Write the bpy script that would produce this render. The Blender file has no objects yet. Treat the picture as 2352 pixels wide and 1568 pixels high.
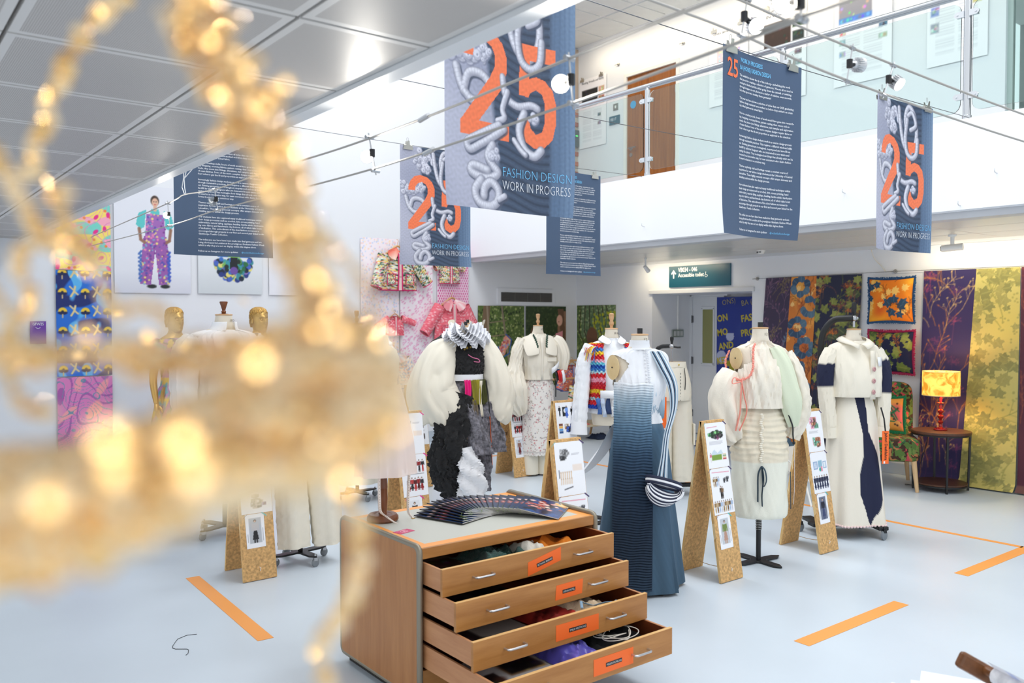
import bpy, math, random
import numpy as np
from mathutils import Matrix, Vector
SC = bpy.context.scene
COL = SC.collection
R = math.radians
PI = math.pi

# ------------------------------------------------------------------ camera
CAM_H, FPX = 1.68, 1954.0
cd = bpy.data.cameras.new('camera'); cam = bpy.data.objects.new('camera', cd); COL.objects.link(cam)
cd.sensor_width = 36.0; cd.lens = FPX/2352*36
cam.location = (0, 0, CAM_H); cam.rotation_euler = (R(90-1.55), 0, R(-38.0))
cd.clip_start = .02; cd.clip_end = 100
cd.dof.use_dof = True; cd.dof.focus_distance = 5.4; cd.dof.aperture_fstop = 3.4
SC.camera = cam

# ------------------------------------------------------------------ world, lights, exposure
w = bpy.data.worlds.new('world'); SC.world = w; w.use_nodes = True
bg = w.node_tree.nodes['Background']; bg.inputs[0].default_value = (.93, .965, 1, 1); bg.inputs[1].default_value = 1.0
def area(name, loc, rot, sx, sy, power, col=(1, 1, 1), spread=None):
    l = bpy.data.lights.new(name, 'AREA'); l.shape = 'RECTANGLE'; l.size = sx; l.size_y = sy; l.energy = power; l.color = col
    if spread: l.spread = spread
    o = bpy.data.objects.new(name, l); COL.objects.link(o); o.location = loc; o.rotation_euler = rot; return o
for i_, y_ in enumerate((-2.0, .6, 3.2, 5.8, 8.2)): area('rooflight', (4.9, y_, 6.6), (0, 0, 0), 1.5, 1.3, 54, (.95, .975, 1))
area('wall_wash_upper', (8.55, 6.4, 5.62), (0, R(-35), 0), .12, 6.0, 20, (1, .86, .62))
area('wall_wash_lower', (8.62, 3.2, 2.43), (0, R(-25), 0), .08, 2.4, 9, (1, .86, .60))
area('wall_wash_sign', (8.62, 7.75, 2.40), (0, R(-25), 0), .08, 1.2, 5, (1, .86, .60))
SC.view_settings.view_transform = 'Standard'; SC.view_settings.look = 'None'
SC.view_settings.exposure = .22; SC.view_settings.gamma = 1.0; SC.view_settings.use_curve_mapping = False

# ------------------------------------------------------------------ pixel helper (turns a pixel of the photograph into a point)
_f = np.array([math.sin(R(38)), math.cos(R(38)), 0]); _r = np.array([_f[1], -_f[0], 0]); _z = np.array([0, 0, 1.])
_p = R(1.55); FW = math.cos(_p)*_f-math.sin(_p)*_z; UP = math.cos(_p)*_z+math.sin(_p)*_f; CC = np.array([0, 0, CAM_H])
def ray(x, y): return FW+(x-1176)/FPX*_r-(y-784)/FPX*UP
def onz(x, y, h=0.): d = ray(x, y); return CC+d*(h-CAM_H)/d[2]
def onx(x, y, c): d = ray(x, y); return CC+d*c/d[0]
def ony(x, y, c): d = ray(x, y); return CC+d*c/d[1]
def atd(x, y, d): return CC+ray(x, y)*d

# ------------------------------------------------------------------ materials
def lin(c):
    c = np.asarray(c, float)
    if c.max() > 1.0: c = c/255.
    return np.where(c <= .04045, c/12.92, ((c+.055)/1.055)**2.4)
MATS = {}
def mat(name, col, rough=.55, metal=0., bump=None, noise=None, trans=0., ior=1.45, emit=0., alpha=1., sheen=0., spec=None, coat=0.):
    if name in MATS: return MATS[name]
    m = bpy.data.materials.new(name); m.use_nodes = True; nt = m.node_tree; b = nt.nodes['Principled BSDF']
    c = lin(col); b.inputs['Base Color'].default_value = (*c, 1)
    b.inputs['Roughness'].default_value = rough; b.inputs['Metallic'].default_value = metal
    if spec is not None: b.inputs['Specular IOR Level'].default_value = spec
    if trans: b.inputs['Transmission Weight'].default_value = trans; b.inputs['IOR'].default_value = ior
    if emit: b.inputs['Emission Color'].default_value = (*c, 1); b.inputs['Emission Strength'].default_value = emit
    if alpha < 1: b.inputs['Alpha'].default_value = alpha
    if sheen: b.inputs['Sheen Weight'].default_value = sheen
    if coat: b.inputs['Coat Weight'].default_value = coat
    tc = None
    if noise or bump: tc = nt.nodes.new('ShaderNodeTexCoord')
    if noise:  # (scale, amount, stretch xyz)
        sc, am, st = noise
        mp = nt.nodes.new('ShaderNodeMapping'); mp.inputs['Scale'].default_value = st; nt.links.new(tc.outputs['Object'], mp.inputs[0])
        n = nt.nodes.new('ShaderNodeTexNoise'); n.inputs['Scale'].default_value = sc; n.inputs['Detail'].default_value = 5; nt.links.new(mp.outputs[0], n.inputs[0])
        r = nt.nodes.new('ShaderNodeValToRGB'); r.color_ramp.elements[0].position = .3; r.color_ramp.elements[1].position = .7
        r.color_ramp.elements[0].color = (*np.clip(c*(1-am), 0, 1), 1); r.color_ramp.elements[1].color = (*np.clip(c*(1+am*.6), 0, 1), 1)
        nt.links.new(n.outputs[0], r.inputs[0]); nt.links.new(r.outputs[0], b.inputs['Base Color'])
    if bump:  # (scale, strength)
        n2 = nt.nodes.new('ShaderNodeTexNoise'); n2.inputs['Scale'].default_value = bump[0]; n2.inputs['Detail'].default_value = 4; nt.links.new(tc.outputs['Object'], n2.inputs[0])
        bp = nt.nodes.new('ShaderNodeBump'); bp.inputs['Strength'].default_value = bump[1]; bp.inputs['Distance'].default_value = .02
        nt.links.new(n2.outputs[0], bp.inputs['Height']); nt.links.new(bp.outputs[0], b.inputs['Normal'])
    MATS[name] = m; return m
def print_mat(name='printed_colour', rough=.6, bump=None, transl=0.):
    if name in MATS: return MATS[name]
    m = mat(name, (200, 200, 200), rough, bump=bump); nt = m.node_tree; b = nt.nodes['Principled BSDF']
    a = nt.nodes.new('ShaderNodeAttribute'); a.attribute_name = 'Col'; nt.links.new(a.outputs['Color'], b.inputs['Base Color'])
    return m
def osb_mat():
    m = bpy.data.materials.new('osb_board'); m.use_nodes = True; nt = m.node_tree; b = nt.nodes['Principled BSDF']; b.inputs['Roughness'].default_value = .7
    tc = nt.nodes.new('ShaderNodeTexCoord'); mp = nt.nodes.new('ShaderNodeMapping'); mp.inputs['Scale'].default_value = (26, 26, 13); nt.links.new(tc.outputs['Object'], mp.inputs[0])
    nz = nt.nodes.new('ShaderNodeTexNoise'); nz.inputs['Scale'].default_value = .3; nz.inputs['Detail'].default_value = .5; nt.links.new(mp.outputs[0], nz.inputs[0])
    mx = nt.nodes.new('ShaderNodeVectorMath'); mx.operation = 'MULTIPLY_ADD'; mx.inputs[1].default_value = (4.5, 4.5, 4.5); nt.links.new(nz.outputs['Color'], mx.inputs[0]); nt.links.new(mp.outputs[0], mx.inputs[2])
    vo = nt.nodes.new('ShaderNodeTexVoronoi'); vo.inputs['Scale'].default_value = 1.; nt.links.new(mx.outputs[0], vo.inputs['Vector'])
    r = nt.nodes.new('ShaderNodeValToRGB'); e = r.color_ramp.elements
    e[0].position = 0; e[0].color = (*lin((176, 126, 70)), 1); e[1].position = 1; e[1].color = (*lin((248, 222, 172)), 1)
    for p_, c_ in ((.15, (216, 170, 106)), (.5, (234, 196, 134)), (.78, (222, 180, 116))):
        k = e.new(p_); k.color = (*lin(c_), 1)
    sp = nt.nodes.new('ShaderNodeSeparateColor'); nt.links.new(vo.outputs['Color'], sp.inputs[0]); nt.links.new(sp.outputs[0], r.inputs[0]); nt.links.new(r.outputs[0], b.inputs['Base Color'])
    MATS['osb_board'] = m; return m
def wood_mat(name, c0, c1, rough=.4, stretch=(30, 30, 2), scale=1.0):
    if name in MATS: return MATS[name]
    m = bpy.data.materials.new(name); m.use_nodes = True; nt = m.node_tree; b = nt.nodes['Principled BSDF']; b.inputs['Roughness'].default_value = rough
    tc = nt.nodes.new('ShaderNodeTexCoord'); mp = nt.nodes.new('ShaderNodeMapping'); mp.inputs['Scale'].default_value = stretch; nt.links.new(tc.outputs['Object'], mp.inputs[0])
    nz = nt.nodes.new('ShaderNodeTexNoise'); nz.inputs['Scale'].default_value = scale; nz.inputs['Detail'].default_value = 6; nz.inputs['Roughness'].default_value = .65; nt.links.new(mp.outputs[0], nz.inputs[0])
    r = nt.nodes.new('ShaderNodeValToRGB'); e = r.color_ramp.elements; e[0].position = .3; e[1].position = .72
    e[0].color = (*lin(c0), 1); e[1].color = (*lin(c1), 1); nt.links.new(nz.outputs[0], r.inputs[0]); nt.links.new(r.outputs[0], b.inputs['Base Color'])
    MATS[name] = m; return m

# ------------------------------------------------------------------ mesh builder
class MB:
    def __init__(s): s.v = []; s.f = []
    def add(s, vs, fs):
        n = len(s.v); s.v += [tuple(map(float, p)) for p in vs]; s.f += [tuple(n+i for i in f) for f in fs]; return s
    def box(s, x0, x1, y0, y1, z0, z1, M=None):
        vs = [(x, y, z) for x in (x0, x1) for y in (y0, y1) for z in (z0, z1)]
        if M is not None: vs = [tuple(M @ Vector(p)) for p in vs]
        return s.add(vs, [(0, 1, 3, 2), (4, 6, 7, 5), (0, 4, 5, 1), (2, 3, 7, 6), (0, 2, 6, 4), (1, 5, 7, 3)])
    def loft(s, rings, closed=True, cap0=False, cap1=False):
        n = len(rings[0]); b = len(s.v)
        for r_ in rings: s.v += [tuple(map(float, p)) for p in r_]
        m = n if closed else n-1
        for i in range(len(rings)-1):
            for j in range(m):
                a = b+i*n+j; c = b+i*n+(j+1) % n
                s.f.append((a, c, c+n, a+n))
        if cap0: s.f.append(tuple(b+j for j in reversed(range(n))))
        if cap1: s.f.append(tuple(b+(len(rings)-1)*n+j for j in range(n)))
        return s
    def tube(s, pts, r, n=8, cap=True, closed=False, flat=1.0):
        P = [np.array(p, float) for p in pts]; m = len(P)
        rs = r if hasattr(r, '__len__') else [r]*m
        T = []
        for i in range(m):
            a = P[i-1] if (i > 0 or closed) else P[0]; c = P[(i+1) % m] if (i < m-1 or closed) else P[-1]
            t = c-a; T.append(t/(np.linalg.norm(t)+1e-12))
        up = np.array([0, 0, 1.]) if abs(T[0][2]) < .9 else np.array([1., 0, 0])
        u = np.cross(T[0], up); u /= np.linalg.norm(u); rings = []
        for i in range(m):
            u = u-T[i]*(u@T[i]); u /= np.linalg.norm(u)+1e-12; v = np.cross(T[i], u)
            rings.append([P[i]+rs[i]*(math.cos(2*PI*k/n)*u+flat*math.sin(2*PI*k/n)*v) for k in range(n)])
        if closed: rings.append(rings[0])
        return s.loft(rings, True, cap and not closed, cap and not closed)
    def lathe(s, prof, n=20, c=(0, 0, 0), M=None, cap=True):
        rings = []
        for r_, z_ in prof:
            q = [(c[0]+r_*math.cos(2*PI*k/n), c[1]+r_*math.sin(2*PI*k/n), c[2]+z_) for k in range(n)]
            if M is not None: q = [tuple(M @ Vector(p)) for p in q]
            rings.append(q)
        return s.loft(rings, True, cap, cap)
    def sheet(s, fn, nu, nv):  # fn(u,v)->xyz, u,v in 0..1
        b = len(s.v)
        for j in range(nv+1):
            for i in range(nu+1): s.v.append(tuple(map(float, fn(i/nu, j/nv))))
        for j in range(nv):
            for i in range(nu):
                a = b+j*(nu+1)+i; s.f.append((a, a+1, a+nu+2, a+nu+1))
        return s
    def ball(s, c, r, n=8, m=5, sq=(1, 1, 1)):
        rings = []
        for i in range(m+1):
            t = PI*(.02+.96*i/m); rings.append([(c[0]+sq[0]*r*math.sin(t)*math.cos(2*PI*k/n), c[1]+sq[1]*r*math.sin(t)*math.sin(2*PI*k/n), c[2]-sq[2]*r*math.cos(t)) for k in range(n)])
        return s.loft(rings, True, True, True)
    def poly(s, pts, t=(0, 0, 0)):  # flat polygon extruded by t
        n = len(pts); A = [np.array(p, float) for p in pts]; B = [p+np.array(t) for p in A]
        return s.add(A+B, [tuple(reversed(range(n))), tuple(range(n, 2*n))]+[(i, (i+1) % n, n+(i+1) % n, n+i) for i in range(n)])
    def xf(s, M): s.v = [tuple(M @ Vector(p)) for p in s.v]; return s
def smooth(me, ang=.7):
    me.polygons.foreach_set('use_smooth', [True]*len(me.polygons))
    try: me.set_sharp_from_angle(angle=ang)
    except Exception: pass
def obj(name, mb, m, parent=None, sm=True, bev=0., M=None, ang=.7, solid=0., sub=0, fixn=True):
    me = bpy.data.meshes.new(name); me.from_pydata(mb.v, [], mb.f)
    if fixn:
        import bmesh as _b
        bm = _b.new(); bm.from_mesh(me); _b.ops.recalc_face_normals(bm, faces=bm.faces); bm.to_mesh(me); bm.free()
    me.update()
    if sm: smooth(me, ang)
    for q in (m if isinstance(m, (list, tuple)) else [m]): me.materials.append(q)
    o = bpy.data.objects.new(name, me); COL.objects.link(o)
    if parent is not None: o.parent = parent
    if M is not None: o.matrix_local = M
    if bev: b = o.modifiers.new('bevel', 'BEVEL'); b.width = bev; b.segments = 2; b.limit_method = 'ANGLE'
    if solid: b = o.modifiers.new('solid', 'SOLIDIFY'); b.thickness = solid; b.offset = 0
    if sub: b = o.modifiers.new('sub', 'SUBSURF'); b.levels = sub; b.render_levels = sub
    return o
def link(name, me, parent=None, M=None):
    o = bpy.data.objects.new(name, me); COL.objects.link(o)
    if parent is not None: o.parent = parent
    if M is not None: o.matrix_local = M
    return o
def tag(o, label, cat, group=None):
    o['label'] = label; o['category'] = cat
    if group: o['group'] = group
    return o
def thing(name, label, cat, loc=(0, 0, 0), rz=0, group=None):
    o = bpy.data.objects.new(name, None); COL.objects.link(o); o.location = loc; o.rotation_euler = (0, 0, rz); o.empty_display_size = .05
    return tag(o, label, cat, group)
def struct(name, mb, m, parent=None, **k):
    o = obj(name, mb, m, parent, **k)
    if parent is None: o['kind'] = 'structure'
    return o
def dup(root, label=None, loc=None, rz=None, group=None, name=None):
    r = root.copy(); COL.objects.link(r)
    if loc is not None: r.location = loc
    if rz is not None: r.rotation_euler = (0, 0, rz)
    if label: r['label'] = label
    if group: r['group'] = group
    for ch in list(root.children):
        c = ch.copy(); COL.objects.link(c); c.parent = r
        for g in ch.children:
            d = g.copy(); COL.objects.link(d); d.parent = c
    return r
def frame(o, xa, ya):  # matrix with origin o, local x -> xa, local y -> ya
    xa = Vector(xa).normalized(); ya = Vector(ya).normalized(); za = xa.cross(ya)
    M = Matrix((xa, ya, za)).transposed().to_4x4(); M.translation = Vector(o); return M
def fY(o): return frame(o, (1, 0, 0), (0, 0, 1))       # faces -Y (banners, end wall)
def fX(o): return frame(o, (0, -1, 0), (0, 0, 1))      # faces -X (back wall)
TXT = {}
def text_mesh(body, size, bold=0., xs=1., align='LEFT', gap=1.0, res=2, depth=0.):
    key = (body, size, bold, xs, align, gap, res, depth)
    if key in TXT: return TXT[key]
    cu = bpy.data.curves.new('lettering', 'FONT'); cu.body = body; cu.size = size; cu.align_x = align; cu.space_line = gap; cu.resolution_u = res; cu.offset = bold; cu.extrude = depth
    o = bpy.data.objects.new('lettering', cu); COL.objects.link(o)
    me = bpy.data.meshes.new_from_object(o.evaluated_get(bpy.context.evaluated_depsgraph_get()))
    bpy.data.objects.remove(o); bpy.data.curves.remove(cu)
    if xs != 1.: me.transform(Matrix.Diagonal((xs, 1, 1, 1)))
    me.name = 'lettering'; TXT[key] = me; return me
def text(body, size, m, M, parent=None, name='lettering', fit=None, **k):
    me = text_mesh(body, size, **k)
    if fit:  # squeeze to a width
        xs = [v.co.x for v in me.vertices]; wd = max(xs)-min(xs)
        me = me.copy(); me.transform(Matrix.Diagonal((fit/wd, 1, 1, 1)))
    elif me.materials and me.materials[0] != m: me = me.copy(); me.materials.clear()
    if not me.materials: me.materials.append(m)
    else: me.materials[0] = m
    return link(name, me, parent, M)

# ------------------------------------------------------------------ flat print: colours on the vertices of a sheet
class Paint:
    def __init__(s, w, h, nx, ny, base):
        s.w, s.h = w, h; s.nx, s.ny = nx, ny
        g = np.mgrid[0:ny+1, 0:nx+1]; s.y = g[0].ravel()*h/ny; s.x = g[1].ravel()*w/nx
        s.c = np.tile(np.array(base, float)/255., (len(s.x), 1)); s.e = .7*max(w/nx, h/ny)
    def put(s, d, col, a=1.):  # d: signed distance (inside negative)
        k = np.clip(.5-d/s.e/2, 0, 1)*a; s.c += (np.array(col, float)/255.-s.c)*k[:, None]
    def disk(s, cx, cy, rx, col, ry=None, ang=0, a=1.):
        ry = ry or rx; r_ = max(rx, ry)+s.e
        i = np.nonzero((abs(s.x-cx) < r_) & (abs(s.y-cy) < r_))[0]
        if not len(i): return
        dx, dy = s.x[i]-cx, s.y[i]-cy; c_, n_ = math.cos(ang), math.sin(ang); u, v = dx*c_+dy*n_, -dx*n_+dy*c_
        d = (np.hypot(u/rx, v/ry)-1)*min(rx, ry); k = np.clip(.5-d/s.e/2, 0, 1)*a; s.c[i] += (np.array(col, float)/255.-s.c[i])*k[:, None]
    def rect(s, x0, y0, x1, y1, col, a=1.):
        s.put(np.maximum(np.maximum(x0-s.x, s.x-x1), np.maximum(y0-s.y, s.y-y1)), col, a)
    def line(s, pts, wd, col, a=1., w1=None, shade=None):
        for k in range(len(pts)-1):
            (x0, y0), (x1, y1) = pts[k], pts[k+1]; W = wd if w1 is None else wd+(w1-wd)*k/max(1, len(pts)-2)
            r_ = W+s.e; i = np.nonzero((s.x > min(x0, x1)-r_) & (s.x < max(x0, x1)+r_) & (s.y > min(y0, y1)-r_) & (s.y < max(y0, y1)+r_))[0]
            if not len(i): continue
            dx, dy = x1-x0, y1-y0; L = dx*dx+dy*dy+1e-12
            t = np.clip(((s.x[i]-x0)*dx+(s.y[i]-y0)*dy)/L, 0, 1)
            d0 = np.hypot(s.x[i]-x0-t*dx, s.y[i]-y0-t*dy); kk = np.clip(.5-(d0-W)/s.e/2, 0, 1)*a
            cc = np.array(col, float)/255.
            s.c[i] += (cc-s.c[i])*kk[:, None]
    def poly(s, pts, col, a=1.):
        P = np.array(pts, float); lo, hi = P.min(0), P.max(0)
        i = np.nonzero((s.x > lo[0]) & (s.x < hi[0]) & (s.y > lo[1]) & (s.y < hi[1]))[0]
        if not len(i): return
        x, y = s.x[i], s.y[i]; ins = np.zeros(len(i), bool); j = len(P)-1
        for k in range(len(P)):
            c1 = (P[k, 1] > y) != (P[j, 1] > y)
            ins ^= c1 & (x < (P[j, 0]-P[k, 0])*(y-P[k, 1])/(P[j, 1]-P[k, 1]+1e-12)+P[k, 0]); j = k
        q = i[ins]; s.c[q] += (np.array(col, float)/255.-s.c[q])*a
    def leaf(s, x, y, L, ang, col, lobes=3, vein=None, a=1., wid=.55):
        n = 28; pts = []
        for k in range(n+1):
            t = -PI+2*PI*k/n; r_ = (1-.42*abs(math.sin(lobes*t/1.0)) if lobes > 1 else 1)*(.5+.5*math.cos(t/2))
            u = L*(.15+r_*math.cos(t)*.85); v = L*wid*1.6*r_*math.sin(t)
            pts.append((x+u*math.cos(ang)-v*math.sin(ang), y+u*math.sin(ang)+v*math.cos(ang)))
        s.poly(pts, col, a)
        if vein: s.line([(x, y), (x+L*.9*math.cos(ang), y+L*.9*math.sin(ang))], s.e*.6, vein, .7)
    def noise(s, sc, amt, seed=0, oct=3):
        rg = np.random.RandomState(seed); t = np.zeros(len(s.x))
        for o in range(oct):
            for q in range(4):
                a_, p_ = rg.rand()*2*PI, rg.rand()*2*PI; k_ = sc*2**o*(.7+.6*rg.rand()); t += np.sin(k_*(s.x*math.cos(a_)+s.y*math.sin(a_))+p_+2*np.sin(k_*.5*(s.x*math.sin(a_)-s.y*math.cos(a_))+p_))/2**o
        t /= 3.; s.c = np.clip(s.c*(1+amt*t[:, None]), 0, 1); return t
    def field(s, sc, seed=0):
        rg = np.random.RandomState(seed); t = np.zeros(len(s.x))
        for q in range(7):
            a_, p_ = rg.rand()*2*PI, rg.rand()*2*PI; k_ = sc*(.6+.8*rg.rand()); t += np.sin(k_*(s.x*math.cos(a_)+s.y*math.sin(a_))+p_)
        return t/3.
    def mixmask(s, k, col): s.c += (np.array(col, float)/255.-s.c)*np.clip(k, 0, 1)[:, None]
    def mesh(s, name, shape=None, m=None):
        X, Y_ = s.x, s.y; V = np.stack([X, Y_, np.zeros(len(X))], 1) if shape is None else shape(X, Y_)
        me = bpy.data.meshes.new(name); nx, ny = s.nx, s.ny
        a = (np.arange(ny)[:, None]*(nx+1)+np.arange(nx)[None, :]).ravel()
        F = np.stack([a, a+1, a+nx+2, a+nx+1], 1)
        me.vertices.add(len(V)); me.vertices.foreach_set('co', V.ravel()); me.loops.add(F.size); me.loops.foreach_set('vertex_index', F.ravel())
        me.polygons.add(len(F)); me.polygons.foreach_set('loop_start', np.arange(0, F.size, 4)); me.polygons.foreach_set('loop_total', np.full(len(F), 4))
        me.update(calc_edges=True); me.polygons.foreach_set('use_smooth', [True]*len(F))
        at = me.color_attributes.new('Col', 'FLOAT_COLOR', 'POINT'); c4 = np.ones((len(V), 4)); c4[:, :3] = lin(np.clip(s.c, 0, 1)*.9999); at.data.foreach_set('color', c4.ravel().astype(np.float32))
        me.materials.append(m or print_mat()); return me
def colored(me, fn):
    """vertex colours on a garment mesh: fn(co Nx3) -> sRGB 0..255 Nx3"""
    n = len(me.vertices); co = np.zeros(n*3); me.vertices.foreach_get('co', co); co = co.reshape(-1, 3)
    c4 = np.ones((n, 4)); c4[:, :3] = lin(np.clip(fn(co), 0, 255)/255.*.9999)
    at = me.color_attributes.new('Col', 'FLOAT_COLOR', 'POINT'); at.data.foreach_set('color', c4.ravel().astype(np.float32))
# ================================================================== SETTING
WALL = mat('white_wall_paint', (232, 234, 238), .7)
WALLB = mat('white_fascia_paint', (243, 245, 248), .6)
FLOOR = mat('pale_blue_vinyl_floor', (209, 220, 230), .32, noise=(.9, .05, (1, 1, 1)), spec=.35)
CEILP = mat('perforated_metal_ceiling_paint', (212, 208, 204), .40)
def perforate(m, pitch):
    nt = m.node_tree; b = nt.nodes['Principled BSDF']; tc = nt.nodes.new('ShaderNodeTexCoord')
    br = nt.nodes.new('ShaderNodeVectorMath'); br.operation = 'MODULO'; br.inputs[1].default_value = (pitch, pitch, pitch)
    ab = nt.nodes.new('ShaderNodeVectorMath'); ab.operation = 'ADD'; ab.inputs[1].default_value = (8, 8, 8)
    nt.links.new(tc.outputs['Object'], ab.inputs[0]); nt.links.new(ab.outputs[0], br.inputs[0])
    mask = nt.nodes.new('ShaderNodeVectorMath'); mask.operation = 'SUBTRACT'; mask.inputs[1].default_value = (pitch/2, pitch/2, 0)
    ml = nt.nodes.new('ShaderNodeVectorMath'); ml.operation = 'MULTIPLY'; ml.inputs[1].default_value = (1, 1, 0)
    nt.links.new(br.outputs[0], mask.inputs[0]); nt.links.new(mask.outputs[0], ml.inputs[0])
    ln = nt.nodes.new('ShaderNodeVectorMath'); ln.operation = 'LENGTH'; nt.links.new(ml.outputs[0], ln.inputs[0])
    lt = nt.nodes.new('ShaderNodeMath'); lt.operation = 'LESS_THAN'; lt.inputs[1].default_value = pitch*.3; nt.links.new(ln.outputs['Value'], lt.inputs[0])
    mx = nt.nodes.new('ShaderNodeMix'); mx.data_type = 'RGBA'; mx.inputs[6].default_value = b.inputs['Base Color'].default_value; mx.inputs[7].default_value = (*lin((140, 133, 128)), 1)
    nt.links.new(lt.outputs[0], mx.inputs[0]); nt.links.new(mx.outputs[2], b.inputs['Base Color'])
PERF = mat('perforated_metal_tile', (196, 191, 187), .42, spec=.22); perforate(PERF, .0062)
ALU = mat('white_aluminium_profile', (222, 224, 226), .35)
DARKGAP = mat('dark_shadow_gap', (52, 50, 46), .8)
STEEL = mat('polished_steel', (205, 208, 212), .18, 1.0)
CHROME = mat('brushed_chrome', (190, 192, 195), .3, 1.0)
BLACK = mat('black_powder_coat', (24, 25, 28), .4)

floor = struct('floor', MB().box(-5, 10.6, -6, 9.8, -.1, 0), FLOOR, sm=False)
struct('wall_end', MB().box(-5, 8.92, 9.8, 10.0, 0, 6.2), WALL, sm=False)
bw = MB(); bw.box(8.92, 9.1, -6, 6.54, 0, 3.1); bw.box(8.92, 9.1, 8.22, 10.0, 0, 3.1); bw.box(8.92, 9.1, 6.54, 8.22, 2.02, 3.1)
struct('wall_back', bw, WALL, sm=False)
rc = MB(); rc.box(9.1, 9.8, 8.22, 8.4, 0, 2.3); rc.box(9.1, 9.8, 6.36, 6.54, 0, 2.3); rc.box(9.1, 9.8, 6.54, 8.22, 2.02, 2.3); rc.box(9.8, 9.95, 6.3, 8.5, 0, 2.3)
struct('wall_recess', rc, WALL, sm=False)
struct('trim_1', MB().box(8.89, 8.925, 6.5, 8.26, 2.02, 2.075), mat('grey_white_trim', (214, 216, 220), .5), sm=False, bev=.006)
for nm, a in (('baseboard_end', (1.0, 8.92, 9.785, 9.805, 0, .15)), ('baseboard_back', (8.905, 8.925, -2, 6.54, 0, .12)), ('baseboard_recess', (9.1, 9.8, 8.205, 8.225, 0, .12))):
    struct(nm, MB().box(*a), mat('grey_coved_skirting', (190, 200, 210), .5), sm=False, bev=.004)
# upper storey wall behind the balcony, with door opening and the glazed office beyond its end
uw = MB(); uw.box(8.92, 9.1, 8.73, 10.0, 3.1, 6.0); uw.box(8.92, 9.1, 3.62, 7.78, 3.1, 6.0); uw.box(8.92, 9.1, 7.78, 8.73, 5.17, 6.0); uw.box(8.92, 9.1, -2, 3.62, 5.3, 6.0)
struct('wall_upper', uw, WALL, sm=False)
of = MB(); of.box(11.5, 11.6, -2, 4.5, 3.1, 5.4); struct('wall_office', of, mat('dim_office_wall', (120, 132, 130), .8), sm=False)
struct('floor_office', MB().box(8.92, 11.6, -2, 4.5, 3.0, 3.1), mat('office_carpet', (70, 80, 84), .9), sm=False)
struct('ceiling_office', MB().box(9.1, 11.6, -2, 4.5, 5.3, 5.4), mat('office_ceiling', (190, 195, 192), .9), sm=False)

# ---- left ceiling under the near balcony: perforated metal tiles
ceil = struct('ceiling', MB().box(-1.46, 1.38, -.9, 9.8, 2.515, 3.15), mat('ceiling_void_grey', (150, 146, 142), .8), sm=False)
def tile_mesh(wx, wy, m, rim=.035):
    mb = MB(); mb.box(0, wx, 0, wy, 0, .03)
    o = obj('t', mb, [m, CEILP], None, False); me = o.data; bpy.data.objects.remove(o)
    # bottom face inset: plain rim round a perforated field
    import bmesh
    bm = bmesh.new(); bm.from_mesh(me)
    bf = min(bm.faces, key=lambda f: f.calc_center_median().z)
    for f in bm.faces: f.material_index = 1
    bmesh.ops.inset_region(bm, faces=[bf], thickness=rim); bf.material_index = 0
    bm.to_mesh(me); bm.free(); me.name = 'ceiling_tile'; return me
T1 = tile_mesh(.588, .596, PERF); T2 = tile_mesh(.405, .596, PERF)
for iy in range(-3, 13):
    y0 = 2.15+.61*iy+.007
    for ix in range(-5, 1):
        x0 = .36+.6*ix+.006
        if y0 < -.9 or ix < -3: continue
        link('ceiling_tile', T1, ceil, Matrix.Translation((x0, y0, 2.48)))
    if y0 > -.9: link('ceiling_tile', T2, ceil, Matrix.Translation((.966, y0, 2.48)))
ed = MB(); ed.box(1.375, 1.40, -6, 9.8, 2.462, 2.56)
t2 = struct('trim_2', ed, ALU, sm=False)
obj('groove', MB().box(1.40, 1.418, -6, 9.8, 2.475, 2.5), DARKGAP, t2, False)
obj('rail', MB().box(1.40, 1.445, -6, 9.8, 2.5, 2.53), ALU, t2, False, bev=.004)
obj('lower_lip', MB().box(1.40, 1.44, -6, 9.8, 2.462, 2.474), ALU, t2, False)
struct('balcony_left_fascia', MB().box(1.38, 1.45, -6, 9.8, 2.53, 3.25), WALLB, sm=False)['kind'] = 'structure'

# ---- right balcony: slab, white fascia, soffit tiles, upper ceiling
struct('floor_balcony', MB().box(6.9, 8.92, -6, 9.8, 2.52, 3.1), WALL, sm=False)
struct('wall_fascia', MB().box(6.88, 6.98, -6, 9.8, 2.53, 3.235), WALLB, sm=False)
struct('trim_3', MB().box(6.92, 7.09, -6, 9.8, 2.465, 2.535), mat('silver_edge_trim', (196, 199, 204), .4), sm=False, bev=.006)
sof = struct('ceiling_soffit', MB().box(7.0, 8.92, -6, 9.8, 2.5, 2.53), mat('soffit_void', (150, 148, 144), .8), sm=False)
SOFT = mat('soffit_metal_tile', (204, 202, 196), .3)
s1 = tile_mesh(.588, 1.196, SOFT, .02); s2 = tile_mesh(.42, 1.196, SOFT, .02)
for iy in range(-3, 9):
    for ix, (x0, me) in enumerate(((7.095, s1), (7.69, s1), (8.285, s1))):
        y0 = 1.2*iy
        if y0+1.2 > 9.8: continue
        link('soffit_tile', me, sof, Matrix.Translation((x0, y0+.002, 2.472)))
struct('trim_4', MB().box(8.86, 8.925, -2, 9.8, 2.44, 2.5), mat('grey_white_trim', (214, 216, 220), .5), sm=False)
uc = struct('ceiling_upper', MB().box(6.9, 9.1, -2, 9.8, 5.83, 5.95), mat('upper_grid_white', (235, 236, 236), .7), sm=False)
UTM = mat('mineral_fibre_tile', (222, 224, 222), .9, noise=(6, .03, (1, 1, 1)))
ut = obj('t', MB().box(0, .575, 0, .575, 0, .02), UTM, None, False); me_ut = ut.data; bpy.data.objects.remove(ut)
for ix in range(3):
    for iy in range(6, 16):
        link('ceiling_tile', me_ut, uc, Matrix.Translation((6.98+.64*ix+.02, .61*iy+.01, 5.815)))
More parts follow.
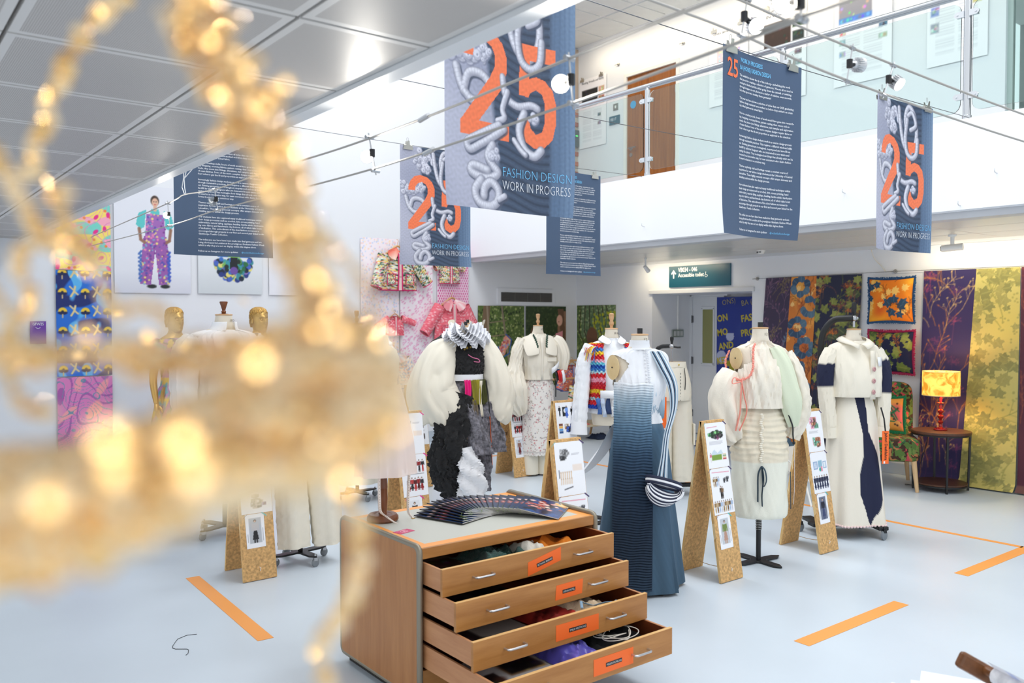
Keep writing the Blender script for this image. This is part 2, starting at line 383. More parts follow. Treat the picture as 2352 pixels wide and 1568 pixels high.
# ---- brick return of the end wall on the balcony
brk = struct('wall_brick', MB().box(7.1, 8.92, 9.76, 9.8, 3.1, 5.8), mat('mortar', (186, 170, 156), .9), sm=False)
bmats = [mat('red_brick_%d' % i, c, .85, noise=(14, .18, (1, 1, 1))) for i, c in enumerate(((164, 86, 58), (176, 98, 66), (150, 74, 52)))]
bme = []
for m_ in bmats:
    o = obj('b', MB().box(0, .214, 0, .03, 0, .064), m_, None, False); bme.append(o.data); bpy.data.objects.remove(o)
rb = random.Random(4)
for k in range(26):
    for i in range(5):
        x = 8.92-.224*(i+1)+(.112 if k % 2 else 0)
        if x+.214 > 8.915: continue
        link('brick', rb.choice(bme), brk, Matrix.Translation((x, 9.742+rb.uniform(-.002, .002), 3.12+.075*k)))

# ---- door in the recess (lower level)
DW = mat('white_door_paint', (226, 229, 233), .4)
d1 = struct('door_1', MB().box(9.745, 9.79, 7.62, 8.18, .01, 2.0), DW, sm=False, bev=.003)
obj('glazing', MB().box(9.735, 9.75, 7.80, 7.99, 1.02, 1.83), mat('door_glass_olive', (150, 150, 96), .25, bump=(160, .2)), d1, False)
for z0 in (1.02, 1.83): obj('glazing_bead', MB().box(9.728, 9.748, 7.78, 8.01, z0-.02, z0+.02), DW, d1, False, bev=.003)
for y0 in (7.79, 8.0): obj('glazing_bead', MB().box(9.728, 9.748, y0-.012, y0+.012, 1.02, 1.83), DW, d1, False, bev=.003)
HING = mat('grey_steel_hinge', (120, 122, 126), .4, .8)
for z0 in (.25, 1.02, 1.62):
    h = MB(); h.box(9.725, 9.745, 8.165, 8.19, z0, z0+.1); h.tube([(9.722, 8.178, z0-.005), (9.722, 8.178, z0+.105)], .008, 8); obj('hinge', h, HING, d1)
struct('door_frame_1', MB().box(9.72, 9.8, 8.18, 8.222, 0, 2.02).box(9.72, 9.8, 7.55, 8.22, 2.0, 2.03), DW, sm=False, bev=.003)['kind'] = 'structure'
# ---- wooden door on the balcony
WD = wood_mat('varnished_oak_door', (128, 70, 22), (166, 100, 40), .35, (26, 26, 1.2))
d2 = struct('door_2', MB().box(8.93, 8.975, 7.79, 8.72, 3.1, 5.15), WD, sm=False)
df = MB(); df.box(8.9, 8.95, 8.72, 8.77, 3.1, 5.2); df.box(8.9, 8.95, 7.74, 7.79, 3.1, 5.2); df.box(8.9, 8.95, 7.79, 8.72, 5.15, 5.2)
obj('door_frame', df, mat('white_door_frame', (238, 236, 230), .5), d2, False, bev=.004)
hd = MB(); hd.tube([(8.91, 8.64, 4.12), (8.87, 8.64, 4.12), (8.868, 8.62, 4.12), (8.87, 8.5, 4.118)], .011, 8); obj('handle', hd, CHROME, d2)
for z0 in (4.12, 4.03):
    obj('rose', MB().lathe([(.0, 0), (.027, 0), (.027, .01), (0, .01)], 16, M=frame((8.93, 8.64, z0), (0, 1, 0), (0, 0, 1)) @ Matrix.Rotation(PI, 4, 'X')), CHROME, d2)
for z0 in (3.75, 4.75): obj('hinge', MB().box(8.905, 8.93, 7.785, 7.80, z0, z0+.1), CHROME, d2, False)
obj('door_sign', MB().lathe([(0, 0), (.055, 0), (.055, .004), (0, .004)], 24, M=frame((8.928, 8.60, 4.74), (0, -1, 0), (0, 0, 1))), mat('sign_blue_disc', (60, 160, 214), .4), d2)

# ---- floor tape
TAPE = mat('orange_floor_tape', (250, 166, 84), .5)
def tape(a, b, wd, label):
    a, b = np.array(a), np.array(b); d = (b-a)/np.linalg.norm(b-a); n = np.array([-d[1], d[0]])*wd/2
    q = [(*(a+n), .0005), (*(a-n), .0005), (*(b-n), .0005), (*(b+n), .0005)]
    return tag(obj('floor_tape', MB().poly(q, (0, 0, .0012)), TAPE, None, False), label, 'floor tape')
tape((6.78, 8.3), (6.78, 2.58), .05, 'long orange tape line on the floor in front of the patterned armchair wall')
tape((5.73, 2.55), (6.80, 2.55), .09, 'short orange tape strip meeting the corner of the long orange line')
tape((3.86, 2.51), (4.88, 2.51), .09, 'orange tape strip alone in the open floor at the lower right')
tape((1.74, 5.60), (1.70, 4.27), .085, 'orange tape strip on the floor left of the chest of drawers')
tape((3.6, 8.3), (6.78, 8.3), .05, 'thin orange tape line far back behind the mannequins')
tape((1.22, 3.13), (1.42, 3.12), .09, 'scrap of orange tape on the floor beside the chest side')
th = [onz(x, y, .0015) for x, y in ((452, 1456), (430, 1458), (408, 1467), (402, 1475), (396, 1484), (397, 1488), (403, 1490), (430, 1490), (433, 1492), (432, 1500), (427, 1504))]
tag(obj('loose_thread', MB().tube(th, .0014, 6), mat('dark_thread', (50, 54, 60), .8)), 'dark loose thread curled on the bare floor', 'thread')
# ================================================================== helpers for things built in world coordinates
def wobj(name, mb, m, root, **k):
    """mesh given in world coordinates, parented to an unrotated root empty"""
    o = Vector(root.location)
    if root.parent: o += Vector(root.parent.location)
    return obj(name, mb.xf(Matrix.Translation(-o)), m, root, **k)
def rotxf(p0, ang): return Matrix.Translation(Vector(p0)) @ Matrix.Rotation(ang, 4, 'Z')
def cr(P, n):  # Catmull-Rom through points (any dimension)
    P = np.array(P, float); m = len(P); t = np.linspace(0, m-1, n); o = []
    for x in t:
        i = min(int(x), m-2); f = x-i; a = P[max(i-1, 0)]; b = P[i]; c = P[i+1]; d = P[min(i+2, m-1)]
        o.append(.5*((2*b)+(c-a)*f+(2*a-5*b+4*c-d)*f*f+(3*b-a-3*c+d)*f**3))
    return np.array(o)
def rumple(seed, k=1.0, oct=3):
    rg = np.random.RandomState(seed); W = [(rg.uniform(.6, 1.4, 3)*k*1.9**o*rg.choice([-1, 1], 3), rg.rand(3)*6.28, 1/1.7**o) for o in range(oct) for _ in range(2)]
    def f(x, y, z): return sum(a*math.sin(w_[0]*x+p_[0]+1.3*math.sin(w_[1]*y+p_[1])+w_[2]*z+p_[2]) for w_, p_, a in W)/2.2
    return f

# ================================================================== PLAN CHEST
BEECH = wood_mat('beech_veneer', (166, 108, 50), (196, 138, 76), .38, (2.5, 2.5, 26))
BEECHV = wood_mat('beech_side_veneer', (168, 110, 60), (192, 134, 80), .42, (30, 24, 2))
BEECHL = wood_mat('pale_beech_edge', (222, 170, 102), (238, 194, 132), .4, (4, 30, 30))
DRW = wood_mat('drawer_side_wood', (184, 126, 84), (206, 150, 106), .5, (30, 3, 30))
DRI = wood_mat('mahogany_drawer_inside', (104, 48, 20), (132, 66, 30), .45, (8, 8, 8))
EDGE = mat('grey_metal_edging', (146, 138, 122), .4, .4)
SATIN = mat('satin_aluminium_handle', (206, 206, 208), .28, .9)
ORANGE = mat('fluorescent_orange_tape', (255, 112, 36), .5)
ORTAPE = mat('orange_border_tape', (250, 166, 82), .35)
cx0, cx1, cyf, cyb, ch = 1.892, 2.94, 3.075, 3.79, .70
chest = thing('plan_chest', 'low wooden plan chest with four drawers pulled open in a staircase', 'chest of drawers', ((cx0+cx1)/2, (cyf+cyb)/2, 0))
def rounded_side(x0, x1, grow=0.):
    r_, z0 = .03, .045; y0, y1, z1 = cyf-grow, cyb+grow, ch+.006+grow; pts = []
    for (yc, zc, a0) in ((y1-r_, z1-r_, 0), (y0+r_, z1-r_, 90), (y0+r_, z0+r_, 180), (y1-r_, z0+r_, 270)):
        for k in range(5): a = R(a0+90*k/4); pts.append((x0, yc+r_*math.cos(a), zc+r_*math.sin(a)))
    return MB().poly(pts, (x1-x0, 0, 0)), pts
for x0 in (cx0, cx1-.022):
    mb, pts = rounded_side(x0, x0+.022); sp = wobj('side_panel', mb, BEECHV, chest, sm=False)
    mid = [(x0+.011, p[1], p[2]) for p in pts]
    wobj('edging', MB().tube(mid, .0135, 6, closed=True), EDGE, sp, ang=1.2)
wobj('top', MB().box(cx0+.022, cx1-.022, cyf+.004, cyb-.004, .662, .697), BEECH, chest, sm=False, bev=.002)
wobj('top_front_edge', MB().box(cx0+.022, cx1-.022, cyf-.002, cyf+.012, .652, .699), BEECH, chest, sm=False, bev=.002)
wobj('worktop_panel', MB().box(cx0+.075, cx1-.07, cyf+.062, cyb-.05, .6972, .6988), mat('grey_linoleum', (196, 196, 186), .42), chest, sm=False)
for a in ((cx0+.022, cx0+.075, cyf+.01, cyb-.004), (cx1-.07, cx1-.022, cyf+.01, cyb-.004), (cx0+.075, cx1-.07, cyf+.01, cyf+.062), (cx0+.075, cx1-.07, cyb-.05, cyb-.004)):
    wobj('border_tape', MB().box(*a, .6972, .6990), ORTAPE, chest, sm=False)
wobj('back_panel', MB().box(cx0+.022, cx1-.022, cyb-.02, cyb-.006, .05, .66), BEECHV, chest, sm=False)
wobj('plinth', MB().box(cx0+.03, cx1-.03, cyf+.03, cyb-.03, 0, .055), DARKGAP, chest, sm=False)
wobj('bottom_rail', MB().box(cx0+.022, cx1-.022, cyf+.004, cyf+.022, .055, .168), BEECH, chest, sm=False, bev=.002)
wobj('inner_floor', MB().box(cx0+.022, cx1-.022, cyf+.022, cyb-.02, .05, .06), DRI, chest, sm=False)
LABW = mat('embossed_label_text', (225, 225, 225), .5)
LABB = mat('black_embossing_label', (22, 22, 26), .35)
DR = [(2.925, .525, .640, ((.455, -.002), (.195, .062), (.20, .03)), 'BETHANY BARNES'), (2.825, .408, .527, ((.53, .0), (.16, .066), (.02, -.01)), 'AISHA PATEL'),
      (2.705, .284, .403, ((.43, .0), (.25, .07), (.0, .005)), 'EMILIA WESTWOOD'), (2.552, .166, .285, ((.505, .0), (.235, .072), (.0, .0)), 'MEGAN MCMILLAN')]
dx0, dx1 = cx0+.028, cx1-.028
for (yf, z0, z1, lab, txt), tl in zip(DR, ('tilted ', '', '', '')):
    d = wobj('drawer', MB().box(dx0, dx1, yf, yf+.016, z0, z1), BEECH, chest, sm=False, bev=.0015)
    wobj('top_edge', MB().box(dx0, dx1, yf, yf+.016, z1, z1+.0015), BEECHL, d, sm=False)
    yb = yf+.66
    for xa, xb in ((dx0+.004, dx0+.016), (dx1-.016, dx1-.004)):
        wobj('drawer_side', MB().box(xa, xb, yf+.016, yb, z0+.018, z1-.004), DRW, d, sm=False, bev=.001)
    wobj('drawer_back', MB().box(dx0+.016, dx1-.016, yb-.012, yb, z0+.022, z1-.012), DRI, d, sm=False)
    wobj('drawer_lining', MB().box(dx0+.016, dx0+.0172, yf+.016, yb-.012, z0+.026, z1-.006).box(dx1-.0172, dx1-.016, yf+.016, yb-.012, z0+.026, z1-.006).box(dx0+.017, dx1-.017, yf+.016, yf+.0172, z0+.026, z1-.003), DRI, d, sm=False)
    wobj('drawer_bottom', MB().box(dx0+.016, dx1-.016, yf+.016, yb-.012, z0+.02, z0+.026), DRI, d, sm=False)
    for hx in (.205, .78):
        zc = (z0+z1)/2+.002; x = dx0+hx; h = []
        for k in range(7): a = R(15*k); h.append((x-.05+.016-.016*math.cos(a), yf-.018-.012*math.sin(a), zc))
        h = [(x-.05, yf+.004, zc)]+h+[(2*x-p[0], p[1], p[2]) for p in reversed(h)]+[(x+.05, yf+.004, zc)]
        wobj('handle', MB().tube(h, .0048, 8), SATIN, d)
    (lx, lz), (lw, lh), (sk, tw) = lab
    zc = (z0+z1)/2-.002; q = []
    for sx, sz in ((0, 0), (1, 0), (1, 1), (0, 1)):
        x = dx0+lx+lw*sx+(.006 if sz and sk and lw < .17 else 0); q.append((x, yf-.0006, zc-lh/2+lh*sz+sk*lw*(sx-.5)))
    wobj('tape_label', MB().poly(q, (0, -.0006, 0)), ORANGE, d, sm=False)
    sc_ = 1.0; cxm = dx0+lx+lw/2+0; bw_ = .0062*len(txt); ang = math.atan(sk)
    Ml = frame((cxm, yf-.0016, zc-.002), (math.cos(ang), 0, math.sin(ang)), (-math.sin(ang), 0, math.cos(ang)))
    wobj('label_strip', MB().box(-bw_/2-.004, bw_/2+.004, -.0085, .0085, 0, .0006, Ml), LABB, d, sm=False)
    text(txt, .0125, LABW, Matrix.Translation(-chest.location) @ Ml @ Matrix.Translation((-bw_/2, -.0045, .0008)), d, fit=bw_)

# ---- things lying in the drawers
def cloth_heap(x0, x1, y0, y1, z, h, m, seed, name, label, cat='fabric', nx=40, ny=28, k=16, par=None, colf=None):
    f = rumple(seed, k); g = rumple(seed+9, k*2.3)
    def fn(u, v):
        e = min(1, min(u, 1-u)*6)*min(1, min(v, 1-v)*5); e = e**.6
        x = x0+(x1-x0)*u; y = y0+(y1-y0)*v
        q = .55+.33*f(x, y, 0)+.16*g(x, y, 1); return (x+.012*f(y, x, 2)*(1 if e < 1 else 1), y+.01*g(x, y, 3), z+max(.004, h*e*max(.1, q)))
    mb = MB().sheet(fn, nx, ny); o = obj(name, mb, m); o.data.materials[0] = m
    if colf: colored(o.data, colf)
    return tag(o, label, cat)
KNIT = mat('dark_green_rib_knit', (20, 78, 68), .9, bump=(220, .6), sheen=.3)
CREAMW = mat('cream_woven_cotton', (228, 222, 210), .85, bump=(300, .25))
ORF = mat('orange_wool_fabric', (222, 124, 20), .85, bump=(200, .3))
cloth_heap(2.22, 2.50, 2.965, 3.30, .552, .085, KNIT, 3, 'knitted_garment', 'dark green ribbed knit bundled in the top drawer', k=24)
cloth_heap(2.45, 2.62, 2.965, 3.2, .552, .095, CREAMW, 5, 'folded_cloth', 'white cotton cloth with orange lining beside the green knit in the top drawer')
cloth_heap(2.55, 2.80, 2.98, 3.45, .552, .095, ORF, 8, 'orange_cloth', 'orange woollen cloth at the right of the top drawer')
cloth_heap(2.36, 2.62, 2.75, 3.1, .312, .06, mat('black_red_print_cotton', (170, 40, 28), .8, noise=(9, .9, (1, 1, 1))), 12, 'printed_cloth', 'red and black patterned cloth crumpled in the third drawer')
BEIGE = mat('beige_linen', (214, 190, 158), .85, bump=(160, .3))
cl = cloth_heap(2.52, 2.80, 2.745, 3.12, .312, .10, BEIGE, 15, 'canvas_garment', 'beige linen garment with pale blue binding in the third drawer')
bnd = [(2.56+.03*i, 2.77+.05*math.sin(i*.9), .39+.014*math.sin(i*1.7)) for i in range(8)]
wobj('blue_binding', MB().tube(bnd, .006, 6, flat=.4), mat('pale_blue_binding', (140, 178, 204), .7), cl)
cloth_heap(2.36, 2.58, 2.60, 2.95, .194, .085, mat('violet_satin', (96, 88, 190), .25, sheen=.2), 21, 'satin_cloth', 'crumpled violet blue satin in the bottom open drawer', k=22)
cloth_heap(2.56, 2.88, 2.62, 3.15, .194, .07, mat('black_velvet', (14, 14, 16), .9), 23, 'black_garment', 'black garment filling the right end of the bottom open drawer')
cd_ = []
for i in range(60):
    a = i*.42; cd_.append((2.70+.10*math.cos(a)*math.sin(a*.31)+.03*math.sin(a*2), 2.72+.075*math.sin(a)+.02*math.cos(a*1.7), .262+.008*math.sin(a*1.3)))
tag(obj('cotton_cord', MB().tube(cr(cd_, 180), .0022, 6), mat('white_cotton_cord', (228, 222, 210), .8)), 'loops of white cord lying on the black garment in the drawer', 'cord')
def photo_sheet(name, label, x, y, z, wd, hg, ang, base, seed, pics, txt=None):
    P = Paint(wd, hg, 40, 52, base); rg = random.Random(seed)
    for (a, b, c, d, col) in pics:
        P.rect(a*wd, b*hg, c*wd, d*hg, col)
        for _ in range(14):
            P.disk(rg.uniform(a, c)*wd, rg.uniform(b, d)*hg, rg.uniform(.01, .03), [min(255, int(q*rg.uniform(.4, 2.2)+rg.uniform(0, 40))) for q in col], a=.6)
    M = rotxf((x, y, z), ang); o = link(name, P.mesh(name), None, M); tag(o, label, 'print')
    if txt: text(txt, .03, mat('dark_red_ink', (120, 30, 40), .6), Matrix.Translation((.1, .02, .0006)), o)
    return o
photo_sheet('photo_print', 'pale sheet with dark photographs lying at the left of the top drawer', 1.95, 2.97, .5525, .28, .40, 0, (150, 132, 116), 1, ((.05, .1, .45, .9, (62, 44, 36)), (.5, .1, .95, .9, (84, 58, 46))))
photo_sheet('photo_print', 'dark photographic print under the rail of the second drawer', 1.96, 2.86, .4365, .42, .36, .02, (70, 58, 52), 2, ((.05, .06, .45, .9, (34, 22, 20)), (.55, .06, .95, .9, (28, 18, 16))))
photo_sheet('photo_print', 'written page with a dark photo in the left of the third drawer', 1.97, 2.74, .3125, .40, .34, .03, (186, 176, 168), 3, ((.04, .08, .40, .85, (52, 36, 40)), (.46, .3, .7, .33, (90, 90, 96)), (.46, .4, .8, .43, (90, 90, 96))))
photo_sheet('photo_print', 'white page with two dark framed photographs in the bottom open drawer', 1.96, 2.59, .1945, .42, .40, .0, (226, 222, 220), 4, ((.03, .2, .36, .6, (40, 24, 24)), (.46, .42, .92, .95, (150, 116, 80)), (.49, .46, .89, .91, (28, 22, 24))), 'LINE   UP')

# ---- on the chest top
CP = Paint(.21, .30, 34, 48, (24, 50, 92))
rg = random.Random(6)
for _ in range(60): CP.disk(rg.uniform(0, .21), rg.uniform(0, .3), rg.uniform(.008, .03), rg.choice([(14, 26, 54), (20, 60, 120), (36, 84, 150), (10, 16, 30)]), a=.8)
for _ in range(46): CP.disk(rg.gauss(.12, .04), rg.gauss(.17, .05), rg.uniform(.006, .016), rg.choice([(226, 160, 150), (240, 200, 190), (190, 90, 84), (150, 60, 60)]))
CP.disk(.09, .15, .014, (240, 214, 196))
for _ in range(20): CP.disk(rg.gauss(.035, .015), rg.gauss(.26, .02), .012, rg.choice([(240, 190, 110), (214, 140, 60), (250, 220, 160)]))
cover = CP.mesh('cover', m=print_mat('glossy_print', .25))
PAGE = mat('page_edges', (214, 210, 202), .7); BLK = mat('black_card', (20, 20, 24), .45)
bo = obj('booklet', MB().box(0, .30, -.21, 0, 0, .0034), PAGE, None, False); pages = bo.data; bpy.data.objects.remove(bo)
bo = obj('booklet', MB().box(-.001, .301, -.211, .0012, -.0008, 0).box(-.001, .301, 0, .0014, -.0008, .0038), BLK, None, False); backc = bo.data; bpy.data.objects.remove(bo)
bz = cr([(2.284, 3.305), (2.33, 3.36), (2.40, 3.395), (2.46, 3.40), (2.53, 3.35), (2.588, 3.27)], 21)
ordinal = ['undermost', 'second', 'third', 'fourth', 'fifth', 'sixth', 'seventh', 'eighth', 'ninth', 'tenth', 'eleventh', 'twelfth', 'thirteenth', 'fourteenth', 'fifteenth', 'sixteenth', 'seventeenth', 'eighteenth', 'nineteenth', 'twentieth', 'uppermost']
GRTH = mat('green_binding_thread', (120, 140, 70), .8)
for i in range(21):
    t = i/20; a = R(108-71*t); tl = R(min(1, .1+i/5)*11)
    b = thing('booklet', f'{ordinal[i]} booklet of the fan on the chest, counted from the wooden stand', 'booklet', (bz[i][0], bz[i][1], .702+.21*math.sin(tl)), 0, 'photo booklets fanned out on the plan chest')
    b.rotation_euler = (tl, 0, a) ; b.rotation_mode = 'XYZ'
    link('pages', pages, b); link('back_cover', backc, b)
    link('front_cover', cover, b, frame((.0, -.21, .0045), (0, 1, 0), (1, 0, 0)) @ Matrix.Rotation(PI, 4, 'Y') @ Matrix.Translation((-.21, 0, 0)) if False else Matrix(((0, 1, 0, 0), (1, 0, 0, -.21), (0, 0, 1, .0038), (0, 0, 0, 1))))
    th = [(.02, .003, .002), (.006, .006, .001+.004*(i % 3)), (-.012-.01*(i % 4), .012*((i % 5)-2), -.006), (-.03, .01*((i*3) % 5-2), -.012)]
    if i > 1: link('binding_thread', obj('q', MB().tube(cr(th, 10), .0006, 4), GRTH, None).data, b); bpy.data.objects.remove(bpy.data.objects['q'])
ST = wood_mat('turned_walnut', (96, 52, 28), (134, 78, 44), .3, (20, 20, 3))
st = thing('turned_stand', 'small dress stand with turned brown wooden foot on the chest top', 'dress stand', (2.035, 3.625, .6992))
obj('foot', MB().lathe([(.0, 0), (.070, 0), (.077, .008), (.076, .022), (.066, .034), (.05, .036), (.04, .031), (.028, .034), (.0, .036)], 32), ST, st)
obj('pole', MB().lathe([(.018, .03), (.021, .036), (.019, .042), (.022, .06), (.0245, .11), (.0235, .158), (.0245, .16), (.0235, .163), (.0245, .166), (.0235, .169), (.022, .22), (.017, .275), (.018, .30), (.012, .32), (.012, .48)], 20), ST, st)
BODY_H = [(.47, .105, .08), (.52, .108, .082), (.58, .085, .068), (.64, .066, .055), (.72, .085, .07), (.79, .09, .062), (.83, .075, .045), (.85, .035, .033), (.90, .028, .028)]
obj('half_scale_body', MB().loft([[(r_*math.cos(2*PI*k/24), q*math.sin(2*PI*k/24), z) for k in range(24)] for z, r_, q in BODY_H], True, True, True), mat('calico', (232, 222, 202), .85, bump=(240, .15)), st)
PINKO = mat('pale_pink_organza', (240, 222, 214), .7, trans=.0, alpha=.86)
f_ = rumple(40, 5)
def sk_ring(z, r_): return [((r_+.018*math.sin(9*a+z*4)*(1 if z < .5 else .3))*math.cos(a)+.02, (r_+.014*math.sin(7*a))*math.sin(a)*.8, z) for a in [2*PI*k/60 for k in range(60)]]
o = obj('organza_skirt', MB().loft([sk_ring(z, r_) for z, r_ in ((.66, .07), (.6, .09), (.5, .115), (.4, .128), (.3, .138), (.225, .145))]), PINKO); o.location = st.location
tag(o, 'pale pink sheer half size skirt on the turned wooden stand', 'skirt')
TAPEM = mat('tape_measure_ribbon', (240, 226, 216), .5)
def ribbon(pts, wd, nrm, n=40):
    C_ = cr(pts, n); w2 = np.array(nrm, float)*wd/2; mb = MB(); mb.loft([[tuple(p-w2), tuple(p+w2)] for p in C_], closed=False); return mb, C_
tm = thing('tape_measure', 'pale printed tape measure draped over the turned wooden stand', 'tape measure', (2.035, 3.625, .6992))
mb, C_ = ribbon([(-.035, -.035, .5), (-.04, -.045, .30), (-.047, -.05, .2), (-.048, -.055, .12), (-.043, -.055, .06), (-.02, -.068, .035), (.005, -.088, .012), (.02, -.10, .002)], .014, (.8, -.6, 0)); obj('ribbon', mb, TAPEM, tm, solid=.0006)
tick = MB(); INK = mat('black_print_ink', (40, 40, 44), .6)
for k in range(4, 30):
    p = C_[k]; tick.box(p[0]-.001, p[0]+.0045, p[1]-.0022, p[1]-.0012, p[2]-.0008, p[2]+.0008)
obj('scale_marks', tick, INK, tm, False)['kind'] = 'stuff'
mb, C_ = ribbon([(.135, -.01, .5), (.137, -.02, .25), (.134, -.02, .16), (.128, -.025, .08), (.127, -.03, .03), (.135, -.045, .006), (.14, -.055, .001)], .014, (.8, -.6, 0)); obj('ribbon', mb, TAPEM, tm, solid=.0006)
tick = MB()
for k in range(4, 34):
    p = C_[k]; tick.box(p[0]-.001, p[0]+.0045, p[1]-.0022, p[1]-.0012, p[2]-.0008, p[2]+.0008)
obj('scale_marks', tick, INK, tm, False)['kind'] = 'stuff'
obj('metal_tip', MB().box(.13, .147, -.062, -.05, .0005, .002), mat('brass_tip', (200, 160, 60), .35, .8), tm, False)
pc = link('business_card', None) if False else tag(obj('business_card', MB().box(-.045, .045, -.0275, .0275, 0, .0008), mat('magenta_card', (206, 66, 112), .5), None, False, M=rotxf((2.005, 3.375, .6992), R(12))), 'small magenta card with a pale emblem near the chest corner', 'card')
em = MB(); em.tube([(.02*math.cos(2*PI*k/12), .014*math.sin(2*PI*k/12), .001) for k in range(12)], .0012, 4, closed=True); em.box(-.03, .03, -.019, -.018, .0008, .0012); em.box(-.03, .03, .018, .019, .0008, .0012); em.box(-.004, .004, -.006, .006, .0008, .0012)
obj('emblem', em, mat('pale_pink_ink', (244, 190, 206), .5), pc, False)
# ================================================================== OSB A-FRAMES
OSB = osb_mat(); OSBE = mat('osb_cut_edge', (214, 170, 112), .8, noise=(60, .35, (1, 1, 1)))
ROPE = mat('jute_cord', (196, 160, 110), .9); TAPEP = mat('purple_washi_tape', (84, 70, 110), .6); TAPEG = mat('teal_washi_tape', (90, 190, 190), .6); TAPEK = mat('pink_washi_tape', (226, 60, 150), .6); TAPEB = mat('blue_washi_tape', (90, 190, 232), .6)
def figure(P, x, y, h, top, low, skin=(226, 190, 170), hair=(60, 44, 36), wide=1.):
    P.line([(x-.05*h, y), (x-.04*h, y+.45*h)], .035*h, low); P.line([(x+.05*h, y), (x+.04*h, y+.45*h)], .035*h, low)
    P.poly([(x-.10*h*wide, y+.12*h), (x+.10*h*wide, y+.12*h), (x+.06*h, y+.58*h), (x-.06*h, y+.58*h)], low)
    P.poly([(x-.10*h, y+.5*h), (x+.10*h, y+.5*h), (x+.12*h, y+.82*h), (x-.12*h, y+.82*h)], top)
    P.line([(x-.12*h, y+.8*h), (x-.15*h, y+.52*h)], .03*h, top); P.line([(x+.12*h, y+.8*h), (x+.15*h, y+.52*h)], .03*h, top)
    P.disk(x, y+.93*h, .06*h, hair); P.disk(x, y+.91*h, .045*h, skin)
def collage(P, x0, y0, x1, y1, cols, rg, n=16):
    for _ in range(n):
        w_, h_ = (x1-x0)*rg.uniform(.2, .45), (y1-y0)*rg.uniform(.2, .45); a, b = rg.uniform(x0, x1-w_), rg.uniform(y0, y1-h_); c = rg.choice(cols)
        P.rect(a, b, a+w_, b+h_, c); P.disk(a+w_*.5, b+h_*.5, w_*.3, [max(0, q*.5) for q in c], a=.7); P.disk(a+w_*.3, b+h_*.6, w_*.16, [min(255, q*1.5+30) for q in c], a=.8)
def scribble(P, x0, x1, y, n, rg, dy=.006):
    for k in range(n): P.line([(x0, y-k*dy), (x1-rg.uniform(0, .3)*(x1-x0), y-k*dy)], .0009, (150, 150, 158), .7)
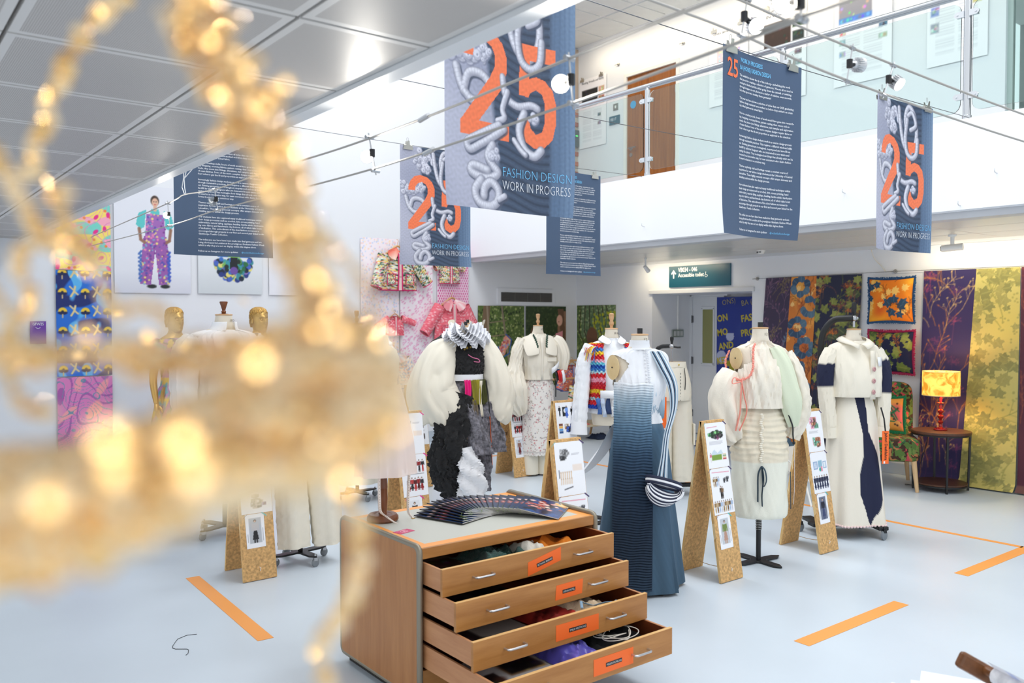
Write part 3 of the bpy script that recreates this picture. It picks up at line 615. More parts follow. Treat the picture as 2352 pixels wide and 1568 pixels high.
def sheet_mood(seed, kind):
    w_, h_ = .205, .292; P = Paint(w_, h_, 58, 84, (246, 247, 251)); rg = random.Random(seed); C = PAL[kind]
    if kind in ('dark', 'town', 'red', 'gray'):
        collage(P, .04, .16, .16, .255, C, rg); collage(P, .06, .03, .17, .12, C, rg); scribble(P, .03, .17, .148, 3, rg)
    elif kind == 'land':
        collage(P, .02, .19, .18, .235, C, rg, 20); P.rect(.04, .05, .14, .085, (126, 160, 66)); P.poly([(.03, .085), (.07, .12), (.1, .095), (.14, .115), (.16, .085)], (206, 222, 232)); figure(P, .03, .04, .06, (220, 120, 140), (230, 226, 224))
        for k, c in enumerate(((190, 60, 70), (240, 200, 160), (120, 160, 120), (230, 210, 180))): P.rect(.15, .05+k*.01, .185, .058+k*.01, c)
        scribble(P, .03, .18, .17, 4, rg); P.line([(.02, .262), (.12, .266)], .001, (210, 60, 90))
    elif kind == 'lineup':
        P.line([(.02, .27), (.19, .262)], .0012, (220, 70, 100))
        for k in range(4): figure(P, .03+.016*k, .18, .06, C[k % len(C)], C[(k+1) % len(C)])
        collage(P, .12, .195, .185, .235, [(60, 60, 66), (120, 120, 126), (180, 176, 170)], rg, 8); figure(P, .09, .10, .08, (80, 66, 54), (40, 38, 40)); figure(P, .105, .10, .075, (130, 100, 70), (60, 50, 46))
        for k in range(9): figure(P, .02+.0205*k, .015, .072, C[k % len(C)], C[(k+1) % len(C)])
    elif kind == 'six':
        for k in range(6): figure(P, .025+.031*k, .03, .095, C[0], C[1], wide=1.5)
        P.rect(.03, .17, .08, .225, (120, 150, 190)); P.rect(.035, .175, .075, .22, (236, 240, 246)); P.rect(.09, .18, .14, .23, (150, 190, 210)); P.rect(.15, .17, .19, .22, (110, 150, 190)); P.rect(.155, .175, .185, .215, (232, 238, 244)); P.disk(.11, .165, .014, (60, 170, 150)); P.rect(.12, .15, .14, .185, (236, 150, 170))
        for k in range(5): P.line([(.03, .178+.009*k), (.078, .178+.009*k)], .0008, (90, 130, 190))
    elif kind == 'group':
        for k in range(6): figure(P, .03+.029*k, .17, .085, C[k % len(C)], C[(k+1) % len(C)])
        P.line([(.03, .155), (.18, .155)], .0015, (90, 90, 96))
        for k in range(5): figure(P, .05+.027*k, .04+.004*(k % 2), .09, C[(k+1) % len(C)], C[k % len(C)], wide=1.6)
    elif kind == 'sketch':
        collage(P, .03, .19, .11, .26, [(60, 60, 62), (120, 120, 122), (190, 190, 192)], rg, 12); scribble(P, .12, .18, .225, 2, rg)
        P.rect(.12, .13, .19, .165, (242, 228, 218))
        for r_ in range(2):
            for k in range(6): P.line([(.03+.015*k, .10-.035*r_), (.033+.015*k, .125-.035*r_)], .004, (228, 204, 178)); P.disk(.032+.015*k, .128-.035*r_, .004, (206, 176, 146))
        P.line([(.05, .035), (.11, .045)], .003, (90, 90, 96)); P.line([(.02, .14), (.02, .1)], .003, (110, 112, 120))
    elif kind == 'blues':
        figure(P, .04, .185, .08, (30, 32, 38), (36, 38, 44)); P.rect(.07, .18, .125, .255, (24, 26, 30)); P.disk(.1, .225, .018, (236, 238, 242)); figure(P, .115, .17, .095, (120, 160, 230), (60, 100, 200), wide=2); figure(P, .17, .17, .085, (22, 22, 26), (26, 26, 30))
        for k, c in enumerate(((30, 70, 130), (90, 150, 210), (236, 180, 90), (120, 60, 40))): P.rect(.02, .045+.02*k, .06, .062+.02*k, c)
        collage(P, .07, .05, .19, .12, C, rg, 14)
    return P.mesh('printed_sheet')
PAL = {'dark': [(44, 38, 40), (120, 100, 92), (200, 190, 186), (80, 60, 58)], 'town': [(190, 120, 90), (140, 110, 100), (120, 180, 150), (236, 170, 190), (90, 80, 84)], 'red': [(150, 60, 50), (40, 34, 36), (210, 190, 180), (110, 90, 84)],
       'gray': [(70, 72, 78), (130, 132, 138), (190, 180, 170), (96, 60, 130)], 'land': [(60, 60, 60), (226, 60, 150), (90, 150, 90), (170, 190, 160), (50, 90, 60)], 'lineup': [(150, 120, 80), (196, 170, 130), (120, 90, 60), (170, 190, 216), (206, 206, 216)],
       'six': [(30, 36, 64), (44, 52, 84)], 'group': [(150, 34, 36), (44, 38, 42), (190, 60, 60), (90, 30, 34)], 'sketch': [(60, 60, 60)], 'blues': [(40, 70, 150), (90, 130, 210), (30, 30, 36), (210, 190, 170), (150, 100, 60)], 'navy': [(34, 44, 84), (60, 76, 120), (90, 90, 100), (40, 40, 60)]}
def sheet_photo(seed, top, low, bgc):
    w_, h_ = .125, .215; P = Paint(w_, h_, 40, 68, (246, 247, 251)); P.rect(.022, .03, .103, .19, bgc); figure(P, .0625, .036, .145, top, low, wide=1.4); rg = random.Random(seed)
    P.line([(.012, .04), (.012, .09)], .001, (120, 120, 126)); P.line([(.112, .04), (.112, .12)], .001, (120, 120, 126)); return P.mesh('photo_sheet')
def aframe(label, px=None, base=None, sheets=(), H=1.015, rz=0, tapes=TAPEP, stamp=None, wd=.222):
    if base is None: p = onz(*px); base = (p[0], p[1]+.165)
    t = thing('osb_display_board', label, 'sign board', (base[0], base[1], 0), rz, 'chipboard A-frame display boards')
    L = math.hypot(H, .165); a = math.atan2(.165, H)
    for s in (-1, 1):
        # board local: x across, y outward normal, z up the slope
        Mb = frame((0, s*.167, 0), (1, 0, 0), (0, -s*math.sin(a), math.cos(a)))   # local y runs up, local z = normal
        mb = MB().box(-wd/2, wd/2, .0035, L, -.009, .009, Mb)
        bd = obj('board', mb, OSB, t, False)
        wv = [k for k in range(len(bd.data.polygons))]
        bd.data.materials.append(OSBE)
        for k in (2, 3, 4, 5): bd.data.polygons[k].material_index = 1
    Mf = frame((0, -.167, 0), (1, 0, 0), (0, math.sin(a), math.cos(a)))
    y = L-.015
    for i, (kind, me, sw, sh) in enumerate(sheets):
        if kind == 'gap': y -= sh; continue
        x0 = -sw/2+(.006 if sw > .2 else -.012)
        o = link('printed_sheet' if sw > .2 else 'photo_sheet', me, t, Mf @ Matrix.Translation((x0, y-sh, .0102)) @ Matrix.Rotation(R((i*7 % 3-1)*.6), 4, 'Z'))
        for sx in (0, 1):
            q = [(x0+sw*sx-.022*(1-2*sx)*-.2-.014, y-.006-.022*(sx if i % 2 else 1-sx), .0108)]
            cxx, cyy = x0+sw*sx, y-.004; d = .017; n_ = (1 if sx == 0 else -1)
            qd = [(cxx-d*n_*.9-.004, cyy-d-.001), (cxx-d*n_*.9+.004, cyy-d+.003), (cxx+d*n_*.9+.004, cyy+.010), (cxx+d*n_*.9-.004, cyy+.007)]
            if i or tapes is not TAPEB: obj('tape', MB().poly([(u, v_, .0106) for u, v_ in qd], (0, 0, .0006)).xf(Mf), tapes if (i+sx) % 3 else (TAPEG if tapes is TAPEP else tapes), t, False)
        y -= sh+.004
    rp = cr([(.03, -.15, .085), (.02, -.07, .065), (.01, .0, .06), (0, .07, .066), (-.02, .15, .085)], 14)
    obj('tie_cord', MB().tube(rp, .0022, 5), ROPE, t)
    kn = MB()
    for k in range(3): kn.tube([(-.004+.004*k, -.166-.001*k, .085-.012*k), (.006-.003*k, -.172, .078-.008*k), (.0, -.169, .066)], .002, 5)
    obj('cord_knot', kn, mat('white_twine', (232, 226, 214), .9), t)['kind'] = 'stuff'
    if stamp:
        Ms = frame((wd/2-.03 if False else -.05, .167-.009*0-.02, .42), (1, 0, 0), (0, -math.sin(a), math.cos(a)))
        text(stamp, .05, mat('stamp_ink', (70, 50, 36), .8), frame((-.07, .167-.42*math.tan(a)-.011, .42), (1, 0, 0), (0, -math.sin(a), math.cos(a))), t, name='stamp', bold=.001)
    return t
A4 = (.205, .292); PH = (.125, .215)
SH = {k: sheet_mood(i+3, k) for i, k in enumerate(('town', 'land', 'lineup', 'six', 'group', 'sketch', 'blues', 'red', 'gray', 'dark'))}
def S(k): return (k, SH[k], *A4)
ph1 = sheet_photo(1, (120, 140, 70), (190, 150, 130), (200, 204, 210)); ph2 = sheet_photo(2, (30, 32, 50), (60, 70, 110), (110, 118, 140)); ph3 = sheet_photo(3, (150, 110, 100), (110, 34, 40), (214, 220, 228)); ph4 = sheet_photo(4, (200, 196, 196), (40, 40, 44), (190, 194, 200)); ph5 = sheet_photo(5, (30, 28, 30), (24, 24, 28), (236, 236, 240))
aframe('tall chipboard A-frame left of the pink trimmed cream outfit, landscape collage on top', base=(4.44, 3.565), sheets=(S('land'), S('lineup'), ('p', ph1, *PH)))
aframe('tall chipboard A-frame between the pink trimmed outfit and the navy panelled coat outfit', base=(5.54, 3.552), sheets=(S('town'), S('six'), ('p', ph2, *PH)))
aframe('chipboard A-frame behind the plan chest holding a large white sketch sheet', base=(atd(1297, 1003, 4.70)[0], atd(1297, 1003, 4.70)[1]), sheets=(S('sketch'), S('lineup'), ('p', ph4, *PH)))
aframe('chipboard A-frame with blue taped outfit photos, just behind the sketch sheet frame', base=(atd(1292, 913, 6.9)[0], atd(1292, 913, 6.9)[1]), sheets=(S('blues'), S('gray')), tapes=TAPEB)
aframe('far chipboard A-frame with red outfit line-ups, between lace gown and floral skirt', px=(1201, 1095), sheets=(S('red'), S('group'), ('p', ph3, *PH)), stamp='CE')
aframe('chipboard A-frame with one small photo standing alone by the left tape strip', base=(2.065, 5.44), sheets=(S('dark'), S('gray'), ('p', ph4, *PH)))
p6 = atd(936, 940, 6.1); aframe('chipboard A-frame right behind the turned wooden stand, pink tape on it', base=(p6[0], p6[1]), sheets=(S('sketch'), S('group'), ('p', ph5, *PH)), tapes=TAPEK)
aframe('chipboard A-frame half hidden behind the black draped gown', px=(972, 1120), sheets=(S('town'), S('dark')), stamp='S', tapes=TAPEK)
# ================================================================== DRESS FORMS AND GARMENTS
CAL = mat('calico_form_cover', (236, 226, 208), .85, bump=(260, .12))
CAPW = wood_mat('form_wood_cap', (196, 150, 104), (222, 182, 138), .4, (6, 6, 30))
ARMW = wood_mat('pale_armhole_board', (226, 196, 140), (240, 214, 164), .45, (12, 12, 12))
NUM = mat('form_size_ink', (70, 64, 60), .7)
CASTG = mat('grey_castor_rubber', (128, 134, 140), .4)
BODY = [(.76, .160, .120, 0, 0), (.80, .170, .126, 0, 0), (.88, .170, .126, 0, .004), (.96, .146, .108, 0, .002), (1.04, .117, .092, 0, 0), (1.10, .126, .098, 0, -.004), (1.19, .152, .122, 0, -.014), (1.26, .160, .118, 0, -.010), (1.33, .170, .098, 0, 0),
        (1.385, .172, .082, 0, .006), (1.415, .150, .072, 0, .008), (1.44, .105, .064, 0, .008), (1.458, .074, .060, 0, .006), (1.49, .060, .058, 0, .002), (1.53, .053, .053, 0, -.002), (1.575, .0495, .0495, 0, -.006)]
def ring(z, rx, ry, cx, cy, n, e=2.3, dr=None, a0=0., a1=2*PI):
    o = []
    for k in range(n):
        a = a0+(a1-a0)*k/(n if abs(a1-a0-2*PI) < 1e-6 else n-1); c, s = math.cos(a), math.sin(a)
        c_, s_ = math.copysign(abs(c)**(2/e), c), math.copysign(abs(s)**(2/e), s); d = dr(a, z) if dr else 0
        o.append((cx+(rx+d)*c_, cy+(ry+d)*s_, z))
    return o
def shell(prof, n=72, nz=36, dr=None, e=2.3, a0=0., a1=2*PI, zfn=None):
    P = cr(prof, nz); R_ = [ring(*p, n, e, dr, a0, a1) for p in P]
    if zfn: R_ = [[(x, y, z+zfn(x, y, z, i/(nz-1))) for x, y, z in r_] for i, r_ in enumerate(R_)]
    return MB().loft(R_, closed=abs(a1-a0-2*PI) < 1e-6)
def limb(path, rad, n=28, m=30, dr=None, flat=1., cap=False):
    P = cr([tuple(p)+(r_,) for p, r_ in zip(path, rad)], m); mb = MB(); rings = []; T = np.gradient(P[:, :3], axis=0); u = None
    for i in range(m):
        t = T[i]/np.linalg.norm(T[i])
        if u is None: u = np.cross(t, (0, 1, 0)) if abs(t[1]) < .9 else np.cross(t, (1, 0, 0))
        u = u-t*(u@t); u /= np.linalg.norm(u); v = np.cross(t, u)
        rings.append([P[i, :3]+(P[i, 3]+(dr(2*PI*k/n, i/(m-1)) if dr else 0))*(math.cos(2*PI*k/n)*u+flat*math.sin(2*PI*k/n)*v) for k in range(n)])
    return mb.loft(rings, True, cap, cap)
def grow(prof, d, z0, z1, sc=1.):
    P = cr(prof, 60); P = P[(P[:, 0] >= z0) & (P[:, 0] <= z1)][::3]; return [(p[0], p[1]*sc+d, p[2]*sc+d, p[3], p[4]) for p in P]
def castor(mb_m, mb_w, x, y, r_=.028):
    mb_w.lathe([(.0, -.011), (r_*.7, -.012), (r_, -.008), (r_, .008), (r_*.7, .012), (0, .011)], 16, M=Matrix.Translation((x, y, r_)) @ Matrix.Rotation(PI/2, 4, 'X') @ Matrix.Rotation(.5, 4, 'Y'))
    mb_m.box(x-.012, x+.012, y-.018, y+.018, r_*1.55, r_*2.3); mb_m.lathe([(.008, 0), (.008, .03)], 8, (x, y, r_*2))
def star_base(root, n=4, rad=.21, a0=.5, castors=False):
    z0 = .062 if castors else .004; pts = []
    for k in range(n*8):
        a = a0+2*PI*k/(n*8); q = (1+math.cos(n*(a-a0)))/2; r_ = .055+(rad-.055)*q**2.2; pts.append((r_*math.cos(a), r_*math.sin(a), z0))
    obj('base', MB().poly(pts, (0, 0, .012)), BLACK, root, bev=.003)
    if castors:
        for k in range(n):
            a = a0+2*PI*k/n; m1, m2 = MB(), MB(); castor(m1, m2, (rad-.02)*math.cos(a), (rad-.02)*math.sin(a)); c = obj('castor', m2, CASTG, root); obj('castor_fork', m1, CHROME, c, False)
WARP = []
def form(label, loc, rz=0, base='star', block='black', size='12', kl=None, arms=(1, 1), half=None, neck=True, zs=1., group='dress forms', pole_top=.8):
    t = thing('dress_form', label, 'dress form', (loc[0], loc[1], 0), rz, group)
    WARP.append(t); prof = [(z*zs,)+tuple(r_) for z, *r_ in BODY]
    prof = [(z, a*(.94 if z < 1.45*zs else 1), b*(.94 if z < 1.45*zs else 1), c, d) for z, a, b, c, d in prof]
    if half: prof = [p for p in prof if p[0] < half]
    b = obj('torso', MB().loft([ring(*p, 48) for p in cr(prof, 44)], True, True, True), CAL, t)
    if neck:
        zt = prof[-1][0]; cy = -.006
        obj('neck_cap', MB().lathe([(.0, 0), (.052, 0), (.0545, .003), (.0545, .007), (.051, .010), (0, .012)], 28, (0, cy, zt)), CAPW, t)
        if block == 'black': obj('neck_block', MB().box(-.0145, .0145, cy-.0145, cy+.0145, zt+.009, zt+.045), BLACK, t, False, bev=.002)
        elif block == 'wood': obj('finial', MB().lathe([(.012, 0), (.013, .012), (.012, .02), (.019, .03), (.02, .045), (.013, .062), (.017, .075), (.022, .10), (.022, .118), (.012, .124), (0, .125)], 18, (0, cy, zt+.008)), CAPW, t)
        elif block == 'darkwood': obj('finial', MB().lathe([(.03, 0), (.03, .004), (.012, .008), (.016, .02), (.010, .03), (.018, .06), (.026, .088), (.024, .094), (0, .095)], 18, (0, cy, zt+.008)), ST, t)
        text(size, .026, NUM, frame((.012, -.0555-.004, zt-.045), (1, .25, 0), (0, 0, 1)), t, name='size_number')
        if kl: text(kl, .026, NUM, frame((.034, -.050, zt-.047), (.75, .66, 0), (0, 0, 1)), t, name='form_mark')
    for s, on in zip((-1, 1), arms):
        if on:
            zc = 1.325*zs
            M = frame((s*.158, -.022, zc), (.42, s*.90, 0), (0, 0, 1))
            o = obj('shoulder_cap', MB().lathe([(.0, .012), (.061, .012), (.064, .018), (.0, .021)], 32).xf(M @ Matrix.Diagonal((1, 1.2, 1, 1))), ARMW, t)
            obj('cap_screw', MB().lathe([(.005, .019), (.005, .0235), (0, .0235)], 8).xf(M), BLACK, o)
    if base in ('star', 'castor'):
        star_base(t, 4, .21, .55 if base == 'star' else .3, base == 'castor')
        obj('pole', MB().lathe([(.017, .07 if base == 'castor' else .012), (.017, .30), (.013, .30), (.013, pole_top)], 16), BLACK, t)
        obj('spring', MB().tube([(.02*math.cos(k*.7), .02*math.sin(k*.7), .22+.0013*k) for k in range(72)], .0028, 6), CHROME, t)
    elif base == 'column':
        obj('pole', MB().lathe([(.02, .0), (.02, pole_top)], 12), BLACK, t)
    elif base == 'cart':
        f = MB(); f.box(-.24, .24, -.03, .03, .075, .11); f.box(-.03, .03, -.22, .22, .075, .11); obj('base', f, BLACK, t, False, bev=.006)
        for x, y in ((-.22, 0), (.22, 0), (0, -.2), (0, .2)):
            m1, m2 = MB(), MB(); castor(m1, m2, x, y, .033); c = obj('castor', m2, CASTG, t); obj('castor_fork', m1, BLACK, c, False)
        obj('pole', MB().lathe([(.016, .1), (.016, pole_top)], 12), BLACK, t)
    return t
def garment(name, label, cat, mb, m, t, **k):
    o = obj(name, mb, m, None, **k); o.location = t.location; o.rotation_euler = t.rotation_euler
    if t in WARP: WARP.append(o)
    return tag(o, label, cat)
COTTON = mat('white_shirt_cotton', (244, 246, 250), .8, bump=(420, .08))
CREAM = mat('cream_calico', (240, 233, 216), .8, bump=(300, .15)); IVORY = mat('ivory_satin_calico', (238, 230, 214), .6, bump=(120, .1))
NAVY = mat('navy_denim', (26, 32, 62), .8, bump=(500, .2)); DEN = mat('slate_blue_cotton', (92, 118, 140), .85, noise=(5, .12, (1, 1, .3)), bump=(300, .15))
PINKT = mat('coral_pink_thread', (246, 160, 144), .8); MINT = mat('pale_mint_cotton', (222, 230, 204), .8, bump=(300, .15))
COLM = print_mat('dyed_fabric', .85, bump=(300, .2))

# ---------------- blue pin-tucked gown
m4 = form('dress form in the white shirt and long blue pleated gown, next to the chest', (3.86, 3.66), R(-33), 'star', 'black', '12', arms=(1, 0))
f1 = rumple(50, 9)
sh = shell(grow(BODY, .008, .98, 1.46), 150, 90, lambda a, z: .003*f1(3*a, z*3, 0))
def cutarm(mb, x0, zc, rr=.068, s=-1):  # open the armhole on one side
    keep = []
    for f in mb.f:
        c = np.mean([mb.v[i] for i in f], axis=0)
        if s*c[0] > .085 and ((c[1]+.02)/(rr*1.15))**2+((c[2]-zc+.012)/(rr*1.45))**2 < 1: continue
        keep.append(f)
    mb.f = keep; return mb
bod = garment('sleeveless_shirt', 'white sleeveless stand collar shirt worn under the blue gown', 'shirt', cutarm(sh, 0, 1.315), COTTON, m4)
obj('collar', MB().loft([ring(z, r_, r_, 0, cy, 40, 2) for z, r_, cy in ((1.445, .080, .004), (1.462, .068, .004), (1.50, .0625, 0), (1.538, .0595, -.004), (1.539, .0565, -.004), (1.50, .059, 0))]), COTTON, bod)
bt = MB()
for k in range(15):
    z = 1.44-.022*k; y = -(np.interp(z, [1.1, 1.19, 1.26, 1.33, 1.385, 1.44, 1.46], [.115, .147, .14, .11, .088, .07, .068])); bt.ball((.012+.05*0, y-.004, z), .0055, 8, 5)
obj('button_row', bt, mat('pearl_button', (236, 236, 238), .3), bod)['kind'] = 'stuff'
fr = MB()
for k in range(22):
    z = 1.43-.014*k; y = -(np.interp(z, [1.1, 1.19, 1.26, 1.33, 1.385, 1.44, 1.46], [.115, .147, .14, .11, .088, .07, .068])); fr.tube([(.022, y-.001, z), (.034+.004*(k % 2), y-.008, z-.004), (.028, y-.002, z-.011)], .003, 5)
obj('placket_frill', fr, COTTON, bod)['kind'] = 'stuff'
def gown_fold(a, z):
    t = min(1, max(0, (1.05-z)/1.0)); return t*(.030*math.sin(6*a+.8)+.014*math.sin(11*a+z*2))*(1 if math.sin(a) > -.75 else .25)
GP = [(1.225, .154, .124, 0, -.013), (1.17, .150, .126, 0, -.012), (1.10, .132, .106, 0, -.006), (1.03, .126, .10, 0, 0), (.92, .160, .122, .0, 0), (.80, .182, .142, .0, .0), (.55, .212, .175, 0, .005), (.25, .245, .205, .0, .01), (.02, .262, .225, .01, .015)]
g = shell(GP, 120, 60, gown_fold, 2.2, zfn=lambda x, y, z, t: (-.12*max(0, -y/.12-.25) if t < .02 else 0)*0)
# the bodice dips at the sides and back below the white shirt
g.v = [(x, y, z-(.13*min(1, max(0, (y+.075)/.06))*max(0, (z-.98)/.19)*1.25 if z > .98 else 0)) for x, y, z in g.v]
gw = garment('pleated_gown', 'long slate blue gown with a pin-tucked ombre front, trailing to the floor', 'dress', g, COLM, m4)
def gcol(co):
    z = co[:, 2]; c = np.stack([np.interp(z, [.0, .5, .95, 1.10, 1.23], q) for q in ((62, 66, 76, 176, 230), (88, 92, 106, 196, 236), (108, 114, 130, 212, 243))], 1)
    s_ = np.sin(co[:, 0]*60+co[:, 1]*43+z*7)*.04+np.sin(z*90+co[:, 0]*200)*.02; return c*(1+s_[:, None])
colored(gw.data, gcol)
tk = MB(); nt = 78; rows = []
for i in range(nt*4+1):
    z = 1.235-(1.235-.045)*i/(nt*4); k = i % 4; pf = (0, .0075, .009, .0015)[k]; P_ = cr(GP[::-1], 80); ry = np.interp(z, P_[:, 0], P_[:, 2]); rx = np.interp(z, P_[:, 0], P_[:, 1]); cy = np.interp(z, P_[:, 0], P_[:, 4]); row = []
    hw = np.interp(z, [.0, .6, 1.0, 1.17], [.118, .115, .108, .112])
    for j in range(13):
        x = -.06-.03*max(0, 1-z)+hw*(j/6-1); yy = cy-(ry+.008)*max(.05, 1-abs((x)/(rx+.008))**2.2)**(1/2.2)
        row.append((x, yy-pf-.004, z+(.003*math.sin(j*.9+i*.05) if True else 0)-(.004 if k == 2 else 0)))
    rows.append(row)
tk.loft(rows, closed=False)
pp = obj('pleated_panel', tk, COLM, gw, ang=1.4)
def pcol(co):
    z = co[:, 2]; c = np.stack([np.interp(z, [.0, .3, .62, .80, .97, 1.10, 1.235], q) for q in ((34, 26, 26, 42, 92, 160, 236), (54, 44, 48, 68, 124, 186, 240), (74, 64, 72, 94, 150, 204, 245))], 1)
    return c*(1+.05*np.sin(co[:, 0]*190+z*31))[:, None]
colored(pp.data, pcol)
sc = MB().loft([[(x-.02, y, z), (x+.03*math.sin(k*2), y+.03, z+.012*k), (x+w_, y+.05, z+.02)] for k, (x, y, z, w_) in enumerate(((-.15, .02, .97, .05), (-.19, .04, .88, .07), (-.24, .07, .78, .08), (-.30, .10, .70, .07), (-.36, .12, .64, .05), (-.42, .13, .615, .03)))], closed=False)
obj('trailing_scarf', sc, mat('pale_grey_chiffon', (240, 243, 247), .7, alpha=.9), gw, sub=2)
# striped scarf bag hanging from the shoulder
def striped(co, per=.011):
    return None
STR = mat('navy_white_stripes', (30, 38, 66), .6)
sb = thing('striped_sling_bag', 'navy and white striped sling bag hanging at the side of the blue gown', 'bag', tuple(m4.location), R(-33)); WARP.append(sb)
for i in range(9):
    o_ = (i-4)*.0085; p = cr([(.085+o_*.9, -.075+abs(o_)*.3, 1.425), (.125+o_, -.125, 1.33), (.168+o_*.8, -.15, 1.22), (.172+o_*.5, -.155, 1.08), (.125+o_*.4, -.18, .93), (.105+o_*.5, -.20, .80), (.085+o_*.9, -.22, .68)], 34)
    obj('strap_band', MB().tube(p, .0052, 6), (mat('pale_blue_band', (186, 204, 218), .6), STR, mat('steel_blue_band', (110, 146, 172), .6), COTTON)[i % 4 if i != 4 else 0], sb)
rg = random.Random(3)
for i in range(11):
    a = i/10; mb = MB(); pts = []
    for k in range(15):
        th = PI*(k/14); pts.append((.105+(.115-.02*abs(a-.5))*math.cos(th+PI)*(.86+.14*a)-.01, -.225-.045*math.sin(a*PI), .655-.10*math.sin(th)*(.25+.75*a)+.035*math.cos(th)*(1-a)+.0))
    obj('bag_band', mb.tube(cr(pts, 26), .0085, 6), COTTON if i % 2 else STR, sb)
for k, (dz, m_) in enumerate(((.0, STR), (.012, COTTON), (.026, STR))):
    obj('bag_rim', MB().tube([(.097+.105*math.cos(2*PI*q/24), -.225+.05*math.sin(2*PI*q/24), .66+dz+.03*math.cos(2*PI*q/24+2.6)) for q in range(24)], .008, 6, closed=True), m_, sb)

# ---------------- pink trimmed cream outfit
m6 = form('dress form in the pink trimmed cream blouse and ruched skirt', (4.94, 3.555), R(-38), 'star', 'black', '12', arms=(1, 0), zs=1.022, pole_top=.8)
f2 = rumple(60, 8); f3 = rumple(61, 14)
bp = [(1.02, .185, .135, 0, -.02), (1.08, .172, .138, 0, -.022), (1.18, .172, .145, 0, -.022), (1.27, .172, .135, 0, -.014), (1.35, .178, .112, 0, 0), (1.41, .172, .092, 0, .006), (1.445, .125, .082, 0, .008), (1.475, .085, .07, 0, .006), (1.50, .07, .066, 0, .002)]
bm_ = shell(bp, 160, 100, lambda a, z: .010*f2(1.2*math.cos(a), 1.2*math.sin(a), z*1.6)+.005*f3(math.cos(a), math.sin(a), z*1.5)+.003*math.sin(18*a)*max(0, z-1.40)/.1)
bm_ = cutarm(bm_, 0, 1.36, .07)
bl = garment('off_shoulder_blouse', 'cream blouse with coral ruched edging and one bare shoulder cap', 'blouse', bm_, IVORY, m6)
rch = [(-.06, -.085, 1.475), (-.075, -.105, 1.43), (-.085, -.125, 1.37), (-.09, -.145, 1.29), (-.115, -.145, 1.235), (-.16, -.12, 1.21), (-.20, -.06, 1.215), (-.225, -.0, 1.26), (-.225, .05, 1.33), (-.19, .08, 1.40)]
rc_ = cr(rch, 70); mb = MB()
for i, p in enumerate(rc_[:-1]):
    q = (p+rc_[i+1])/2; mb.tube([p+np.array([.006*math.sin(i*2.1), -.004, .006*math.cos(i*1.7)]), q+np.array([0, -.010, .004]), rc_[i+1]], .0065, 6)
obj('ruched_edging', mb, PINKT, bl)['kind'] = 'stuff'
puff = limb([(-.19, -.01, 1.25), (-.235, -.03, 1.16), (-.25, -.035, 1.05), (-.235, -.05, .94), (-.20, -.07, .84), (-.175, -.08, .80)], (.075, .098, .112, .105, .07, .03), 60, 40, lambda a, t: .014*math.sin(5*a+3*t)*(.3+t)+.010*f2(math.cos(a)*.5, math.sin(a)*.5, t*.8))
obj('balloon_sleeve', puff, IVORY, bl)
slv = limb([(.16, .01, 1.38), (.205, .0, 1.28), (.24, -.01, 1.14), (.255, -.02, 1.02), (.24, -.03, .92), (.21, -.02, .82)], (.06, .075, .085, .085, .07, .05), 44, 36, lambda a, t: .010*math.sin(6*a+4*t)*(.3+t)+.008*f3(2*a, t*4, 2))
obj('full_sleeve', slv, IVORY, bl)
mp = limb([(.07, -.08, 1.44), (.12, -.11, 1.33), (.155, -.125, 1.18), (.185, -.12, 1.04), (.205, -.09, .90)], (.03, .05, .062, .07, .03), 30, 26, lambda a, t: .006*math.sin(5*a+5*t), flat=.45)
obj('mint_panel', mp, MINT, bl)
for i, (x0, w_) in enumerate(((-.175, .022), (-.15, .018))):
    obj('pink_tie', MB().tube(cr([(-.165, -.155, 1.20), (x0, -.168, 1.10), (x0-.005+.02*i, -.172, 1.0), (x0-.03, -.16, .88)], 14), w_*.5, 6, flat=.4), PINKT, bl)
for a_ in (-1, 1): obj('tie_loop', MB().tube(cr([(-.165, -.155, 1.21), (-.19-.03*a_, -.165, 1.23), (-.20-.03*a_, -.168, 1.19), (-.165, -.157, 1.205)], 12), .004, 6), PINKT, bl)
def ruche(a, z):
    k = max(0, min(1, (z-.66)/.08))*max(0, min(1, (1.02-z)/.05)); fa = a+PI/2; fa = math.atan2(math.sin(fa), math.cos(fa))
    side = abs(fa); q = math.sin(z*185+2.6*math.sin(side*2.2+z*9)+side*3)+.6*math.sin(z*97-side*4)
    return k*(.007+.0048*q*(.6+.4*min(1, side*1.4)))+.005*f2(math.cos(a), math.sin(a), z*2)
sk = shell([(1.03, .135, .112, 0, -.002), (.98, .155, .125, 0, 0), (.90, .175, .138, 0, 0), (.80, .182, .142, 0, 0), (.70, .184, .146, 0, 0), (.55, .188, .150, 0, 0), (.42, .192, .155, 0, 0), (.35, .188, .155, 0, 0), (.325, .178, .146, 0, 0)], 120, 110, ruche, 2.3)
skt = garment('ruched_skirt', 'cream knee length skirt with ruched hips and a navy drawstring bow', 'skirt', sk, COLM, m6)
colored(skt.data, lambda co: np.where((co[:, 2] > .68)[:, None], np.array([[236, 226, 204]]), np.array([[238, 238, 224]])))
gs = MB()
for k in range(26): gs.ball((-.03+.006*math.sin(k), -.158+.002*math.cos(k*2), .985-.0118*k), .011, 8, 5, (1.1, .5, .55))
obj('gathering_seam', gs, CREAM, skt)['kind'] = 'stuff'
SLT = mat('slate_drawstring', (52, 72, 86), .7)
for pts in ([(-.03, -.165, .665), (-.055, -.17, .62), (-.055, -.165, .52), (-.055, -.165, .45)], [(-.03, -.165, .665), (-.02, -.172, .60), (-.028, -.168, .50), (-.025, -.166, .42)], [(-.03, -.167, .665), (-.01, -.178, .64), (.0, -.172, .58), (-.02, -.168, .55), (-.03, -.167, .66)]):
    obj('drawstring', MB().tube(cr(pts, 16), 0.0105, 6, flat=.35), SLT, skt)
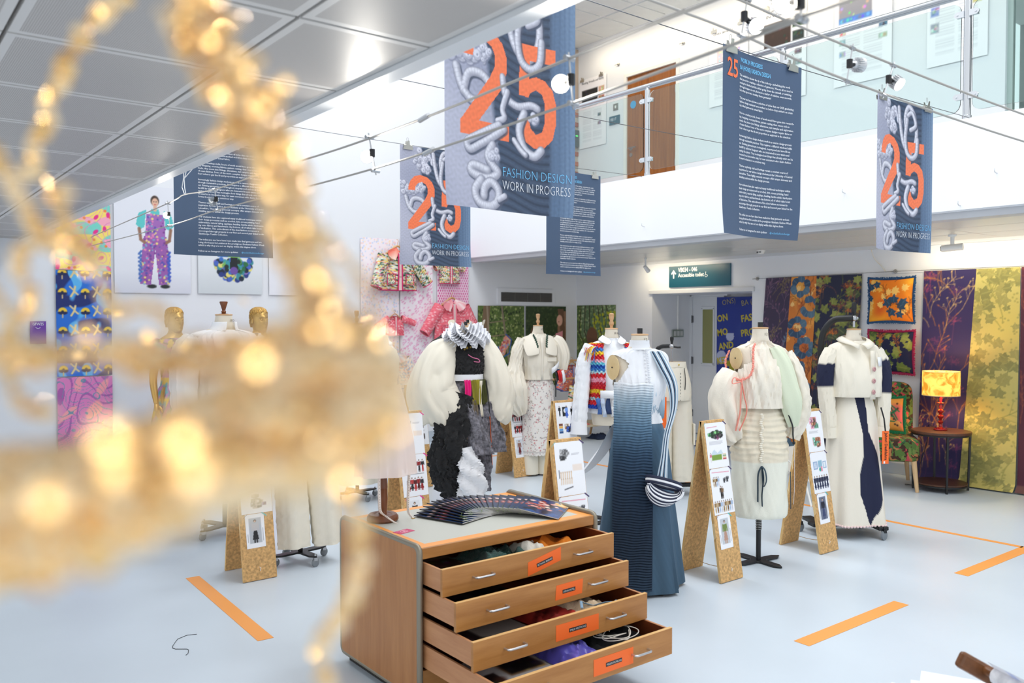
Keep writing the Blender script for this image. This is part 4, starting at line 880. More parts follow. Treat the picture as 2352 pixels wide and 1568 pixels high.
lc = [(.155, -.125, .99), (.17, -.13, .95), (.19, -.12, .90), (.195, -.11, .85), (.20, -.11, .80)]
obj('black_cord', MB().tube(cr(lc, 16), .005, 6), BLACK, skt); obj('cord_toggle', MB().ball((.202, -.112, .795), .011, 8, 5), BLACK, skt)
obj('side_ribbon', MB().tube(cr([(.19, -.08, .62), (.193, -.08, .5), (.198, -.07, .38)], 8), .007, 6, flat=.3), SLT, skt)
obj('hanging_thread', MB().tube([(.21, -.10, .80), (.212, -.102, .55), (.208, -.10, .42)], .0012, 4), COTTON, skt)

# ---------------- cropped jacket and panelled trousers, hung from a bent arm stand
m7 = form('dress form in the cropped cream jacket and navy panelled skirt', (6.16, 3.575), R(-30), 'none', 'none', '12', 'K-L', arms=(0, 0), zs=1.01)
arm_s = thing('hanging_stand', 'black bent pipe stand on castors that carries the cream jacket form', 'stand', (6.16, 3.575, 0), R(-30))
ap = cr([(-.19, .15, .10), (-.19, .15, .6), (-.19, .15, 1.3), (-.187, .145, 1.50), (-.165, .125, 1.60), (-.115, .085, 1.668), (-.06, .03, 1.68), (.0, -.002, 1.682)], 40)
obj('pipe', MB().tube(ap, .025, 14), BLACK, arm_s)
obj('coupling', MB().ball((0, -.005, 1.682), .024, 12, 8).lathe([(.010, -.07), (.010, -.02)], 10, (0, -.005, 1.682)), CHROME, arm_s)
obj('lever', MB().lathe([(.008, 0), (.009, .02), (.014, .03), (.019, .06), (.018, .09), (.012, .105), (0, .108)], 14, (.0, -.005, 1.70)), BLACK, arm_s)
obj('clamp_screw', MB().lathe([(.006, -.03), (.012, -.028), (.012, .0)], 10, M=frame((.03, -.005, 1.682), (0, 1, 0), (0, 0, 1))), CHROME, arm_s)
fb = MB(); fb.box(-.34, .22, -.05, .05, .07, .10); fb.box(-.30, -.22, -.14, .22, .07, .10); fb.box(.10, .18, -.22, .16, .07, .10); obj('base', fb, BLACK, arm_s, False, bev=.006)
for x, y in ((-.36, .12), (-.26, -.16), (.14, -.22), (.16, .14)):
    m1, m2 = MB(), MB(); castor(m1, m2, x, y, .036); c = obj('castor', m2, CASTG, arm_s); obj('castor_fork', m1, BLACK, c, False)
f4 = rumple(70, 6)
jp = [(1.025, .205, .148, 0, -.01), (1.06, .205, .152, 0, -.014), (1.16, .205, .156, 0, -.016), (1.27, .208, .142, 0, -.01), (1.36, .205, .115, 0, 0), (1.41, .185, .096, 0, .006), (1.45, .125, .082, 0, .01), (1.475, .085, .072, 0, .008)]
jk = garment('cropped_jacket', 'cropped cream jacket with navy sleeve bands and three pink buttons', 'jacket', shell(jp, 84, 44, lambda a, z: .006*f4(2*a, z*2.5, 0)), CREAM, m7)
for s in (-1, 1):
    col = cr([(s*.0, -.105, 1.43), (s*.055, -.085, 1.47), (s*.085, -.02, 1.515), (s*.06, .06, 1.53), (0, .085, 1.535)], 14); outer = cr([(s*.035, -.145, 1.39), (s*.09, -.14, 1.42), (s*.13, -.04, 1.46), (s*.09, .095, 1.49), (0, .12, 1.49)], 14)
    obj('collar', MB().loft([list(col), list((col+outer)/2+np.array([0, 0, .008])), list(outer)], closed=False), CREAM, jk, solid=.004)
for s in (-1, 1):
    P0 = [(s*.165, .0, 1.37), (s*.215, -.012, 1.28), (s*.238, -.02, 1.17), (s*.235, -.028, 1.03), (s*.225, -.035, .90), (s*.215, -.04, .74)]
    o = obj('sleeve', limb(P0, (.065, .068, .066, .060, .056, .052), 36, 40, lambda a, t: .005*f4(2*a, t*5, s)+.003*math.sin(4*a+6*t)), COLM, jk)
    colored(o.data, (lambda sg: lambda co: np.where(((co[:, 2] < (1.28 if sg < 0 else 1.31)) & (co[:, 2] > (1.10 if sg < 0 else 1.05)))[:, None], np.array([[26, 32, 62]]), np.array([[240, 233, 216]])))(s))
    obj('cuff', limb([(s*.2155, -.040, .80), (s*.2135, -.0415, .728)], (.0555, .0545), 30, 4), CREAM, jk)
for z in (1.24, 1.15, 1.065):
    bb = MB(); M = frame((.072, -.172+(1.26-z)*.02, z), (1, .35, 0), (0, 0, 1)); bb.lathe([(0, 0), (.017, 0), (.019, .004), (.015, .007), (0, .006)], 16, M=M)
    for k in range(6): bb.ball(tuple(M @ Vector((.010*math.cos(k), .010*math.sin(k), .007))), .005, 6, 4)
    obj('button', bb, mat('dusty_pink_clay', (206, 160, 160), .5, noise=(200, .3, (1, 1, 1))), jk)
obj('jacket_placket', MB().loft([[(.048, -.163, z), (.098, -.150, z)] for z in np.linspace(1.38, 1.01, 8)], closed=False), CREAM, jk, solid=.004)
obj('white_label', MB().loft([[(.12, -.135, 1.33), (.165, -.115, 1.33)], [(.125, -.145, 1.26), (.168, -.12, 1.26)]], closed=False), COTTON, jk, solid=.002)
tp = [(1.06, .128, .104, 0, 0), (1.0, .148, .118, 0, 0), (.92, .172, .132, 0, 0), (.80, .19, .145, 0, 0), (.6, .208, .165, 0, 0), (.35, .235, .188, 0, 0), (.18, .252, .205, 0, 0), (.105, .258, .21, 0, 0)]
def tf(a, z): t = max(0, (1.0-z)); return t*(.016*math.sin(6*a+1)+.01*math.sin(11*a+2*z))
tr = garment('panelled_skirt', 'long flared cream skirt with a curved navy denim panel and scalloped hem', 'skirt', shell(tp, 260, 90, tf, 2.2), COLM, m7)
def tcol(co):
    x, y, z = co.T; ang = np.arctan2(x, -y)
    lo = np.interp(z, [.10, .14, .35, .5, .63, .75, .9, 1.03], [.26, .15, -.20, -.20, .04, .02, -.2, -.42]); hi = np.interp(z, [.1, .14, .2, .35, .5, .62, .78, 1.03], [.26, .34, .52, .84, .86, .72, .34, .26])
    k = (ang > lo) & (ang < hi) & (y < .1); return np.where(k[:, None], np.array([[26, 32, 62]]), np.array([[240, 233, 218]]))
colored(tr.data, tcol)
hm = MB()
for k in range(70):
    a = 2*PI*k/70; d = tf(a, .105); r0 = ring(.105, .258, .21, 0, 0, 70, 2.2, tf)[k]; hm.ball((r0[0], r0[1], .103), .0115, 8, 5, (1, 1, .8))
obj('scalloped_hem', hm, mat('pale_pink_scallop', (234, 208, 206), .7), tr)['kind'] = 'stuff'
ot = thing('name_tag', 'orange swing tag with a black cord hanging at the navy panel', 'tag', tuple(m7.location), R(-30))
obj('card', MB().box(.118, .172, -.217, -.214, .58, .83), ORANGE, ot, False)
obj('cord', MB().tube([(.145, -.15, 1.0), (.147, -.19, .92), (.145, -.214, .825)], .006, 6), BLACK, ot)
text('Jahnvi Deshlahra', .03, mat('tag_text_ink', (60, 24, 10), .6), frame((.139, -.2178, .815), (0, 0, -1), (1, 0, 0)), ot, fit=.21, bold=.0008)
obj('white_band', MB().box(.130, .142, -.2185, -.217, .582, .60), COTTON, ot, False)
# ---------------- deconstructed black and cream outfit
m1 = form('dress form in the black bodice with huge cream sleeves and lace skirt', (4.32, 6.2), R(-26), 'star', 'black', '12', arms=(0, 0), zs=1.02)
BLV = mat('black_crushed_velvet', (16, 16, 19), .75, bump=(60, .5), sheen=.15)
f5 = rumple(80, 10); f6 = rumple(81, 20)
bd1 = garment('ruched_bodice', 'black ruched velvet bodice with a white tulle ruff and white waistband', 'bodice', shell([(1.10, .135, .11, 0, -.004), (1.2, .165, .135, 0, -.014), (1.3, .18, .128, 0, -.008), (1.38, .19, .105, 0, 0), (1.43, .16, .09, 0, .006), (1.46, .11, .08, 0, .006)], 90, 70, lambda a, z: .006*math.sin(z*140+3*f5(a, z, 0))+.006*f6(2*a, z*3, 0)), BLV, m1)
obj('waistband', shell([(1.08, .158, .132, 0, -.002), (1.11, .157, .132, 0, -.004), (1.135, .157, .132, 0, -.004)], 40, 4), COTTON, bd1)
TUL = mat('white_tulle', (250, 251, 255), .8, alpha=.92, bump=(90, .2))
f7 = rumple(82, 22)
rf = MB()
for i in range(9):
    z0 = 1.455+.017*i; ro = .075+.075*math.sin(PI*min(1, (i+1.5)/9)); ph = i*1.3
    rings_ = []
    for t in np.linspace(0, 1, 7): rings_.append([((.06+ro*t)*math.cos(a)*1.05, -.012+(.058+ro*t)*math.sin(a)-.02*t, z0+(.034*math.sin(11*a+ph)+.016*math.sin(23*a+ph*2))*t-.035*t*t+(.01*i-.03)*t) for a in [2*PI*k/110 for k in range(110)]])
    rf.loft(rings_)
o = obj('tulle_ruff', rf, TUL, bd1); o['kind'] = 'stuff'
for s in (-1, 1):
    if s < 0: P0, r0 = [(-.14, .0, 1.42), (-.24, -.03, 1.30), (-.31, -.06, 1.12), (-.31, -.09, .95), (-.22, -.13, .80), (-.20, -.12, .72)], (.10, .15, .185, .20, .16, .06)
    else: P0, r0 = [(.14, .0, 1.42), (.22, .0, 1.28), (.28, -.01, 1.10), (.30, -.02, .95), (.27, -.03, .82), (.24, -.03, .76)], (.07, .105, .125, .13, .115, .07)
    g8 = rumple(90+s, 6)
    def df(a, t, g8=g8, s=s): c_, s_ = math.cos(a), math.sin(a); q = g8(.42*c_+.2*t, .42*s_, t*.55+s); r_ = math.sin(3*a+5*t*s+2*q)+.6*math.sin(2*a-7*t+q); return (.040*q+.026*abs(r_))*(.3+t*.9)*(1 if s < 0 else .5)
    obj('giant_sleeve', limb(P0, r0, 64, 56, df), CREAM, bd1, ang=1.2)
obj('black_shoulder_drape', limb([(-.05, -.09, 1.43), (-.15, -.04, 1.46), (-.24, .02, 1.40), (-.33, .06, 1.28), (-.40, .07, 1.17)], (.05, .075, .06, .03, .008), 24, 24, lambda a, t: .012*f5(3*a, t*5, 1), flat=.6), BLV, bd1)
obj('pink_embroidery', MB().tube(cr([(.0, -.152, 1.31), (.04, -.158, 1.285), (.09, -.15, 1.27), (.10, -.145, 1.245), (.05, -.158, 1.25)], 24), .004, 6), mat('rose_thread', (220, 120, 160), .7), bd1)
obj('gold_brooch', MB().ball((-.01, -.15, 1.37), .014, 7, 5).ball((.02, -.15, 1.375), .01, 6, 4).ball((-.03, -.146, 1.355), .009, 6, 4), mat('antique_gold', (150, 126, 60), .4, .8), bd1)['kind'] = 'stuff'
LACE = mat('grey_lace', (126, 124, 132), .85, noise=(34, .75, (1, 1, 1)), bump=(60, .5))
f8 = rumple(95, 7)
ls = shell([(1.09, .13, .108, 0, 0), (.98, .165, .13, 0, 0), (.85, .19, .15, 0, 0), (.62, .215, .175, 0, 0), (.4, .22, .18, 0, 0), (.16, .20, .17, 0, 0)], 110, 60, lambda a, z: (1.1-z)*(.03*math.sin(8*a+2*f8(a, z, 0))+.025*f8(2*a, z*2.5, 1)))
sk1 = garment('patchwork_skirt', 'draped skirt of grey lace, black velvet, white tulle and bright scraps', 'skirt', ls, LACE, m1)
obj('lace_flounce', shell([(.90, .20, .16, .0, 0), (.78, .235, .195, .02, 0), (.62, .27, .225, .035, 0), (.5, .275, .23, .05, 0)], 90, 24, lambda a, z: .03*math.sin(6*a+z*6)+.02*f8(2*a, z*4, 3), a0=-1.9, a1=1.3), LACE, sk1)
bv = limb([(-.08, -.15, .98), (-.13, -.17, .80), (-.15, -.19, .62), (-.22, -.17, .46), (-.20, -.15, .30), (-.12, -.13, .12)], (.10, .15, .14, .12, .10, .07), 50, 60, lambda a, t: .022*math.sin(26*t+2*f5(a, t*4, 0)+2*a)+.016*f6(2*a, t*6, 1), flat=.6)
obj('black_velvet_drape', bv, BLV, sk1, ang=1.2)
tl_ = limb([(-.02, -.22, .56), (.0, -.235, .42), (.02, -.24, .28), (.02, -.22, .13)], (.05, .09, .115, .12), 40, 44, lambda a, t: .02*math.sin(18*t+3*a)+.015*f7(2*a, t*5, 0), flat=.5)
obj('white_tulle_drape', tl_, TUL, sk1, ang=1.2)
for nm, x0, x1, z0, z1, m_, ph in (('pink_satin_strip', -.035, .02, .84, 1.09, mat('fuchsia_satin', (236, 30, 130), .4), 0), ('olive_velvet_piece', .03, .11, .88, 1.09, mat('olive_velvet', (150, 140, 30), .7, noise=(20, .4, (1, 1, .2))), 1), ('moss_velvet_piece', .115, .17, .88, 1.09, mat('moss_velvet', (70, 72, 24), .7, noise=(20, .5, (1, 1, .3))), 2),
                                 ('brown_wool_piece', -.07, .0, .58, .9, mat('brown_tweed', (150, 132, 110), .9, noise=(60, .3, (1, 1, 1))), 3), ('taupe_piece', .02, .08, .74, .92, mat('taupe_tweed', (116, 104, 88), .9, noise=(60, .3, (1, 1, 1))), 4), ('cream_ribbon', .10, .13, .78, 1.08, CREAM, 5)):
    ry = lambda z: np.interp(z, [.5, .85, .98, 1.09], [.205, .175, .15, .125])
    obj(nm, MB().loft([[(x0+(x1-x0)*k/8+.006*math.sin(z*20+ph), -ry(z)*(1-.35*(abs(x0+(x1-x0)*k/8)/.17)**2)-.012-.007*math.sin(k*1.5+z*8+ph), z) for k in range(9)] for z in np.linspace(z1, z0, 14)], closed=False), m_, sk1, solid=.003)
obj('black_cord', MB().tube(cr([(.165, -.11, 1.08), (.185, -.14, .9), (.19, -.15, .76)], 12), .005, 6), BLACK, sk1)
obj('orange_tie', MB().tube(cr([(.19, -.155, .78), (.2, -.165, .6), (.21, -.17, .40)], 10), .007, 6, flat=.4), ORANGE, sk1)
# ---------------- form behind it with pointed cream collar
q = atd(1074, 731, 9.0)
m1b = form('dress form in a cream coat with tall pointed collar behind the tulle ruff', (q[0], q[1]), R(-25), 'star', 'black', '12', arms=(0, 0), zs=1.03)
ct = garment('pointed_collar_coat', 'cream coat with a tall pointed ruffled collar, mostly hidden', 'coat', shell([(.35, .26, .22, 0, 0), (.7, .21, .17, 0, 0), (1.05, .16, .135, 0, 0), (1.22, .19, .15, 0, -.01), (1.36, .215, .12, 0, 0), (1.43, .18, .095, 0, .005), (1.47, .11, .08, 0, .005)], 70, 44, lambda a, z: .012*f8(2*a, z*3, 0)), CREAM, m1b)
obj('collar', shell([(1.46, .10, .09, 0, .0), (1.52, .13, .115, 0, 0), (1.58, .165, .145, 0, .01), (1.62, .18, .15, 0, .01)], 60, 10, lambda a, z: (z-1.46)*.16*math.sin(7*a), zfn=lambda x, y, z, t: .05*t*math.sin(5*math.atan2(y, x)+1)-(.09*t if y < -.03 else 0)), CREAM, ct)
for s in (-1, 1): obj('sleeve', limb([(s*.17, 0, 1.40), (s*.24, 0, 1.26), (s*.28, 0, 1.05), (s*.27, -.02, .85)], (.07, .085, .085, .07), 30, 26, lambda a, t: .01*f8(2*a, t*5, s)), CREAM, ct)
# ---------------- ivory blouse and floral lace skirt
m2 = form('dress form in the ivory wide collar blouse and floral lace skirt', (5.82, 7.0), R(-22), 'column', 'wood', '10', arms=(0, 0), zs=1.015)
b2 = garment('wide_collar_blouse', 'ivory blouse with wide green edged collar and one balloon sleeve', 'blouse', shell([(.98, .16, .128, 0, -.01), (1.05, .155, .13, 0, -.012), (1.15, .168, .14, 0, -.018), (1.27, .18, .135, 0, -.01), (1.36, .185, .11, 0, 0), (1.42, .165, .092, 0, .006), (1.46, .10, .078, 0, .006), (1.49, .075, .07, 0, .004)], 72, 44, lambda a, z: .006*f8(2*a, z*3, 2)), IVORY, m2)
obj('balloon_sleeve', limb([(-.165, 0, 1.40), (-.22, -.01, 1.28), (-.25, -.02, 1.15), (-.27, -.03, 1.02), (-.275, -.05, .88), (-.24, -.07, .74), (-.20, -.08, .64)], (.065, .07, .068, .10, .135, .10, .04), 48, 50, lambda a, t: (.012*math.sin(11*a)*(1 if t > .45 else .2))+.008*f8(2*a, t*5, 3)), IVORY, b2)
obj('puff_sleeve', limb([(.16, 0, 1.42), (.215, 0, 1.36), (.255, -.01, 1.24), (.25, -.02, 1.12), (.245, -.02, 1.08)], (.06, .085, .095, .075, .065), 44, 30, lambda a, t: .008*math.sin(12*a)*(.3+t)), IVORY, b2)
for s in (-1, 1):
    obj('collar_panel', MB().loft([[(s*.07, -.075, 1.475), (s*.13, -.05, 1.465), (s*.185, .0, 1.43)], [(s*.055, -.125, 1.40), (s*.12, -.13, 1.38), (s*.20, -.06, 1.36)], [(s*.03, -.165, 1.30), (s*.10, -.175, 1.28), (s*.185, -.13, 1.26)], [(s*.02, -.172, 1.25), (s*.10, -.182, 1.235), (s*.17, -.15, 1.22)]], closed=False), IVORY, b2, solid=.004, sub=1)
    tr_ = MB()
    for k in range(14): t = k/13; tr_.ball((s*(.075-.03*t+.006*(k % 2)), -.085-.07*t, 1.475-.15*t), .010, 6, 4)
    obj('green_trim', tr_, mat('dark_green_trim', (54, 84, 70), .8, noise=(80, .5, (1, 1, 1))), b2)['kind'] = 'stuff'
for zz in (1.27, 1.235): pass
obj('pocket_flap', MB().box(.03, .14, -.168, -.160, 1.17, 1.215).xf(Matrix.Rotation(.15, 4, 'Z')), IVORY, b2, False, bev=.003)
obj('front_placket', MB().loft([[(-.012, -.16+abs(z-1.2)*.1, z), (.016, -.16+abs(z-1.2)*.1, z)] for z in np.linspace(1.42, .98, 8)], closed=False), IVORY, b2, solid=.004)
ss = thing('sash', 'white sash with red and black ends across the ivory blouse', 'sash', tuple(m2.location), R(-22)); WARP.append(ss)
obj('band', MB().loft([[(.10, -.17, 1.10), (.10, -.172, 1.04)], [(.15, -.155, 1.13), (.15, -.157, 1.07)], [(.20, -.11, 1.17), (.20, -.112, 1.11)]], closed=False), COTTON, ss, solid=.004)
for k, (m_, x0) in enumerate(((BLACK, .135), (mat('scarlet_satin', (214, 30, 36), .5), .165), (mat('scarlet_satin', (214, 30, 36), .5), .185), (COTTON, .21))):
    obj('hanging_end', MB().loft([[(x0, -.155, 1.07), (x0+.03, -.148, 1.08)], [(x0+.01, -.165, 1.03), (x0+.042, -.156, 1.03)], [(x0+.02, -.16, .975-.012*k), (x0+.055, -.15, .97)]], closed=False), m_, ss, solid=.003)
FLOR = Paint(1.25, .95, 250, 190, (246, 240, 234)); rg = random.Random(14)
for _ in range(700):
    x, y = rg.uniform(0, 1.25), rg.uniform(.03, .93); c = rg.choice([(214, 120, 120), (196, 150, 150), (226, 150, 160), (150, 140, 150), (204, 96, 100), (170, 160, 140)]); r_ = rg.uniform(.004, .010)
    FLOR.disk(x, y, r_, c, r_*rg.uniform(.5, 1), rg.uniform(0, 3), .8)
    if rg.random() < .5: a = rg.uniform(0, 6.28); FLOR.line([(x, y), (x+.022*math.cos(a), y+.022*math.sin(a)), (x+.035*math.cos(a+.5), y+.035*math.sin(a+.5))], .0022, (150, 130, 130), .8)
FLOR.rect(0, .03, 1.25, .045, (214, 208, 204))
KX = cr([(1.02, .125, .105), (.95, .16, .125), (.85, .172, .13), (.6, .165, .135), (.3, .17, .14), (.22, .172, .14)], 60)
def wrap(x, y):
    a = -PI/2+(x/1.25-.5)*2*PI; z = .235+y*.80-.012*np.abs(np.sin(a*14))*(y < .03); rx = np.interp(z, KX[::-1, 0], KX[::-1, 1]); ry = np.interp(z, KX[::-1, 0], KX[::-1, 2]); w_ = .006*np.sin(6*a+z*3)
    return np.stack([(rx+w_)*np.cos(a), (ry+w_)*np.sin(a), z], 1)
s2 = link('floral_lace_skirt', FLOR.mesh('floral_lace_skirt', wrap, print_mat('lace_print', .85, bump=(120, .4)))); s2.location = m2.location; s2.rotation_euler = m2.rotation_euler; WARP.append(s2); tag(s2, 'long ivory pencil skirt with small pink and grey flower print', 'skirt')
tr2 = garment('wide_trousers', 'cream trouser legs showing below the floral skirt', 'trousers', limb([(-.075, 0, .7), (-.08, 0, .4), (-.085, 0, .02)], (.085, .085, .09), 28, 20), CREAM, m2)
obj('leg', limb([(.075, 0, .7), (.08, 0, .4), (.085, 0, .02)], (.085, .085, .09), 28, 20), CREAM, tr2)
obj('side_lacing', MB().tube(cr([(.165, -.08, 1.0), (.172, -.09, .9), (.172, -.09, .8)], 10), .006, 6), BLACK, s2)
# ---------------- crochet waistcoat
m3 = form('dress form in the rainbow crochet waistcoat over a white shirt', (4.96, 5.02), R(-30), 'star', 'wood', '8', 'K-L', arms=(0, 0), zs=1.01)
f9 = rumple(110, 9)
s3 = garment('white_shirt', 'white shirt with long sleeves worn under the crochet waistcoat', 'shirt', shell([(.86, .19, .145, 0, 0), (1.0, .165, .13, 0, 0), (1.12, .165, .135, 0, -.012), (1.27, .178, .13, 0, -.008), (1.37, .182, .105, 0, 0), (1.42, .16, .09, 0, .006), (1.46, .1, .078, 0, .006), (1.495, .072, .07, 0, .0)], 64, 40, lambda a, z: .005*f9(2*a, z*3, 0)), COTTON, m3)
for s in (-1, 1):
    obj('sleeve', limb([(s*.165, 0, 1.40), (s*.22, -.01, 1.27), (s*.245, -.03, 1.1), (s*.27, -.06, .92), (s*.29, -.085, .76)], (.062, .07, .064, .062, .06), 34, 40, lambda a, t: .006*f9(2*a, t*6, s)+.004*math.sin(5*a+5*t)), COTTON, s3)
    obj('cuff', limb([(s*.288, -.083, .80), (s*.293, -.088, .71)], (.063, .072), 28, 5), COTTON, s3)
    obj('collar', MB().loft([[(0, -.10, 1.45), (s*.055, -.075, 1.505), (s*.075, .0, 1.535), (s*.04, .07, 1.545)], [(s*.06, -.15, 1.40), (s*.11, -.10, 1.44), (s*.125, .0, 1.475), (s*.07, .1, 1.49)]], closed=False), COTTON, s3, solid=.004, sub=1)
ckx = [(.90, .212, .165, 0, -.004), (1.02, .186, .15, 0, -.006), (1.14, .186, .156, 0, -.014), (1.27, .20, .15, 0, -.008), (1.35, .205, .125, 0, 0), (1.40, .195, .108, 0, .004), (1.43, .16, .10, 0, .006)]
wk = shell(ckx, 170, 120, lambda a, z: .010*math.sin(34*a+(PI if int(z/.016) % 2 else 0))*abs(math.sin(z*196))+.003*f9(2*a, z*5, 0), 2.3, -PI/2+.42, 3*PI/2-.42)
wc = garment('crochet_waistcoat', 'open crochet waistcoat in bands of red, yellow, pink, turquoise and blue', 'waistcoat', wk, COLM, m3)
BANDS = [(.90, (30, 70, 170)), (.93, (214, 40, 50)), (.97, (176, 220, 226)), (.985, (206, 40, 46)), (1.02, (240, 200, 50)), (1.05, (206, 34, 46)), (1.085, (196, 40, 60)), (1.11, (238, 160, 180)), (1.145, (214, 36, 46)), (1.18, (190, 226, 228)), (1.20, (60, 130, 200)), (1.225, (30, 84, 176)), (1.25, (110, 196, 214)), (1.275, (240, 170, 190)), (1.295, (206, 30, 44)), (1.33, (240, 196, 40)), (1.36, (56, 120, 200)), (1.385, (222, 44, 54)), (1.42, (238, 190, 60)), (1.5, (60, 110, 190))]
def bcol(co):
    zz = co[:, 2]+.006*np.sin(np.arctan2(co[:, 1], co[:, 0])*34); ix = np.searchsorted([b_[0] for b_ in BANDS], zz)-1; c = np.array([b_[1] for b_ in BANDS], float)[np.clip(ix, 0, len(BANDS)-1)]
    return c*(1+.12*np.sin(co[:, 0]*300+co[:, 2]*200))[:, None]
colored(wc.data, bcol)
fg = MB(); rg = random.Random(9)
fm = [mat('yarn_%s' % n_, c, .9) for n_, c in (('yellow', (240, 196, 40)), ('blue', (56, 110, 190)), ('red', (214, 40, 50)), ('white', (240, 240, 238)))]
for i, m_ in enumerate(fm):
    fg = MB()
    for k in range(16): a = rg.uniform(2.4, 4.0); x, y = .205*math.cos(a), .12*math.sin(a); L = rg.uniform(.05, .2); fg.tube([(x, y, 1.40), (x-.03, y-.02, 1.40-L*.3), (x-.04-.01*rg.random(), y-.03, 1.40-L)], .0022, 4)
    obj('yarn_fringe', fg, m_, wc)['kind'] = 'stuff'
obj('white_tab', MB().loft([[(-.13, -.155, 1.045), (-.04, -.176, 1.045), (.05, -.176, 1.045)], [(-.13, -.16, .985), (-.04, -.18, .985), (.05, -.18, .985)]], closed=False), COTTON, wc, solid=.004)
for k, c in enumerate(((70, 110, 180), (200, 214, 236), (44, 66, 110), (240, 240, 242), (170, 70, 100), (120, 140, 60))):
    x0 = -.16+.04*k; obj('rag_strip', MB().loft([[(x0+.01*math.sin(z*30+k), -.158-.01*math.sin(k), z), (x0+.036+.008*math.sin(z*24), -.164, z)] for z in np.linspace(.985, .86-.02*(k % 2), 6)], closed=False), mat('rag_%d' % k, c, .8, noise=(30, .3, (1, 1, 1))), wc, solid=.003)
# ---------------- trousers on a half form with bent arm stand
m5 = form('half form on a bent arm stand carrying the cream cargo trousers', (6.18, 5.44), R(-35), 'cart', 'none', '12', arms=(0, 0), half=1.06, neck=False, zs=1.16, pole_top=.85)
obj('waist_cap', MB().lathe([(0, 1.20), (.105, 1.20), (.11, 1.203), (.11, 1.209), (0, 1.212)], 24).xf(Matrix.Diagonal((1.1, .85, 1, 1))), CAPW, m5)
obj('pipe', MB().tube(cr([(-.10, .2, .09), (-.10, .2, .9), (-.10, .19, 1.28), (-.08, .15, 1.345), (-.03, .06, 1.36), (.0, .0, 1.36)], 30), .02, 10), BLACK, m5)
obj('coupling', MB().ball((0, 0, 1.36), .024, 10, 7).lathe([(.009, -.15), (.009, 0)], 8, (0, 0, 1.36)), CHROME, m5); obj('lever', MB().lathe([(.008, 0), (.012, .02), (.018, .05), (.017, .085), (0, .1)], 12, (0, 0, 1.38)), BLACK, m5); obj('clamp_lever', MB().tube([(0, 0, 1.36), (.05, -.03, 1.35), (.075, -.04, 1.352)], .009, 8), BLACK, m5)
t5 = garment('cargo_trousers', 'cream cargo trousers with black stitching hung beside the blue gown', 'trousers', shell([(1.20, .128, .104, 0, 0), (1.12, .15, .12, 0, 0), (1.0, .18, .135, 0, 0), (.90, .185, .14, 0, 0), (.86, .18, .135, 0, 0)], 60, 24, lambda a, z: .004*f9(2*a, z*4, 0)), CREAM, m5)
for s in (-1, 1):
    obj('leg', limb([(s*.085, 0, .92), (s*.095, 0, .7), (s*.105, -.005, .4), (s*.115, -.01, .14)], (.098, .10, .105, .115), 36, 40, lambda a, t: .006*f9(2*a, t*7, s)+.004*math.sin(6*a)*t), CREAM, t5)
    obj('cargo_pocket', MB().box(s*.20-.006, s*.20+.012, -.085, .05, .48, .66), CREAM, t5, False, bev=.008)
obj('waistband', shell([(1.215, .132, .108, 0, 0), (1.165, .14, .114, 0, 0)], 48, 4), CREAM, t5)
for k in range(9): obj('stitch_mark', MB().box(.05, .054, -.142+.001*k, -.136+.001*k, 1.10-.03*k, 1.115-.03*k), BLACK, t5, False)
obj('zip_line', MB().tube(cr([(.09, -.118, 1.16), (.10, -.128, 1.05), (.095, -.13, .96)], 10), .004, 5), BLACK, t5); obj('green_zip', MB().tube(cr([(-.02, -.14, .98), (-.015, -.142, .85), (.02, -.135, .78)], 10), .004, 5), mat('bottle_green_zip', (40, 90, 80), .5), t5)
obj('waist_button', MB().ball((.04, -.118, 1.19), .008, 8, 5), mat('brass_button', (210, 180, 70), .35, .7), t5)
nt_ = thing('name_tag', 'orange swing tag between the blue gown and the cream cargo trousers', 'tag', tuple(m5.location), R(-35))
obj('card', MB().box(-.155, -.095, -.20, -.197, .66, .95), ORANGE, nt_, False); obj('cord', MB().tube([(-.12, -.11, 1.17), (-.125, -.17, 1.05), (-.125, -.198, .94)], .004, 5), BLACK, nt_)
text('Hannah M', .03, mat('tag_text_ink', (60, 24, 10), .6), frame((-.135, -.2012, .93), (0, 0, -1), (1, 0, 0)), nt_, fit=.13)
# ---------------- left group: white coat form, gilded mannequins, two trouser forms
q = atd(513, 731, 6.6)
m8 = form('dress form with dark turned finial wearing the wide shouldered white coat', (q[0], q[1]), R(8), 'castor', 'darkwood', '100', arms=(0, 0), zs=1.02)
m8.scale = (1.2, 1.2, 1.06)
c8 = garment('white_coat', 'white wide shouldered coat with an open stand collar, tape measure inside', 'coat', shell([(.35, .26, .21, 0, 0), (.8, .205, .16, 0, 0), (1.05, .17, .14, 0, 0), (1.25, .20, .15, 0, -.008), (1.36, .225, .125, 0, 0), (1.41, .215, .105, 0, .004), (1.445, .16, .09, 0, .006), (1.465, .10, .08, 0, .006)], 70, 44, lambda a, z: .008*f9(2*a, z*2, 5)), COTTON, m8)
obj('collar', shell([(1.455, .10, .085, 0, .0), (1.50, .082, .08, .005, .0), (1.56, .075, .078, .01, .005)], 40, 10, None, 2, -PI/2+.5, 3*PI/2-.25), COTTON, c8, solid=.004)
for s in (-1, 1): obj('sleeve', limb([(s*.19, 0, 1.385), (s*.245, 0, 1.30), (s*.27, -.01, 1.12), (s*.275, -.02, .85)], (.066, .085, .085, .07), 30, 26, lambda a, t: .008*f9(2*a, t*5, s)), COTTON, c8)
GOLD = mat('gilded_paint', (206, 166, 96), .36, .8); GOLDH = mat('gilded_hair_paint', (198, 156, 86), .42, .8, bump=(60, .6))
c8.scale = (1.2, 1.15, 1.06)
